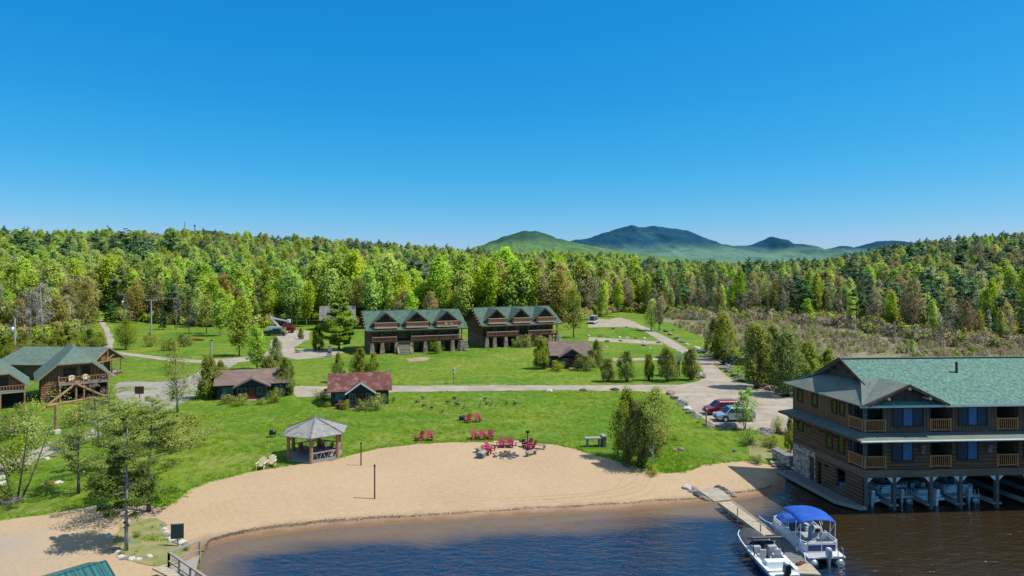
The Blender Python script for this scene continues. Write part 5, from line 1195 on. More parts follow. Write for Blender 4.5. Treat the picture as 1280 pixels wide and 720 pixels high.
def bench(u, v, L, rz, label, h=.45, w=.42, mat='greywood', src=[]):
    p = GT(u, v); T = thing('bench', label, 'bench', (p[0], p[1], p[2] + .03), R(rz), 'grey benches round the fire ring')
    m = MB(); m.box(-L / 2, L / 2, -w / 2, w / 2, h - .07, h); m.build('seat', MT[mat], T)
    for s in (-1, 1): m = MB(); m.box(s * L * .38 - .05, s * L * .38 + .05, -w * .42, w * .42, 0, h - .07); m.build('leg', MT['greywood'], T)
    return T
bench(603, 564, 1.9, 50, 'grey plank bench behind the two red chairs left of the fire ring')
bench(633, 557.5, 2.6, 2, 'pale bench behind the two red chairs facing the lake', mat='rock_c')
bench(673, 561, 1.7, -25, 'grey plank bench with a solid end, farthest right of the fire ring')
bench(664, 569.5, 1.5, 48, 'slanted grey bench on the near right side of the fire ring')
p = GT(602, 572); T = thing('storage_box', 'grey round-lidded box on the sand left of the red chairs', 'box', (p[0], p[1], p[2] + .02), R(-20))
MB().box(-.32, .32, -.5, .5, 0, .42).build('body', MT['stone_grey'], T, bevel=.04); MB().prism([(-.36, -.54, .43), (.36, -.54, .43), (.36, -.54, .5), (.18, -.54, .6), (-.18, -.54, .6), (-.36, -.54, .5)], (0, 1.08, 0)).build('lid', MT['greywood'], T)
# fire ring
fp = GT(633, 569.5); T = thing('fire_pit', 'round stone fire pit with dark ash amid the red chairs', 'fire pit', (fp[0], fp[1], fp[2] + .02))
MB().tube([(0, 0, -.02), (0, 0, .03)], .85, 20).build('ash_bed', MT['ash'], T)
def rock_mesh(seed, mat, flat=.65):
    bm = bmesh.new(); bmesh.ops.create_icosphere(bm, subdivisions=3, radius=1)
    for v in bm.verts:
        n = mnoise.noise(v.co * 0.9 + Vector((seed * 3.1, 0, 0))) * .55 + mnoise.noise(v.co * 2.3 + Vector((0, seed * 1.7, 0))) * .2 + mnoise.cell(v.co * 1.4 + Vector((seed, 0, 0))) * .1
        v.co *= 1 + n; v.co.z *= flat
    me = bpy.data.meshes.new('rock'); bm.to_mesh(me); bm.free(); me.materials.append(MT[mat]); return me
RM = {k: [rock_mesh(i + j * 7, k) for i in range(3)] for j, k in enumerate(('rock_a', 'rock_b', 'rock_c', 'rock_d'))}
for i in range(15):
    a = 2 * PI * i / 15 + rng.uniform(-.12, .12); r = 1.15 + rng.uniform(-.12, .2)
    o = linkobj('stone', RM[('rock_a', 'rock_c', 'rock_a', 'rock_d', 'rock_b')[i % 5]][i % 3], T); o.location = (r * math.cos(a), r * math.sin(a), .08); s = rng.uniform(.11, .2); o.scale = (s * 1.3, s, s * .8); o.rotation_euler = (0, 0, rng.uniform(0, 6))
for i in range(3): MB().tube([(-.4 + .2 * i, -.5, .1), (.3 - .2 * i, .5, .2)], .06, 6).build('log', MT['bark'], T)
# grills
def grill(u, v, label, post=True):
    p = GT(u, v); T = thing('grill', label, 'grill', (p[0], p[1], p[2]))
    if post:
        MB().tube([(0, 0, 0), (0, 0, .95)], .05, 8).build('post', MT['rubber'], T); MB().box(-.22, .22, -.18, .18, .95, 1.1).build('firebox', MT['black'], T, bevel=.02); MB().box(-.23, .23, -.19, .19, 1.11, 1.13).build('grate', MT['rubber'], T)
    else:
        MB().box(-.32, .32, -.25, .25, .3, .55).build('firebox', MT['black'], T, bevel=.04); MB().tube([(-.3, 0, .55), (.3, 0, .55)], .24, 10).build('lid', MT['black'], T, smooth=True)
        for x in (-.25, .25): MB().beam((x, 0, 0), (x, 0, .3), .05).build('leg', MT['black'], T)
    return T
grill(659.5, 552, 'black park grill on a post behind the right-hand red chairs'); grill(656, 558.5, 'low black grill beside the dark red chairs', False); grill(341, 546.5, 'black lidded grill alone on the lawn behind the gazebo', False)
p = GT(578, 525); T = thing('tub', 'dark round tub on the lawn beside the red chair pair', 'tub', p); MB().tube([(0, 0, 0), (0, 0, .4)], [.36, .45], 14).build('body', MT['sign_green'], T); MB().tube([(0, 0, .4), (0, 0, .44)], .47, 14).build('rim', MT['black'], T)
p = GT(412, 446); T = thing('stone_grill', 'pale stone barbecue pillar at the corner of the lodge lawn', 'grill', p, R(10)); MB().box(-.6, .6, -.4, .4, 0, .8).build('base', MT['rock_c'], T, bevel=.05); MB().box(-.35, .35, .0, .38, .8, 2.3).build('chimney', MT['greywood'], T, bevel=.05); MB().box(-.4, .4, -.38, -.05, .8, 1.05).build('grate', MT['black'], T)
# serving counter on the lawn
p = GT(746, 558); T = thing('picnic_counter', 'weathered grey serving counter with a side shelf, on the grass by the birch', 'counter', p, R(6))
MB().box(-1.25, .9, -.4, .4, .86, .95).build('top', MT['greywood'], T); MB().box(.5, .95, -.5, .6, 1.05, 1.16).build('shelf', MT['greywood'], T)
for x in (-1.0, .25): MB().box(x - .08, x + .08, -.3, .3, 0, .86).build('leg', MT['greywood'], T)
MB().box(.55, .9, -.42, .55, 0, 1.05).build('cabinet', MT['stone_grey'], T)
p = GT(333, 584.5); T = thing('side_table', 'small low grey table between the two cream chairs', 'table', (p[0], p[1], p[2] + .03)); MB().box(-.25, .25, -.25, .25, .42, .47).build('top', MT['greywood'], T)
for x, y in ((-.2, -.2), (.2, -.2), (.2, .2), (-.2, .2)): MB().box(x - .025, x + .025, y - .025, y + .025, 0, .42).build('leg', MT['greywood'], T)
# volleyball posts, sign posts, poles
def post(u, v, vt, label, name='wooden_post', r=.06, mat='logpost', cat='post', cap=True):
    p = GT(u, v); h = pxh(v, vt, p[2]); T = thing(name, label, cat, p); MB().tube([(0, 0, -.1), (0, 0, h)], [r, r * .9], 8).build('pole', MT[mat], T)
    if cap: MB().tube([(0, 0, h - .15), (0, 0, h)], r * 1.25, 8).build('cap', MT['rubber'], T)
    return T, h
post(451.3, 582, 553, 'brown volleyball post at the top of the beach', 'volleyball_post', .065, 'timber'); post(468.3, 624, 581, 'brown volleyball post standing nearer the water', 'volleyball_post', .065, 'timber')
post(847, 477.5, 461, 'thin brown post among the row of cedars by the road', r=.07); post(974, 484, 466, 'orange-brown marker post under the big cedars', r=.09)
T, h = post(567, 479.5, 466, 'thin post carrying a small white birdhouse on the lodge lawn', r=.07, cap=False); MB().box(-.2, .2, -.2, .2, h, h + .45).build('birdhouse', MT['white'], T); MB().prism([(-.28, -.28, h + .45), (.28, -.28, h + .45), (0, -.28, h + .7)], (0, .56, 0)).build('birdhouse_roof', MT['greywood'], T)
T, h = post(882.8, 534.5, 512, 'short grey lot post in front of the parked silver car', r=.09, mat='greywood'); 
T, h = post(264.3, 448, 425, 'pale wooden post beside the lane near the cottage', r=.2, mat='pole')
def upole(u, v, vt, label, arms=1, transformer=False, wide=2.6):
    p = GT(u, v); h = pxh(v, vt, p[2]); T = thing('utility_pole', label, 'utility pole', p, R(8), 'wooden utility poles'); MB().tube([(0, 0, -.2), (0, 0, h)], [.24, .17], 8).build('pole', MT['pole'], T)
    if arms:
        a = MB().box(-wide / 2, wide / 2, -.1, .1, h - .35, h - .1).build('crossarm', MT['pole'], T)
        for x in (-wide * .45, -wide * .2, wide * .2, wide * .45): MB().tube([(x, 0, h - .1), (x, 0, h + .2)], .07, 6).build('insulator', MT['rock_c'], a)
    if transformer: MB().tube([(-.35, -.15, h * .62), (-.35, -.15, h * .62 + 1.3)], .36, 10).build('transformer', MT['alum'], T, smooth=True)
    return p, h
ua = upole(189, 420, 374.5, 'tall pole with a T-shaped crossarm, nearest the lane'); ub = upole(155, 404, 367.5, 'far utility pole with crossarm and box rising from the trees', 1, True); uc = upole(18.5, 448, 398, 'pole with a transformer can and no crossarm behind the long log house', 0, True)
def wire(a, b, sag, label):
    m = MB(); A = Vector(a); Bv = Vector(b); m.tube([A.lerp(Bv, i / 12) - Vector((0, 0, sag * 4 * (i / 12) * (1 - i / 12))) for i in range(13)], .02, 3, cap=False); tag(m.build('power_line', MT['rubber']), label, 'wire', 'power lines')
wire((ua[0][0] - 1, ua[0][1], ua[0][2] + ua[1]), (ub[0][0] - 1, ub[0][1], ub[0][2] + ub[1]), 1.2, 'thin black wire strung between the two crossarm poles')
# notice boards
p = GT(222, 684); T = thing('sign_board', 'dark green notice board seen from behind on a post by the lake', 'sign', p, R(10)); MB().beam((0, 0, 0), (0, 0, 1.55), .07).build('post', MT['greywood'], T); MB().box(-.42, .42, -.09, -.04, .62, 1.62).build('panel', MT['sign_green'], T); MB().box(-.46, .46, -.1, -.03, 1.62, 1.68).build('trim', MT['greywood'], T)
p = GT(174.5, 498.5); T = thing('sign_board', 'small square brown sign on a post in front of the parking lot', 'sign', p, R(5)); MB().beam((0, 0, 0), (0, 0, 1.2), .1).build('post', MT['greywood'], T); MB().box(-.6, .6, -.1, -.05, .7, 1.75).build('panel', MT['sign_brown'], T)
p = GT(843, 470); T = thing('info_kiosk', 'small green-roofed wooden information kiosk beside the road bend', 'kiosk', p, R(-15))
for x in (-.8, .8): MB().beam((x, 0, 0), (x, 0, 3.0), .16).build('post', MT['timber'], T)
MB().box(-.8, .8, -.08, .08, .7, 2.4).build('panel', MT['greywood'], T); MB().slab([(-1.3, -1.0, 2.8), (1.3, -1.0, 2.8), (1.3, 0, 3.6), (-1.3, 0, 3.6)], .08).slab([(-1.3, 1.0, 2.8), (-1.3, 0, 3.6), (1.3, 0, 3.6), (1.3, 1.0, 2.8)], .08).build('roof', MT['roof_lodge'], T)
# log archway in front of the cabin
p = GT(70, 543); q = GT(119, 532); T = thing('log_archway', 'peeled-log entrance archway with crossed rafters in front of the log cabin', 'archway', p, math.atan2(q[1] - p[1], q[0] - p[0])); L = math.hypot(q[0] - p[0], q[1] - p[1]); hA = 3.3
for x in (0, L): MB().tube([(x, 0, .3), (x, 0, hA)], [.17, .14], 9).build('post', MT['logpost'], T); MB().box(x - .35, x + .35, -.35, .35, 0, .55).build('stone_base', MT['rock_c'], T, bevel=.1)
MB().tube([(-1.0, 0, hA), (L + 1.1, 0, hA)], .14, 8).build('crossbeam', MT['logpost'], T); MB().tube([(-1.3, .18, hA - .25), (L * .52, .18, hA + 1.9)], .14, 8).build('rafter', MT['logpost'], T); MB().tube([(L + 1.4, -.18, hA - .3), (L * .45, -.18, hA + 2.0)], .14, 8).build('rafter', MT['logpost'], T); MB().tube([(L * .5, 0, hA), (L * .5, 0, hA + 1.6)], .11, 8).build('king_post', MT['logpost'], T)
a = GT(57, 549); wm = MB().tube([(p[0], p[1], p[2] + 2.4), a], .03, 4).build('guy_wire', MT['white']); tag(wm, 'white guy wire slanting from the archway post to the ground', 'wire')
# towers on the far hill
for u, vb, vt, r, lab in ((231, 290, 278, .5, 'thin radio mast on top of the wooded hill'), (243.5, 289, 281.5, 1.5, 'stubby lookout tower on top of the wooded hill')):
    Y = 1690.0; x = (u - 640) / FPX * Y; z0 = CAM_H + (HOR - vb) / FPX * Y; z1 = CAM_H + (HOR - vt) / FPX * Y
    T = thing('tower', lab, 'tower', (x, Y, z0)); m = MB(); hh = z1 - z0
    for sx, sy in ((-1, -1), (1, -1), (1, 1), (-1, 1)): m.beam((sx * r, sy * r, -6), (sx * r * .55, sy * r * .55, hh), .35)
    for k in range(5): z = hh * k / 4; m.beam((-r, -r, z), (r * .8, -r * .8, min(hh, z + hh / 4)), .25)
    m.build('lattice', MT['stone_grey'], T)
    if r > 1: MB().box(-1.9, 1.9, -1.9, 1.9, hh - 2.5, hh + .5).build('cab', MT['stone_grey'], T)
    else: MB().tube([(0, 0, hh), (0, 0, hh + 3)], .3, 5).build('antenna', MT['stone_grey'], T)
# corner of a metal roof at the bottom edge
def shelter():
    T = thing('shelter', 'teal ribbed metal roof corner poking in at the bottom edge', 'shelter', (-24.0, 38.9, -.55), R(48))
    m = MB(); m.slab([(-4, -3.0, 2.1), (0.9, -3.0, 2.1), (0.9, .4, 3.1), (-4, .4, 3.1)], .06); rf = m.build('roof', MT['roof_metal'], T)
    m = MB(); n = 12
    for i in range(n + 1): x = -4 + 4.9 * i / n; m.beam((x, -3.0, 2.12), (x, .4, 3.12), .05, .05)
    m.build('rib', MT['roof_metal'], rf); MB().beam((-4, .42, 3.12), (.9, .42, 3.12), .14, .08).build('ridge_cap', MT['roof_metal'], rf); MB().slab([(-4, 3.6, 2.1), (-4, .44, 3.1), (.9, .44, 3.1), (.9, 3.6, 2.1)], .06).build('roof', MT['roof_metal'], T)
    for x in (-3.8, .7):
        for y in (-2.8, 3.4): MB().beam((x, y, 0), (x, y, 2.1), .14).build('post', MT['logpost'], T)
shelter()

# ------------------------------------------------------------------ vehicles
def car(loc, rz, paint, label, kind='suv', L=4.6, Wd=1.85, H=1.68, group=None):
    T = thing('pickup_truck' if kind == 'pickup' else 'parked_car', label, 'truck' if kind == 'pickup' else 'car', loc, rz, group); P = MT[paint]; w = Wd / 2
    prof = [(-L / 2, .35), (-L / 2 - .02, .62), (-L / 2 + .08, .84), (-L / 2 + 1.05, .98), (L / 2 - .15, 1.0), (L / 2 - .02, .85), (L / 2, .4), (L / 2 - .2, .27), (-L / 2 + .2, .27)]
    m = MB(); n = len(prof); rows = [(-w + .06, 1), (-w, .985), (w, .985), (w - .06, 1)]
    vs = [];
    for y, k in [(-w + .02, .94), (-w, 1), (w, 1), (w - .02, .94)]: pass
    m.prism([(x, -w, z) for x, z in prof], (0, Wd, 0)); m.build('body', P, T, bevel=.07)
    if kind == 'pickup':
        c0, c1, r0, r1 = -L / 2 + 1.15, .55, -L / 2 + 1.75, .35
        MB().box(.75, L / 2 - .12, -w + .12, w - .12, 1.001, 1.02).build('cargo_bed', MT['black'], T)
        for s in (-1, 1): MB().box(.6, L / 2 - .08, s * (w - .07) - .05, s * (w - .07) + .05, .95, 1.16).build('bed_side', P, T)
        MB().box(L / 2 - .12, L / 2 - .03, -w + .1, w - .1, .95, 1.16).build('tailgate', P, T)
    else: c0, c1, r0, r1 = -L / 2 + .95, L / 2 - .08, -L / 2 + 1.65, L / 2 - .55
    ws = w - .08; wt = w - .26; zb, ztp = .96, H - .07
    MB().hexa([(c0, -ws, zb), (c1, -ws, zb), (c1, ws, zb), (c0, ws, zb), (r0, -wt, ztp), (r1, -wt, ztp), (r1, wt, ztp), (r0, wt, ztp)]).build('cabin_glass', MT['glass'], T)
    rf = MB(); rf.hexa([(r0 - .05, -wt - .03, ztp - .02), (r1 + .05, -wt - .03, ztp - .02), (r1 + .05, wt + .03, ztp - .02), (r0 - .05, wt + .03, ztp - .02), (r0 + .12, -wt + .06, H), (r1 - .1, -wt + .06, H), (r1 - .1, wt - .06, H), (r0 + .12, wt - .06, H)])
    for s in (-1, 1):
        rf.beam((c0 + .02, s * ws, zb), (r0, s * wt, ztp), .09); rf.beam((c1 - .03, s * ws, zb), (r1, s * wt, ztp), .13)
        xm = (c0 + c1) / 2 + .1; rf.beam((xm, s * (ws + .01), zb), (xm - .05, s * (wt + .02), ztp), .1, .05)
        if kind != 'pickup': xm2 = c1 - .95; rf.beam((xm2, s * (ws + .01), zb), (xm2 - .1, s * (wt + .02), ztp), .12, .05)
    rr = rf.build('roof', P, T)
    if kind == 'suv':
        for s in (-1, 1): MB().tube([(r0 + .25, s * (wt - .05), H + .06), (r1 - .2, s * (wt - .05), H + .06)], .025, 5).build('roof_rail', MT['black'], rr)
    for x in (-L / 2 + .88, L / 2 - .9):
        for s in (-1, 1):
            wh = MB().tube([(x, s * (w - .2), .34), (x, s * (w + .015), .34)], .345, 18).build('wheel', MT['rubber'], T); MB().tube([(x, s * (w + .0), .34), (x, s * (w + .028), .34)], .20, 14).build('rim', MT['alum'], wh)
            MB().tube([(x, s * (w - .3), .36), (x, s * (w + .004), .36)], .43, 18).build('wheel_arch', MT['black'], T)
    for s in (-1, 1):
        MB().box(-L / 2 - .025, -L / 2 + .2, s * (w - .28) - .2, s * (w - .28) + .2, .64, .80).build('headlight', MT['gelcoat'], T); MB().box(L / 2 - .12, L / 2 + .012, s * (w - .16) - .1, s * (w - .16) + .1, .70, .95).build('tail_light', MT['door_red'], T)
        MB().box(c0 + .35, c0 + .5, s * (w + .1) - .1, s * (w + .1) + .1, .98, 1.12).build('mirror', P, T)
    MB().box(-L / 2 - .03, -L / 2 + .1, -w + .4, w - .4, .42, .62).build('grille', MT['black'], T)
    MB().box(-L / 2 - .028, -L / 2 + .1, -w + .15, w - .15, .30, .40).build('bumper', MT['black'], T)
    MB().box(L / 2 - .1, L / 2 + .02, -w + .12, w - .12, .32, .48).build('bumper', MT['black'], T)
    return T
car((26.4, 85.6, 1.03), R(6), 'car_red', 'red SUV parked nose to the lawn, behind the silver car', group='cars in the gravel lot')
car((26.7, 82.0, 1.03), R(4), 'car_silver', 'silver-blue crossover parked beside the red SUV and the small tree', group='cars in the gravel lot')
p = G(900, 449); car((p[0] + .9, p[1] + .5, 1.03), R(-6), 'car_blue', 'slate blue SUV parked at the marsh edge beside the road', L=4.7)
p = G(914, 456); car((p[0] + .6, p[1], 1.03), R(-4), 'car_green', 'dark open pickup parked on the dirt pull-out in front of the blue SUV', 'pickup', 5.2)
p = G(741.5, 404.5); car((p[0], p[1], 1.03), R(70), 'car_white', 'white van parked at the far end of the upper gravel drive', 'van', 5.4, 2.05, 2.5)
p = G(344, 419.5); car((p[0], p[1], 1.04), R(180), 'car_dark', 'dark pickup in the far gravel lot beside the red truck', 'pickup', 5.6, 2.0, 1.85)
def bucket_truck():
    p = G(350, 416.5); T = thing('bucket_truck', 'red truck with a folded white lifting boom in the far gravel lot', 'truck', (p[0], p[1] + 1, 1.04), R(182)); w = 1.15
    MB().box(-3.6, -1.6, -w, w, .6, 1.6).build('hood', MT['car_red'], T, bevel=.1); MB().hexa([(-2.5, -w, 1.55), (-.6, -w, 1.55), (-.6, w, 1.55), (-2.5, w, 1.55), (-2.1, -.95, 2.5), (-.65, -.95, 2.5), (-.65, .95, 2.5), (-2.1, .95, 2.5)]).build('cab', MT['car_red'], T); MB().hexa([(-2.53, -w + .15, 1.65), (-1.0, -w - .01, 1.65), (-1.0, w + .01, 1.65), (-2.53, w - .15, 1.65), (-2.2, -.85, 2.4), (-1.0, -.99, 2.4), (-1.0, .99, 2.4), (-2.2, .85, 2.4)]).build('windscreen', MT['glass'], T)
    MB().box(-.55, 3.6, -w, w, .8, 1.7).build('service_body', MT['car_white'], T, bevel=.05)
    MB().beam((.6, 0, 1.7), (2.9, 0, 4.1), .45).beam((2.9, 0, 4.1), (-1.6, .1, 3.1), .35).build('boom', MT['white'], T); MB().box(-2.4, -1.6, -.45, .45, 2.7, 3.6).build('bucket', MT['white'], T, bevel=.05)
    for x in (-2.7, 1.6, 2.6):
        for s in (-1, 1): wh = MB().tube([(x, s * (w - .3), .48), (x, s * (w + .01), .48)], .48, 16).build('wheel', MT['rubber'], T); MB().tube([(x, s * w, .48), (x, s * (w + .03), .48)], .25, 12).build('rim', MT['alum'], wh)
bucket_truck()

# ------------------------------------------------------------------ boats
def hull(name, T, secs, mat, rim=None, mat_in=None):
    """secs: (x, half width at sheer, half width at chine, z keel, z chine, z sheer); bow at +x"""
    m = MB(); vs = []; fs = []
    for x, ws, wc, zk, zc_, zs in secs: vs += [(x, -ws, zs), (x, -wc, zc_), (x, 0, zk), (x, wc, zc_), (x, ws, zs)]
    n = len(secs)
    for i in range(n - 1):
        for k in range(4): a = i * 5 + k; fs.append((a, a + 1, a + 6, a + 5))
    fs.append((0, 1, 2, 3, 4)); m.add(vs, fs); h = m.build(name, mat, T, smooth=True); return h
def outboard(T, x, y, z, mat, mat2, s=1.0, parent_name='outboard_motor'):
    m = MB().hexa([(x - .28 * s, y - .19 * s, z + .25 * s), (x + .22 * s, y - .19 * s, z + .25 * s), (x + .22 * s, y + .19 * s, z + .25 * s), (x - .28 * s, y + .19 * s, z + .25 * s), (x - .34 * s, y - .15 * s, z + .85 * s), (x + .16 * s, y - .15 * s, z + .8 * s), (x + .16 * s, y + .15 * s, z + .8 * s), (x - .34 * s, y + .15 * s, z + .85 * s)])
    o = m.build(parent_name, mat, T, bevel=.09 * s); o.name = parent_name
    MB().hexa([(x - .15 * s, y - .07 * s, z - .75 * s), (x + .12 * s, y - .07 * s, z - .75 * s), (x + .12 * s, y + .07 * s, z - .75 * s), (x - .15 * s, y + .07 * s, z - .75 * s), (x - .2 * s, y - .12 * s, z + .26 * s), (x + .16 * s, y - .12 * s, z + .26 * s), (x + .16 * s, y + .12 * s, z + .26 * s), (x - .2 * s, y + .12 * s, z + .26 * s)]).build('motor_leg', mat2, o, bevel=.02)
    MB().hexa([(x - .29 * s, y - .17 * s, z + .8 * s), (x + .17 * s, y - .17 * s, z + .78 * s), (x + .17 * s, y + .17 * s, z + .78 * s), (x - .29 * s, y + .17 * s, z + .8 * s), (x - .3 * s, y - .12 * s, z + .93 * s), (x + .1 * s, y - .12 * s, z + .9 * s), (x + .1 * s, y + .12 * s, z + .9 * s), (x - .3 * s, y + .12 * s, z + .93 * s)]).build('cowl_cap', MT['gelcoat'], o, bevel=.04 * s); return o
def pontoon(loc, rz, label, canvas=True, panel='navy', L=5.9, group=None, simple=False):
    T = thing('pontoon_boat', label, 'boat', loc, rz, group); w = 1.25; x0, x1 = -L / 2, L / 2
    for s in (-1, 1): MB().tube([(x0 - .1, s * .88, .18), (x0 + .1, s * .88, .18), (x1 - .7, s * .88, .18), (x1 - .2, s * .88, .28), (x1 + .15, s * .88, .48)], [.26, .31, .31, .22, .05], 14).build('pontoon', MT['alum'], T, smooth=True)
    MB().box(x0, x1, -w, w, .52, .62).build('deck', MT['rail_white'], T); MB().box(x0 + .1, x1 - .1, -w + .1, w - .1, .62, .63).build('carpet', MT['vinyl'], T)
    def fence(p, q):
        P = Vector((*p, .62)); Q = Vector((*q, .62)); U = Vector((0, 0, 1)); m = MB(); m.beam(P + U * .05, Q + U * .05, .05); m.beam(P + U * .68, Q + U * .68, .05); m.beam(P + U * .52, Q + U * .52, .035); n = max(1, int((Q - P).length / .75))
        for i in range(n + 1): m.beam(P.lerp(Q, i / n), P.lerp(Q, i / n) + U * .7, .045)
        r = m.build('rail', MT['rail_white'], T); MB().beam(P + U * .29, Q + U * .29, .02, .44).build('panel', MT[panel] if p[0] < x0 + 1 and abs(p[0] - q[0]) < .3 else MT['vinyl' if panel == 'vinyl' else 'rail_white'], r)
    xr = x0 + .75; cx = x1 - .15
    fence((xr, -w + .05), (xr + .2, w - .05)) if simple else (fence((xr, -w + .3), (xr, w - .3)), fence((xr, w - .3), (xr + .35, w - .05)), fence((xr + .35, -w + .05), (xr, -w + .3)))
    fence((xr + .3, w - .04), (cx - .4, w - .04)); fence((xr + .3, -w + .04), (xr + 1.9, -w + .04)); fence((xr + 2.6, -w + .04), (cx - .4, -w + .04)); fence((cx - .4, w - .04), (cx, w * .55)); fence((cx, w * .55), (cx, -w * .55)); fence((cx, -w * .55), (cx - .4, -w + .04))
    for a in ((xr + .08, xr + .7, -.85, w - .2), (cx - 1.6, cx - .1, w - .65, w - .08), (cx - 1.6, cx - .1, -w + .08, -w + .65)):
        sb = MB().box(*a, .63, 1.0).build('bench_seat', MT['gelcoat'], T, bevel=.05)
    MB().box(xr + .1, xr + .25, -.9, .9, 1.0, 1.22).build('seat_back', MT['gelcoat'], T, bevel=.05)
    c = MB().hexa([(-.35, -w + .15, .63), (.25, -w + .15, .63), (.25, -.25, .63), (-.35, -.25, .63), (-.15, -w + .2, 1.45), (.2, -w + .2, 1.5), (.2, -.3, 1.5), (-.15, -.3, 1.45)]).build('helm_console', MT['vinyl'], T, bevel=.05)
    MB().tube([(-.32, -.7, 1.3), (-.26, -.7, 1.33)], .18, 12).build('steering_wheel', MT['black'], c); MB().box(-1.05, -.6, -.95, -.45, .63, 1.0).box(-1.1, -.98, -.95, -.45, 1.0, 1.5).build('captain_chair', MT['vinyl'], T, bevel=.05)
    if canvas:
        m = MB(); xa, xb = -1.75, 1.05; n = 8; vs = []; fs = []
        for i in range(n + 1):
            t = i / n; x = xa + (xb - xa) * t; sag = .16 * math.sin(PI * t)
            for k in range(9): y = (k / 8 - .5) * 2.5; vs.append((x, y, 2.62 + sag - .20 * (2 * abs(k / 8 - .5)) ** 2.4 + .015 * math.sin(9 * t * PI)))
        for i in range(n):
            for k in range(8): a = i * 9 + k; fs.append((a, a + 1, a + 10, a + 9))
        b0 = len(vs); vs += [(x, y, z - .05) for x, y, z in vs]
        fs += [tuple(reversed([q + b0 for q in f_])) for f_ in fs]
        per = [k for k in range(9)] + [i * 9 + 8 for i in range(1, n + 1)] + [n * 9 + k for k in range(7, -1, -1)] + [i * 9 for i in range(n - 1, 0, -1)]
        for a, c_ in zip(per, per[1:] + per[:1]): fs.append((a, c_, c_ + b0, a + b0))
        m.add(vs, fs); cv = m.build('canopy', MT['canvas_blue'], T, smooth=True)
        for s in (-1, 1):
            y = s * 1.2
            for a, b_ in (((-.4, y, .68), (xa + .02, y, 2.42)), ((-.4, y, .7), (xb - .02, y, 2.42)), ((-1.0, y, 1.35), (-1.1, y, 2.46)), ((.0, y, 1.6), (.55, y, 2.5)), ((xa + .1, y, .75), (xa + .02, y, 2.42))): MB().tube([a, b_], .025, 6).build('canopy_pole', MT['rail_white'], T)
        MB().hexa([(cx - 1.6, -w + .12, 1.28), (cx - .02, -w + .35, 1.28), (cx - .02, w - .35, 1.28), (cx - 1.6, w - .12, 1.28), (cx - 1.5, -.7, 1.62), (cx - .2, -.6, 1.52), (cx - .2, .6, 1.52), (cx - 1.5, .7, 1.62)]).build('bow_cover', MT['canvas_blue'], T, bevel=.06)
    outboard(T, x0 - .15, .0, .55, MT['vinyl'], MT['alum'], .85)
    MB().box(x0 - .02, x0 + .75, -w + .1, -.45, .63, .66).build('swim_deck', MT['rail_white'], T)
    for s in ((-1,) if not simple else (-1, 1)):
        l = MB()
        for dy in (-.17, .17): l.tube([(x0 + .05, s * .8 + dy, 1.25), (x0 - .15, s * .8 + dy, 1.2), (x0 - .25, s * .8 + dy, -.3)], .025, 5)
        for z in (.1, .4, .7): l.beam((x0 - .22, s * .8 - .17, z), (x0 - .22, s * .8 + .17, z), .04)
        l.build('ladder', MT['alum'], T)
    return T
pontoon((20.55, 47.75, .02), R(93), 'white pontoon boat with bright blue canopy moored on the right of the dock')
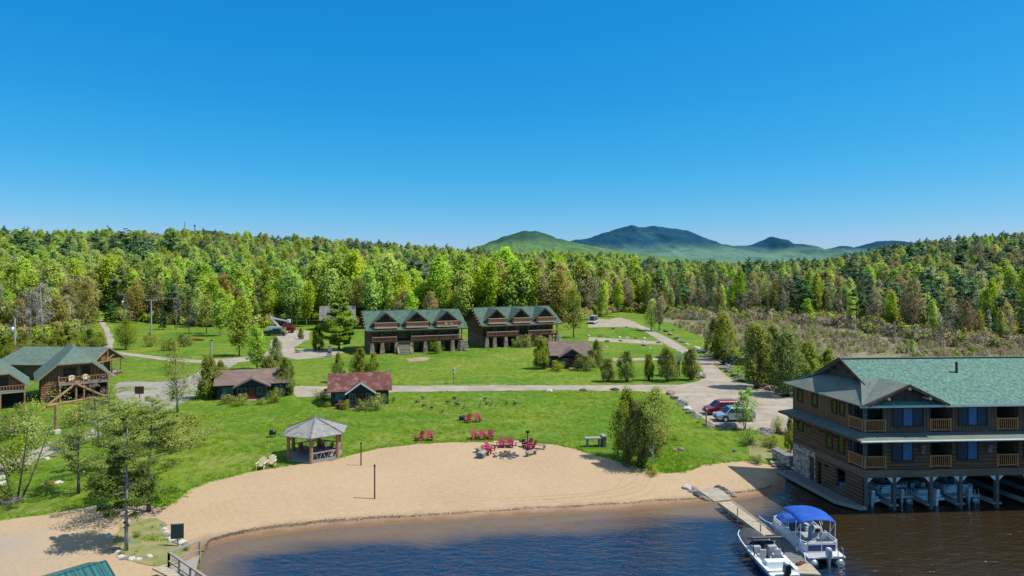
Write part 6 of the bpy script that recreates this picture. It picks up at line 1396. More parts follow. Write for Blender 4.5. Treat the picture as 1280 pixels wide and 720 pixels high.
def speedboat(loc, rz, label, L=5.7, cover=True, hullm='hullblue', group=None, motor='black'):
    T = thing('speedboat', label, 'boat', loc, rz, group); x0, x1 = -L / 2, L / 2
    S = [(x0, 1.0, .92, -.12, .12, .62), (x0 + 1.2, 1.04, .95, -.15, .1, .66), (0, 1.05, .92, -.15, .12, .74), (x1 - 1.6, 1.0, .8, -.1, .2, .84), (x1 - .7, .86, .55, .05, .35, .92), (x1 - .15, .55, .28, .35, .55, .98), (x1, .32, .12, .6, .72, 1.0)]
    hull('hull', T, [(x, ws, wc, zk, zc_, zs - .2) for x, ws, wc, zk, zc_, zs in S], MT[hullm])
    hull('topside', T, [(x, ws + .02, ws + .0, zs - .42, zs - .24, zs) for x, ws, wc, zk, zc_, zs in S], MT['gelcoat'])
    m = MB(); vs = []; fs = []
    for x, ws, wc, zk, zc_, zs in S: vs += [(x, -ws - .03, zs + .01), (x, -max(ws - .22, .02), zs + .03), (x, max(ws - .22, .02), zs + .03), (x, ws + .03, zs + .01)]
    n = len(S)
    for i in range(n - 1): a = i * 4; fs += [(a, a + 1, a + 5, a + 4), (a + 2, a + 3, a + 7, a + 6)]
    fs.append(((n - 1) * 4, (n - 1) * 4 + 1, (n - 1) * 4 + 2, (n - 1) * 4 + 3)); m.add(vs, fs); m.build('gunwale', MT['gelcoat'], T)
    m = MB(); vs = []; fs = []
    for x, ws, wc, zk, zc_, zs in S: vs += [(x, -max(ws - .2, .02), zs - .38), (x, max(ws - .2, .02), zs - .38)]
    for i in range(n - 1): a = i * 2; fs.append((a, a + 1, a + 3, a + 2))
    m.add(vs, fs); m.build('cockpit_floor', MT['canvas_grey'], T)
    MB().box(x0 - .32, x0 + .75, -.95, .95, .3, .48).build('swim_platform', MT['gelcoat'], T, bevel=.04); MB().box(x0 + .55, x0 + 1.1, -.8, .8, .45, .92).build('rear_seat', MT['gelcoat'], T, bevel=.06)
    for s in (-1, 1):
        MB().box(-.25, .45, s * .55 - .3, s * .55 + .3, .4, 1.05).build('console', MT['vinyl'], T, bevel=.06); MB().box(-1.0, -.55, s * .5 - .22, s * .5 + .22, .4, .75).box(-1.1, -.98, s * .5 - .22, s * .5 + .22, .75, 1.2).build('seat', MT['vinyl'], T, bevel=.05)
    MB().hexa([(.3, -.95, .95), (.36, -.95, .95), (.36, .95, .95), (.3, .95, .95), (-.05, -.8, 1.35), (-.01, -.8, 1.35), (-.01, .8, 1.35), (-.05, .8, 1.35)]).build('windshield', MT['glass'], T)
    if cover:
        m = MB(); st = [s for s in S if s[0] >= .2] ; vs = []; fs = []
        for x, ws, wc, zk, zc_, zs in [(.5, 1.03, 0, 0, 0, .78)] + st:
            for k in range(7): y = (k / 6 - .5) * 2 * (ws - .05); vs.append((x, y, zs + .05 + .22 * (1 - (2 * abs(k / 6 - .5)) ** 2) * (1.0 if x < x1 - .3 else .3)))
        c_ = len(vs) // 7
        for i in range(c_ - 1):
            for k in range(6): a = i * 7 + k; fs.append((a, a + 1, a + 8, a + 7))
        m.add(vs, fs); m.build('bow_cover', MT['canvas_grey'], T, smooth=True)
        MB().tube([(-.9, -1.0, .75), (-.5, -1.0, 1.75), (-.5, 1.0, 1.75), (-.9, 1.0, .75)], .05, 8).build('tow_tower', MT['black'], T); MB().tube([(-.45, -1.15, 1.72), (-.45, 1.25, 1.72)], .09, 8).build('folded_canvas', MT['canvas_grey'], T)
    outboard(T, x0 - .45, 0, .4, MT[motor], MT[motor], 1.05)
    return T
speedboat((16.85, 45.75, .02), R(94), 'white and blue speedboat with charcoal bow cover moored on the left of the dock')
def rope(a, b, sag, label):
    A, Bv = Vector(a), Vector(b); m = MB(); m.tube([A.lerp(Bv, i / 8) - Vector((0, 0, sag * 4 * (i / 8) * (1 - i / 8))) for i in range(9)], .022, 5); tag(m.build('mooring_rope', MT['white']), label, 'rope')
rope((19.3, 50.3, .75), (18.6, 51.4, .9), .12, 'white mooring rope from the pontoon bow to the dock pipe'); rope((19.45, 45.4, .7), (19.2, 44.6, .45), .05, 'white mooring rope at the pontoon stern'); rope((17.3, 48.0, .9), (17.7, 48.6, .8), .05, 'white mooring rope from the speedboat bow'); rope((17.9, 43.9, .6), (18.1, 43.3, .45), .04, 'white mooring rope at the speedboat stern')
for x, y, lab in ((19.36, 46.3, 'white fender hanging between the dock and the pontoon stern'), (19.42, 48.9, 'white fender hanging by the pontoon bow'), (17.88, 45.2, 'white fender hanging beside the speedboat')):
    T = thing('fender', lab, 'fender', (x, y, .2)); MB().tube([(0, 0, -.02), (0, 0, .06), (0, 0, .42), (0, 0, .5)], [.03, .09, .09, .03], 10).build('body', MT['gelcoat'], T, smooth=True); MB().tube([(0, 0, .5), (0, 0, .75)], .015, 5).build('cord', MT['black'], T)
# boats in the slips of the boathouse
def inslip(x, y): c, s = math.cos(R(3.5)), math.sin(R(3.5)); X = x - y * SH; return (28.4 + c * X - s * y, 55.0 + s * X + c * y, .0)
q = inslip(1.35, 3.9); speedboat(q, R(98), 'white open boat in the first slip behind the log side wall', 5.2, False, 'gelcoat', motor='vinyl')
q = inslip(4.05, 4.0); pontoon(q, R(98), 'navy pontoon boat in the second slip under the boathouse', False, 'navy', 5.6, simple=True)
q = inslip(6.85, 3.9); speedboat(q, R(98), 'grey-covered boat with white outboard in the third slip under the boathouse', 5.2, True, 'canvas_grey', motor='gelcoat')
q = inslip(9.65, 3.9); pontoon(q, R(98), 'pontoon boat with two ladders in the fourth slip under the boathouse', False, 'vinyl', 5.8, simple=True)

# ------------------------------------------------------------------ docks
def docks():
    A0 = G(898, 628, .5); A1 = G(914.5, 626, .5); E0 = (17.95, 48.9, .5); E1 = (19.0, 48.7, .5)
    T = thing('dock', 'long pale wooden gangway with a wider floating end between the two boats', 'dock', (A0[0], A0[1], 0)); o = Vector((A0[0], A0[1], 0)); L = lambda p, z: (p[0] - o.x, p[1] - o.y, z)
    MB().prism([L(A0, .36), L(E0, .36), L(E1, .36), L(A1, .36)], (0, 0, .13)).build('gangway', MT['dockwood'], T)
    for a, b in ((A0, E0), (A1, E1)): MB().beam(L(a, .42), L(b, .42), .09, .24).build('edge_board', MT['dockwood'], T)
    MB().prism([L((17.75, 42.9), .22), L((19.35, 42.7), .22), L((19.4, 48.65), .22), L((17.85, 48.85), .22)], (0, 0, .2)).build('float', MT['greywood'], T)
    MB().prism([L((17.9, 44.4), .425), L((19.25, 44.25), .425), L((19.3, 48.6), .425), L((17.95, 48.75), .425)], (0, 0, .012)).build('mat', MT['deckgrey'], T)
    MB().prism([L((17.76, 42.92), .425), L((19.34, 42.72), .425), L((19.36, 44.2), .425), L((17.78, 44.36), .425)], (0, 0, .04)).build('end_boards', MT['dockwood'], T)
    for x, y in ((17.15, 51.9), (18.6, 51.4), (17.7, 48.6), (19.42, 48.4)): MB().tube([L((x, y), -1.2), L((x, y), 1.35)], .045, 6).build('mooring_pipe', MT['alum'], T)
    pad = W([(871, 613), (900, 611), (914.5, 626), (893, 628.5)])
    me = MB().prism([(x, y, zt1(x, y) - .1) for x, y in pad], (0, 0, .22)).build('landing_slab', MT['concrete'])
    tag(me, 'flat concrete landing slab where the dock meets the sand', 'slab')
    T2 = thing('fishing_pier', 'weathered pier with grey railings at the bottom left shore', 'pier', (0, 0, 0))
    a, b, c = G(210, 694, 1.0), G(250, 680, 1.0), G(262, 730, 1.0)
    a2, b2 = G(211, 706, .3), G(250, 693, .3)
    P = lambda p, z: (p[0], p[1], z)
    def pr(p, q):
        m = MB(); m.beam(P(p, 1.35), P(q, 1.35), .16, .09); m.beam(P(p, .78), P(q, .78), .1, .08); n = max(1, int((Vector(p) - Vector(q)).length / 1.3))
        for i in range(n + 1): e = Vector(p).lerp(Vector(q), i / n); m.beam((e.x, e.y, -.3), (e.x, e.y, 1.36), .11)
        m.build('railing', MT['greywood'], T2)
    p1 = G(211, 690, 1.35); p2 = G(249.5, 676.5, 1.35); p3 = G(268, 729, 1.35)
    pr(p1, p2); pr(p1, p3)
    MB().prism([(p1[0], p1[1], .3), (p2[0], p2[1], .3), (p2[0] + 1.2, p2[1] - 3.5, .3), (p3[0], p3[1], .3)], (0, 0, .12)).build('deck', MT['greywood'], T2)
    g0 = G(190, 712, .75); g1 = G(203, 708, .75); g2 = G(245, 727, .55); g3 = G(228, 731, .55)
    MB().prism([g0, g1, g2, g3], (0, 0, .1)).build('ramp', MT['dockwood'], T2)
docks()
for u, v, rz, lab, mat in ((1001, 702, 20, 'orange life vest lying on the dock end', 'door_red'),):
    T = thing('life_vest', 'dark red crumpled life vest lying on the dock end', 'vest', (18.55, 44.1, .47), R(rz)); m = MB(); m.ell((0, 0, .06), (.28, .16, .07)); m.ell((.35, .08, .06), (.2, .13, .06)); m.build('body', MT[mat], T, smooth=True); MB().beam((-.1, -.16, .09), (.3, .2, .1), .05).build('strap', MT['black'], T)
# stone steps beside the boathouse
p = G(982, 583, .6); T = thing('stone_steps', 'short flight of stone steps by the boathouse corner', 'steps', (p[0], p[1], zt1(p[0], p[1]) - .12), R(-6))
for i in range(4): MB().box(-.9, .9, i * .55, i * .55 + .6, 0, .14 + i * .15).build('step', MT['stone_grey'] if i < 3 else MT['dockwood'], T, bevel=.03)
p = G(996, 581, .8); T = thing('retaining_wall', 'low stacked stone wall between the steps and boathouse', 'wall', (p[0] - .2, p[1] + .5, .4), R(8)); MB().box(-.35, .35, 0, 3.2, 0, .9).build('stone_face', MT['stone'], T, bevel=.1); MB().box(-.42, .42, -.05, 3.25, .9, 1.0).build('coping', MT['rock_a'], T, bevel=.03)

# ------------------------------------------------------------------ rocks
def rock(u, v, s, mat, label, group, z=None):
    p = GT(u, v); o = linkobj('rock', RM[mat][rng.integers(3)]); o.location = (p[0], p[1], p[2] + s * .12); o.scale = (s * rng.uniform(.85, 1.3), s * rng.uniform(.75, 1.05), s * rng.uniform(.7, 1.0)); o.rotation_euler = (0, 0, rng.uniform(0, 6.28)); tag(o, label, 'rock', group)
NM = {'rock_a': 'grey', 'rock_b': 'dark', 'rock_c': 'pale', 'rock_d': 'reddish'}
rocks = []
z1_ = lambda x, y: (660 + x / 4.5, 360 + y / 4.5)
z2_ = lambda x, y: (740 + x / 4.8, 460 + y / 4.8)
for x, y, m, s in ((120, 580, 'rock_c', .5), (133, 576, 'rock_d', .3), (310, 579, 'rock_b', .55), (487, 576, 'rock_b', .6)): rocks.append((*z1_(x, y), m, s, 'boulder on the lawn edge beside the cottage path'))
for x, y, m, s in ((340, 270, 'rock_c', .5), (405, 273, 'rock_b', .45), (452, 276, 'rock_a', .4), (517, 279, 'rock_c', .5), (560, 281, 'rock_c', .45), (605, 284, 'rock_b', .4), (655, 286, 'rock_c', .55)): rocks.append((*z1_(x, y), m, s, 'boulder lining the upper side of the grass drive'))
for x, y, m, s in ((443, 302, 'rock_b', .55), (521, 300, 'rock_b', .5), (652, 304, 'rock_c', .5), (735, 310, 'rock_b', .6), (655, 325, 'rock_a', .7), (440, 332, 'rock_c', .35), (685, 340, 'rock_c', .35)): rocks.append((*z1_(x, y), m, s, 'boulder lining the lower side of the grass drive'))
for x, y, m, s in ((477, 231, 'rock_b', .6), (497, 251, 'rock_b', .4), (555, 223, 'rock_b', .5)): rocks.append((*z1_(x, y), m, s, 'boulder on the far lawn strip below the white van'))
for x, y, m, s in ((775, 246, 'rock_b', .8), (800, 264, 'rock_d', .7), (815, 240, 'rock_b', .45), (838, 287, 'rock_b', .7), (850, 294, 'rock_a', .6), (868, 306, 'rock_a', .7), (895, 320, 'rock_c', .6), (942, 344, 'rock_c', .95), (965, 355, 'rock_a', .6), (985, 366, 'rock_b', 1.1), (1012, 374, 'rock_d', .5)): rocks.append((*z1_(x, y), m, s, 'boulder along the marsh side of the gravel road'))
for x, y, m, s in ((733, 394, 'rock_b', .6), (960, 485, 'rock_c', .55), (972, 506, 'rock_d', .75), (1128, 470, 'rock_b', .75), (1137, 474, 'rock_a', .5), (1165, 497, 'rock_b', .7), (1190, 506, 'rock_a', .7), (1197, 527, 'rock_b', .6), (1105, 455, 'rock_a', .8), (1130, 445, 'rock_a', .7)): rocks.append((*z1_(x, y), m, s, 'boulder at the road bend by the cedars'))
for x, y, m, s in ((385, 147, 'rock_c', .5), (472, 157, 'rock_d', .7), (492, 182, 'rock_b', .6), (537, 216, 'rock_a', .85), (572, 249, 'rock_c', .6), (593, 270, 'rock_a', .6), (620, 299, 'rock_a', .5), (640, 328, 'rock_b', .25), (700, 350, 'rock_d', .55), (808, 357, 'rock_a', 1.0), (830, 352, 'rock_d', .5)): rocks.append((*z2_(x, y), m, s, 'boulder between the beach lawn and the gravel lot'))
for x, y, m, s in ((1028, 114, 'rock_d', .8), (1077, 132, 'rock_d', .95), (1130, 160, 'rock_d', .6), (1035, 385, 'rock_a', .8), (1140, 390, 'rock_d', .75), (535, 490, 'rock_a', .42), (497, 492, 'rock_d', .25), (853, 500, 'rock_b', .28)): rocks.append((*z2_(x, y), m, s, 'boulder near the boathouse end of the lot'))
for x, y, m, s in ((87, 228, 'rock_c', .5), (122, 232, 'rock_d', .36), (120, 248, 'rock_a', .34), (140, 262, 'rock_b', .36), (155, 272, 'rock_b', .34), (176, 285, 'rock_d', .3), (200, 295, 'rock_a', .32), (260, 224, 'rock_b', .32), (283, 235, 'rock_b', .36), (300, 244, 'rock_b', .36), (318, 254, 'rock_a', .34), (345, 270, 'rock_d', .26)): rocks.append((840 + x / 4.5, 560 + y / 4.5, m, s, 'boulder edging the concrete landing slab'))
for x, y, m, s in ((820, 488, 'rock_c', .22), (830, 503, 'rock_c', .22), (838, 520, 'rock_a', .24), (850, 535, 'rock_c', .25), (864, 547, 'rock_c', .27), (882, 553, 'rock_a', .3), (905, 558, 'rock_c', .36), (925, 566, 'rock_a', .3), (815, 470, 'rock_a', .25), (575, 590, 'rock_a', .26), (590, 605, 'rock_c', .24), (605, 625, 'rock_c', .24), (625, 636, 'rock_a', .24), (655, 638, 'rock_c', .25), (690, 640, 'rock_c', .24), (718, 634, 'rock_a', .24), (745, 622, 'rock_c', .25), (545, 522, 'rock_c', .3), (640, 552, 'rock_a', .28)): rocks.append((x / 4, 540 + y / 4, m, s, 'edging stone round the pine bed by the shore'))
for x, y, m, s in ((10, 505, 'rock_c', .5), (20, 545, 'rock_c', .5), (305, 380, 'rock_c', .32), (355, 362, 'rock_d', .38), (370, 538, 'rock_c', .42), (290, 545, 'rock_c', .3), (310, 548, 'rock_c', .25), (72, 196, 'rock_c', .45), (140, 440, 'rock_c', .4)): rocks.append((x / 5.146, 500 + y / 5.143, m, s, 'white stone on the grass by the footpath'))
for u, v, m, s, lab in rocks: rock(u, v, s, m, NM[m] + ' ' + lab, 'stones: ' + NM[m] + ' ' + lab)
# drift line of debris along the beach, nobody could count it
dm = MB()
for i in range(3400):
    t = rng.uniform(3.2, 22.5) if i % 3 else rng.uniform(4, 10); k = int(t); a = Vector(SHORE[k]); b = Vector(SHORE[k + 1]); q = a.lerp(b, t - k); off = 1.1 + .35 * mnoise.noise(Vector((q.x * .3, 0, 3))) + rng.normal() * (.09 if t > 10 else .16)
    x, y = q.x, q.y + off; z = zt1(x, y) + .04; s = rng.uniform(.02, .085); an = rng.uniform(0, 6.28); c, sn = math.cos(an) * s, math.sin(an) * s
    dm.add([(x - c, y - sn, z), (x + sn * .4, y - c * .4, z + .03), (x + c, y + sn, z), (x - sn * .4, y + c * .4, z + .04)], [(0, 1, 2, 3)])
o = dm.build('shore_debris', MT['bark']); o['kind'] = 'stuff'
# ------------------------------------------------------------------ single trees and shrubs
def zf(x, y, x0, y0, s): return x0 + x / s, y0 + y / s
def put(name, proto, u, v, vt, label, cat='tree', group=None, wide=1.0, rz=None):
    p = GT(u, v); return plant(name, proto, (p[0], p[1], p[2] - .03), pxh(v, vt, p[2]), label, cat, group, wide, rz)
# by the shore, lower left
put('pine_tree', t_pine(11, 9.0, 2.3, 15000, .16, MT['lf_dark'], MT['bark_grey'], cb=.2, tr=.13, whorl_gap=.5, rise=.05, widest=.28, gap=.08), 158, 689, 516, 'slim pine with a bare grey lower trunk in the stone-edged bed by the shore')
put('pine_tree', t_pine(12, 8.5, 4.4, 10500, .17, MT['lf_pine2'], MT['bark'], cb=.1, tr=.16, whorl_gap=.7, rise=.22, widest=.4, gap=.22, flat=.07), 186, 640, 496, 'broad bushy yellow-green pine just behind the slim pine', wide=1.08)
put('pine_tree', t_pine(13, 5.0, 2.3, 3800, .15, MT['lf_pine2'], MT['bark'], cb=.3, tr=.12, whorl_gap=.4, rise=.35, widest=.5, gap=.1), 98, 617, 535, 'small flat-topped pine with forked trunk, left of the slim pine', wide=1.05)
put('pine_tree', t_pine(14, 5.5, 2.6, 3600, .16, MT['lf_pine2'], MT['bark'], cb=.2, tr=.12, whorl_gap=.45, rise=.25, widest=.5, gap=.1), 140, 590, 490, 'olive pine between the archway and the broad pine')
put('birch_tree', t_decid(21, 9, 2.6, .18, 3200, .13, MT['lf_bush'], MT['bark'], 20, .08, stems=4, shell=.8, splay=.9), 19, 627, 488, 'multi-stemmed grey birch with thin new leaves at the left edge', wide=1.15)
put('bare_tree', t_bare(22, 7, 2.0, MT['twig'], MT['bark'], cb=.3, n=900, ls=.35, tr=.08), 123, 560, 468, 'nearly bare small tree beside the archway post')
put('bare_tree', t_decid(23, 5, 1.6, .2, 700, .2, MT['lf_bud'], MT['bark'], 14, .08, shell=.9), 98, 562, 500, 'low budding tree behind the flat-topped pine')
put('young_tree', t_decid(24, 10, 2.0, .12, 4800, .16, MT['lf_bush'], MT['bark_grey'], 24, .16, shell=.8, widest=.4), 222, 516, 421, 'slender sparse tree standing alone beside the parking lot')
SBZ = t_decid(25, 1.6, 1.1, .05, 1700, .11, MT['lf_bush'], MT['bark'], 9, .03, stems=4, limbs_show=False)
SBO = t_decid(26, 1.4, 1.2, .05, 1900, .11, MT['lf_cedar'], MT['bark'], 9, .03, stems=4, limbs_show=False)
SBR = t_bare(27, 1.1, 1.0, MT['twig'], MT['bark'], cb=.05, n=700, ls=.3, tr=.02, limbs=12, stems=4)
for u, v, vt, w, pr, lab in ((14, 636, 622, 1.2, SBR, 'brown twiggy shrub at the foot of the grey birch'), (5, 629, 600, 1.0, SBZ, 'green shrub at the very left edge beside the birch'), (100, 528, 512, 1.5, SBO, 'dark low shrub under the archway beam'), (172, 672, 663, 1.0, SBZ, 'bright green shrub at the foot of the slim pine'), (152, 694, 686, 1.0, SBZ, 'small green plant on the near edge of the pine bed'), (233, 689, 681, 1.0, SBZ, 'small green plant beside the pier railing'), (118, 607, 595, 1.2, SBO, 'dark shrub at the trunk of the flat-topped pine'),
                         (15, 590, 545, 1.0, SBZ, 'leafy bush in front of the cut-off log cabin'), (38, 560, 522, 1.0, SBZ, 'thin bush in front of the log cabin, left of the archway'), (20, 548, 508, 1.0, SBZ, 'pale bush below the green roof corner at the left edge'), (153, 545, 510, 1.4, SBZ, 'spreading bush right of the archway'), (172, 560, 528, 1.5, SBZ, 'spreading bush before the broad pine, under the brown sign'), (205, 555, 522, 1.3, SBZ, 'loose bush by the slender sparse tree'),
                         (225, 560, 520, 1.1, SBO, 'olive bush right of the broad pine'), (62, 606, 601, 1.5, SBR, 'brown tussock among white stones on the grass')):
    put('bush', pr, u, v, vt, lab, 'shrub', None, w)
# round cottages
CD = [t_cedar(31 + i, 6, 2.0 if i < 2 else 1.75, 8500, .19, MT['lf_cedar'], MT['bark'], stems=4 if i < 2 else 1, cb=.1 if i < 2 else .02, top=.72) for i in range(4)]
for k, (u, v, vt, w, i, lab) in enumerate([(261, 498, 443, 1.0, 2, 'tall cedar at the left corner of the brown-roofed cottage'), (276, 494, 450, .9, 3, 'cedar squeezed behind the left cottage corner'), (357, 494, 445, .95, 2, 'cedar at the right corner of the left cottage'),
    (336, 490, 444, 1.2, 3, 'wide cedar behind the left cottage roof'), (423, 478, 440, .8, 3, 'narrow cedar behind the red roof, left'), (450, 478, 434, 1.0, 2, 'cedar behind the red roof, middle'), (467, 478, 440, .85, 3, 'loose cedar behind the red roof, right'), (345, 458, 420, .75, 3, 'small narrow cedar by the gravel lot'),
    (677, 461, 423, 1.0, 2, 'cedar at the left corner of the small brown-roofed cottage'), (746, 459, 424, .9, 3, 'cedar at the right corner of the small brown-roofed cottage'),
    (760, 477, 447, 1.15, 0, 'first cedar from the left in the row of five along the path'), (783.5, 477, 437, .95, 1, 'second cedar from the left in the row of five along the path'), (811, 475.5, 441, .75, 0, 'slim third cedar in the row of five along the path'), (834.5, 476.5, 433, 1.0, 1, 'fourth cedar in the row of five, beside the kiosk'), (864, 475, 434, 1.0, 0, 'fifth cedar in the row of five, at the road bend'),
    (796, 583, 498, .95, 2, 'dark cedar leaning against the white birch on the beach lawn'), (783, 572, 484, .95, 3, 'tall cedar behind the white birch on the beach lawn'), (818, 568, 505, 1.0, 2, 'dark cedar to the right of the white birch'), (828, 555, 524, 1.25, 3, 'low spreading cedar right of the birch clump'),
    (946, 485, 402, .92, 0, 'large rounded cedar at the edge of the gravel lot'), (983, 494, 414, .95, 1, 'large cedar next to the boathouse roof'), (966, 478, 405, 1.0, 2, 'tall cedar behind the two large lot cedars'), (1008, 487, 425, 1.0, 1, 'cedar half hidden by the boathouse roof'), (1035, 480, 435, 1.3, 3, 'round cedar showing just above the boathouse roof'),
    (905, 450, 392, .9, 2, 'dark cedar behind the blue SUV'), (893, 446, 396, .8, 3, 'narrow dark cedar left of the blue SUV'), (988, 566, 520, .55, 3, 'narrow green cedar against the boathouse stone corner'), (376, 424, 410, 1.0, 3, 'small cedar island tree in the far gravel lot'), (397, 438, 405, .85, 2, 'cedar in front of the tall yellow-green pine')]):
    put('cedar_tree', CD[i], u, v, vt, lab, 'tree', None, w * (.8 if 'birch' in lab else 1))
for u, v, vt, w, pr, lab in ((283, 505, 493, 1.15, SBO, 'clipped hedge ball left of the red door'), (301, 507, 493.5, 1.1, SBO, 'clipped hedge ball right beside the red door'), (326, 506, 497.5, 1.1, SBO, 'low hedge right of the red door'), (344, 503.5, 486, .95, SBZ, 'big round bush at the right end of the left cottage'),
    (403, 500, 487, 1.3, SBO, 'dark shrub at the left wall of the red-roofed cottage'), (410, 509, 501, .8, SBO, 'small shrub at the left corner of the red-roofed cottage'), (431, 512, 500, .85, SBO, 'shrub left of the red-roofed cottage door'), (452, 513, 499, .85, SBO, 'shrub right of the red-roofed cottage door'), (471, 513, 493, .95, SBZ, 'largest round bush before the red-roofed cottage'), (493, 501, 494, .8, SBZ, 'tiny bush by the right wall of the red-roofed cottage'),
    (697, 463.5, 451, 1.3, SBZ, 'pale bush left of the small cottage porch'), (731, 463, 444, 1.1, SBO, 'round bush right of the small cottage porch'), (545, 442, 427, 1.1, SBZ, 'bright bush in front of the lodge with front stairs'), (656, 434, 419, 1.0, SBO, 'bush left of the stairs at the second lodge'), (675, 433, 420, 1.1, SBO, 'bush right of the stairs at the second lodge'), (643, 434, 424, .9, SBZ, 'small bush at the second lodge piers'),
    (938, 556, 535, 1.0, SBZ, 'thin shrub in the bed left of the boathouse'), (964, 559, 545, 1.3, SBO, 'dark low shrub near the boathouse steps'), (946, 580, 567, 1.2, SBZ, 'bright low shrub at the end of the beach'), (972, 541, 521, .7, SBZ, 'young sapling on the lot edge beside the boathouse'), (817, 594, 582, 1.3, SBZ, 'leafy plants round the foot of the white birch'), (845, 550, 541, .9, SBZ, 'small plant on the beach lawn'),
    (190, 433, 416, .8, SBO, 'small dark conifer shrub beside the tall pole'), (212, 438, 423, 1.1, SBO, 'round shrub right of the tall pole'), (230, 433, 417, 1.0, SBO, 'bushy shrub on the far lawn by the lane'), (372, 441, 436, 1.6, SBZ, 'low shrub on the gravel lot island')):
    put('bush', pr, u, v, vt, lab, 'shrub', None, w)
# other single trees
put('birch_tree', t_decid(41, 9, 2.7, .26, 9500, .17, MT['lf_birch'], MT['bark_birch'], 26, .13, shell=.6, widest=.42), 815.5, 586, 483, 'white-trunked birch on the lawn at the edge of the beach', wide=1.0)
put('young_tree', t_decid(42, 5, 1.45, .15, 4500, .15, MT['lf_birch'], MT['bark_grey'], 18, .07, stems=2, shell=.6, widest=.4), 931, 537, 484, 'young bright green tree in front of the silver car')
put('birch_tree', t_decid(43, 11, 2.6, .1, 4200, .38, MT['lf_lime'], MT['bark'], 24, .15, widest=.38), 321, 462, 403, 'lime-green tree behind the left cottage', wide=1.0)
put('birch_tree', t_decid(44, 14, 3.4, .1, 4200, .45, MT['lf_birch'], MT['bark'], 26, .18, widest=.4), 299, 445, 368, 'tall fresh green tree behind the lime-green one')
put('pine_tree', t_pine(45, 17, 5.6, 32000, .42, MT['lf_soft'], MT['bark'], cb=.05, tr=.3, whorl_gap=.75, rise=.06, widest=.25, gap=.03), 424, 438, 362, 'tall layered yellow-green pine left of the lodge with front stairs', wide=.95)
put('maple_tree', t_decid(46, 11, 5.0, .1, 4200, .42, MT['lf_cedar'], MT['bark'], 26, .25, widest=.45), 157, 437, 399, 'broad round olive tree beside the lane', wide=.95)
put('maple_tree', t_decid(47, 14, 3.6, .15, 2600, .42, MT['lf_cedar'], MT['bark'], 22, .18, shell=.7, widest=.45), 717, 422, 357, 'olive loose-crowned tree right of the second lodge')
put('maple_tree', t_decid(48, 12, 3.2, .1, 2400, .42, MT['lf_birch'], MT['bark'], 20, .18, widest=.4), 814, 413, 372, 'light green tree beside the road bend near the marsh')
put('maple_tree', t_decid(49, 12, 3.0, .15, 2200, .42, MT['lf_rust'], MT['bark'], 20, .18, widest=.4), 824, 414, 369, 'orange-tinted tree beside the road bend near the marsh')
put('birch_tree', t_decid(50, 10, 2.4, .1, 1400, .33, MT['lf_cedar'], MT['bark_birch'], 20, .16, shell=.8), 911, 456, 397, 'thin white-trunked birch beside the blue SUV')
put('bare_tree', t_bare(51, 14, 3.6, MT['twig_dead'], MT['bark_grey'], n=1500, ls=.6), 38, 428, 352, 'big leafless grey tree behind the transformer pole'); put('bare_tree', t_bare(52, 14, 3.2, MT['twig_dead'], MT['bark_birch'], n=1300, ls=.6), 53, 427, 345, 'leafless white-trunked tree right of the big grey one'); put('bare_tree', t_bare(53, 12, 3.0, MT['twig'], MT['bark'], n=1300, ls=.6), 236, 426, 372, 'bare brown tree on the far lawn left of the fresh green tree')
put('birch_tree', t_decid(54, 15, 3.0, .2, 2000, .45, MT['lf_bud'], MT['bark_birch'], 20, .16), 111, 424, 350, 'olive birch with a pale trunk at the left wood edge')
for k, (u, v, vt, pr, w, lab) in enumerate(((275, 420, 362, PB[0], 1.0, 'leafy birch standing on the far lawn left of the fresh green tree'), (258, 417, 366, PO[1], 1.0, 'olive tree on the far lawn behind the white post'), (204, 412, 378, PS[1], 1.1, 'dark spruce on the far lawn right of the tall pole'), (138, 402, 352, PS[0], 1.3, 'dark broad spruce beside the lane as it enters the wood'), (170, 404, 350, PO[0], .9, 'olive tree behind the two crossarm poles'), (245, 409, 360, PB[2], .9, 'green birch at the back of the far lawn'), (220, 412, 368, PN[0], .9, 'bare grey-brown tree at the back of the far lawn'), (383, 408, 350, PB[1], .9, 'birch at the back of the far gravel lot'), (365, 407, 345, PB[3], .9, 'birch behind the red truck'), (772, 396, 352, PB[4], 1.0, 'bright birch where the gravel road enters the wood'), (752, 397, 350, PB[5], 1.0, 'lime birch above the white van'))):
    put('birch_tree' if pr in PB else 'spruce_tree' if pr in PS else 'maple_tree' if pr in PO else 'bare_tree', pr, u, v, vt, lab, 'tree', None, w)
for u, v, vt, w, i in ((8, 450, 420, 1.5, 0), (30, 446, 415, 1.5, 1), (52, 445, 417, 1.6, 0), (72, 443, 412, 1.5, 1), (92, 442, 414, 1.6, 0), (112, 440, 410, 1.4, 1), (124, 438, 414, 1.3, 0)):
    put('cedar_tree', CD[2 + i], u, v, vt, 'olive cedar in the dense row right behind the long log house', 'tree', 'cedars in the row behind the long log house', w)
for u, v, vt, lab in ((1176, 440, 392, 'tallest bleached dead trunk in the marsh, with a leaning branch'), (1156, 437, 412, 'shorter dead trunk in the marsh, left of the tallest'), (1236, 428, 385, 'dead grey trunk at the right wood edge behind the marsh'), (1262, 432, 388, 'dead pale trunk nearest the right edge'), (1118, 430, 400, 'thin grey snag in the middle of the marsh')):
    put('dead_tree', PD[int(u) % 2], u, v, vt, lab)
put('birch_tree', PB[4], 1140, 446, 424, 'small bright bush-like birch in the marsh by the boathouse ridge'); put('birch_tree', PB[1], 1010, 402, 372, 'light green tree standing in the marsh')
LG = MB().tube([(0, 0, .2), (5, 1.2, .5)], [.22, .12], 7).build('fallen_log', MT['bark_grey']); p = G(1150, 441); LG.location = p; tag(LG, 'bleached fallen log lying in the marsh', 'log')
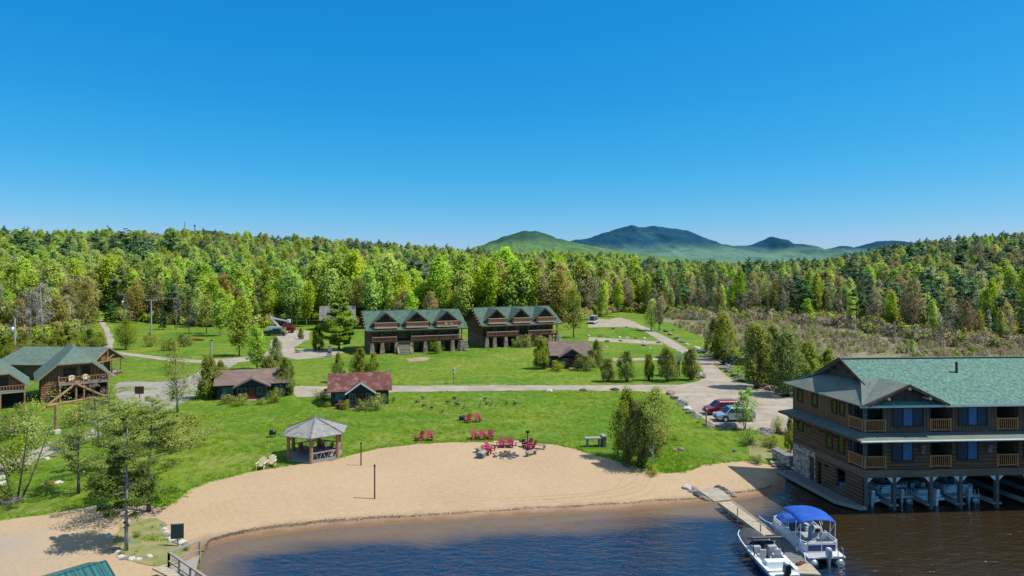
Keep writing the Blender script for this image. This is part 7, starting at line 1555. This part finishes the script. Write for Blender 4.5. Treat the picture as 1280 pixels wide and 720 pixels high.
p = G(248, 425.5); o = MB().ell((0, 0, .35), (1.6, .7, .4)).build('flower_bed', MT['lichen'], None, smooth=True); o.location = (p[0], p[1], 1.0); tag(o, 'small mound of brown ground cover on the far lawn', 'plant bed')
p = G(62, 606.5); p = GT(62, 606); o = MB().ell((0, 0, .1), (.55, .35, .25)).build('flower_bed', MT['lichen'], None, smooth=True); o.location = p; tag(o, 'small round bed of orange plants among white stones', 'plant bed')
# grass fringe along the upper edge of the beach and under trees
def tufts(name, pts, h0, h1):
    m = MB(); 
    for x, y in pts:
        z = zt1(x, y); n = 5
        for k in range(n):
            a = rng.uniform(0, 6.28); h = rng.uniform(h0, h1); w = .05; dx, dy = math.cos(a), math.sin(a); l = rng.uniform(.1, .35) * h; bx, by = x + rng.normal() * .1, y + rng.normal() * .1
            m.add([(bx - dy * w, by + dx * w, z - .02), (bx + dy * w, by - dx * w, z - .02), (bx + dx * l, by + dy * l, z + h)], [(0, 1, 2)])
    me = bpy.data.meshes.new(name); me.from_pydata([tuple(v) for v in m.v], [], m.f); at = me.attributes.new('tint', 'FLOAT', 'POINT'); at.data.foreach_set('value', rng.uniform(0, 1, len(m.v)).astype(np.float32)); me.materials.append(MT['lf_tuft']); o = linkobj(name, me); o['kind'] = 'stuff'; return o
pts = []
bd = densify(beach_w, .12, 0, 0); bd = bd[:int(len(bd) * .5)]
bd = [tuple(Vector(p).lerp(Vector(q), t)) for p, q in zip(beach_w[:-1], beach_w[1:]) for t in np.arange(0, 1, .12 / max(.13, (Vector(p) - Vector(q)).length))]
for x, y in bd:
    if y > 46: pts += [(x + rng.normal() * .25, y + abs(rng.normal()) * .45 + .1) for _ in range(1)]
for _ in range(500):
    u, v = rng.uniform(790, 860), rng.uniform(560, 592); p = GT(u, v); pts.append((p[0], p[1]))
for _ in range(350):
    i = rng.integers(len(bed_w)); a = Vector(bed_w[i]); c = sum((Vector(q) for q in bed_w), Vector((0, 0))) / len(bed_w); q = a.lerp(c, rng.uniform(0, 1)); 
    if mnoise.noise(Vector((q.x, q.y, 0))) > 0: pts.append((q.x, q.y))
tufts('beach_grass', pts, .06, .2)

TP = []
for i in range(3):
    r_ = np.random.default_rng(900 + i); P_ = np.stack([r_.normal(size=46) * .22, r_.normal(size=46) * .22, np.abs(r_.normal(size=46)) * .05 + .03], 1)
    TP.append((MB().tube([(0, 0, -.05), (0, 0, -.02)], .01, 3).mesh('root', MT['bark']), leaf_mesh('blades', P_, .16, MT['lf_turf'], r_.uniform(0, 1, 46), r_, up=1.2, aspect=.35), .1))
CT = proto_coll('turf', TP); tp = []
bp = beach_w + low_w + shore_in; roadw = W(road)
for _ in range(46000):
    v = 484 + 150 * rng.uniform() ** 1.6; u = rng.uniform(-30, 1000); p = G(u, v, 1.0)
    if mnoise.noise(Vector((p[0] * .16, p[1] * .28, 3))) + .5 * mnoise.noise(Vector((p[0] * .6, p[1] * .9, 1))) < rng.uniform(-.35, .75): continue
    tp.append((p[0], p[1]))
tp = np.array(tp); ok = ~poly_in(bp, tp[:, 0], tp[:, 1]) & ~poly_in(roadw, tp[:, 0], tp[:, 1]) & ~poly_in(WATER, tp[:, 0], tp[:, 1]) & ~poly_in(bed_w, tp[:, 0], tp[:, 1]) & (line_dist(SHORE, tp[:, 0], tp[:, 1]) > 6)
for q in ([(-48, 84), (-40, 92), (-30, 98), (-26, 95), (-36, 86)],): ok &= ~poly_in(q, tp[:, 0], tp[:, 1])
tp = tp[ok]; tz = zt(tp[:, 0], tp[:, 1])
scatter('lawn_grass', [(x, y, z) for (x, y), z in zip(tp, tz)], CT, .35, .95)

# ------------------------------------------------------------------ geese grazing on the lawn
def goose(loc, rz, label, down, src=[]):
    T = thing('goose', label, 'goose', loc, rz, 'Canada geese grazing on the lawn', .74)
    m = MB(); m.ell((0, 0, .42), (.4, .22, .21), 10, 7); m.beam((-.3, 0, .44), (-.5, 0, .42), .12, .06); m.build('body', MT['bark'], T, smooth=True)
    m = MB()
    if down: m.tube([(.28, 0, .48), (.42, 0, .42), (.48, 0, .2), (.5, 0, .1)], [.075, .055, .045, .05], 7); m.beam((.5, 0, .1), (.55, 0, .03), .035)
    else: m.tube([(.26, 0, .48), (.36, 0, .6), (.37, 0, .82), (.45, 0, .86)], [.075, .055, .045, .05], 7); m.beam((.45, 0, .86), (.55, 0, .84), .035)
    m.build('neck', MT['black'], T, smooth=True); m = MB(); m.ell((-.3, 0, .36), (.1, .1, .08), 8, 5); m.build('rump', MT['white'], T)
    for s in (-1, 1): MB().beam((0, s * .07, 0), (0, s * .07, .3), .03).build('leg', MT['black'], T)
    return T
gs = [(521, 504, 30, 1), (529, 499.5, 200, 0), (529.5, 509, 10, 1), (540, 512, 140, 1), (553, 516.5, 60, 0), (559.5, 504.5, 0, 1), (568.5, 499.5, 170, 1), (570, 506, 20, 0), (573, 508, 190, 1), (580, 511, 80, 0), (600.5, 508.5, 90, 0), (607, 500.5, 200, 1), (608.5, 506, 45, 1), (614, 507.5, 70, 0), (634, 506, 110, 0), (644, 506.5, 150, 0)]
gu = gd = None
for u, v, rz, dn in gs:
    p = GT(u, v); lab = ('Canada goose with its head down grazing on the lawn' if dn else 'Canada goose standing with its neck raised on the lawn')
    src = gd if dn else gu
    if src is None:
        o = goose(p, R(rz), lab, dn); gd, gu = (o, gu) if dn else (gd, o)
    else: dup(src, p, R(rz), lab, 'Canada geese grazing on the lawn')
p = GT(906, 477); 

# ------------------------------------------------------------------ daylight
SUN = Vector((0.995, -0.10, 0.0)).normalized() * math.cos(R(58)) + Vector((0, 0, math.sin(R(58))))
sl = bpy.data.lights.new('sun', 'SUN'); sl.energy = 5.0; sl.angle = R(0.53); sl.color = (1.0, 0.95, 0.87)
so = bpy.data.objects.new('sun', sl); COL.objects.link(so); so.rotation_euler = SUN.to_track_quat('Z', 'Y').to_euler(); so.location = (60, 20, 120)
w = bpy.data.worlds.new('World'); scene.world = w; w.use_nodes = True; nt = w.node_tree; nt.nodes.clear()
sky = nt.nodes.new('ShaderNodeTexSky'); sky.sky_type = 'NISHITA'; sky.sun_disc = False; sky.sun_elevation = R(58); sky.sun_rotation = R(96); sky.altitude = 500; sky.air_density = 1.0; sky.dust_density = 0.3; sky.ozone_density = 3.0
sp = nt.nodes.new('ShaderNodeSeparateColor'); cb = nt.nodes.new('ShaderNodeCombineColor'); nt.links.new(sky.outputs[0], sp.inputs[0])
for k, (ga, gg) in enumerate(((0.047, 2.35), (1.25, 0.755), (3.36, 0.438))):
    pw = nt.nodes.new('ShaderNodeMath'); pw.operation = 'POWER'; pw.inputs[1].default_value = gg; nt.links.new(sp.outputs[k], pw.inputs[0])
    ml = nt.nodes.new('ShaderNodeMath'); ml.operation = 'MULTIPLY'; ml.inputs[1].default_value = ga; nt.links.new(pw.outputs[0], ml.inputs[0]); nt.links.new(ml.outputs[0], cb.inputs[k])
bg = nt.nodes.new('ShaderNodeBackground'); bg.inputs['Strength'].default_value = 0.11; wo = nt.nodes.new('ShaderNodeOutputWorld')
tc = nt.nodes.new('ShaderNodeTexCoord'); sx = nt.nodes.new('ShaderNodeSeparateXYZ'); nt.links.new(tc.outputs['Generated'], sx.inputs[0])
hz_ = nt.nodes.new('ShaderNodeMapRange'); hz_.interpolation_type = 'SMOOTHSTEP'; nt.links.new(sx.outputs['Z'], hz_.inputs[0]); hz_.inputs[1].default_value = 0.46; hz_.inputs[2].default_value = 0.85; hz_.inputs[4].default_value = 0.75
mz = nt.nodes.new('ShaderNodeMix'); mz.data_type = 'RGBA'; nt.links.new(hz_.outputs[0], mz.inputs[0]); nt.links.new(cb.outputs[0], mz.inputs[6]); mz.inputs[7].default_value = (4.2, 4.7, 5.4, 1)   # bright neutral zenith added above the view to lift the shadows
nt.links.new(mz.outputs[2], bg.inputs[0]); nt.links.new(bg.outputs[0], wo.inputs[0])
scene.view_settings.view_transform = 'Standard'; scene.view_settings.look = 'None'; scene.view_settings.exposure = 0; scene.view_settings.gamma = 1
scene.render.engine = 'CYCLES'; scene.cycles.max_bounces = 8; scene.cycles.transparent_max_bounces = 4; scene.cycles.diffuse_bounces = 4; scene.cycles.use_denoising = True; scene.cycles.sample_clamp_direct = 4.0; scene.cycles.sample_clamp_indirect = 4.0
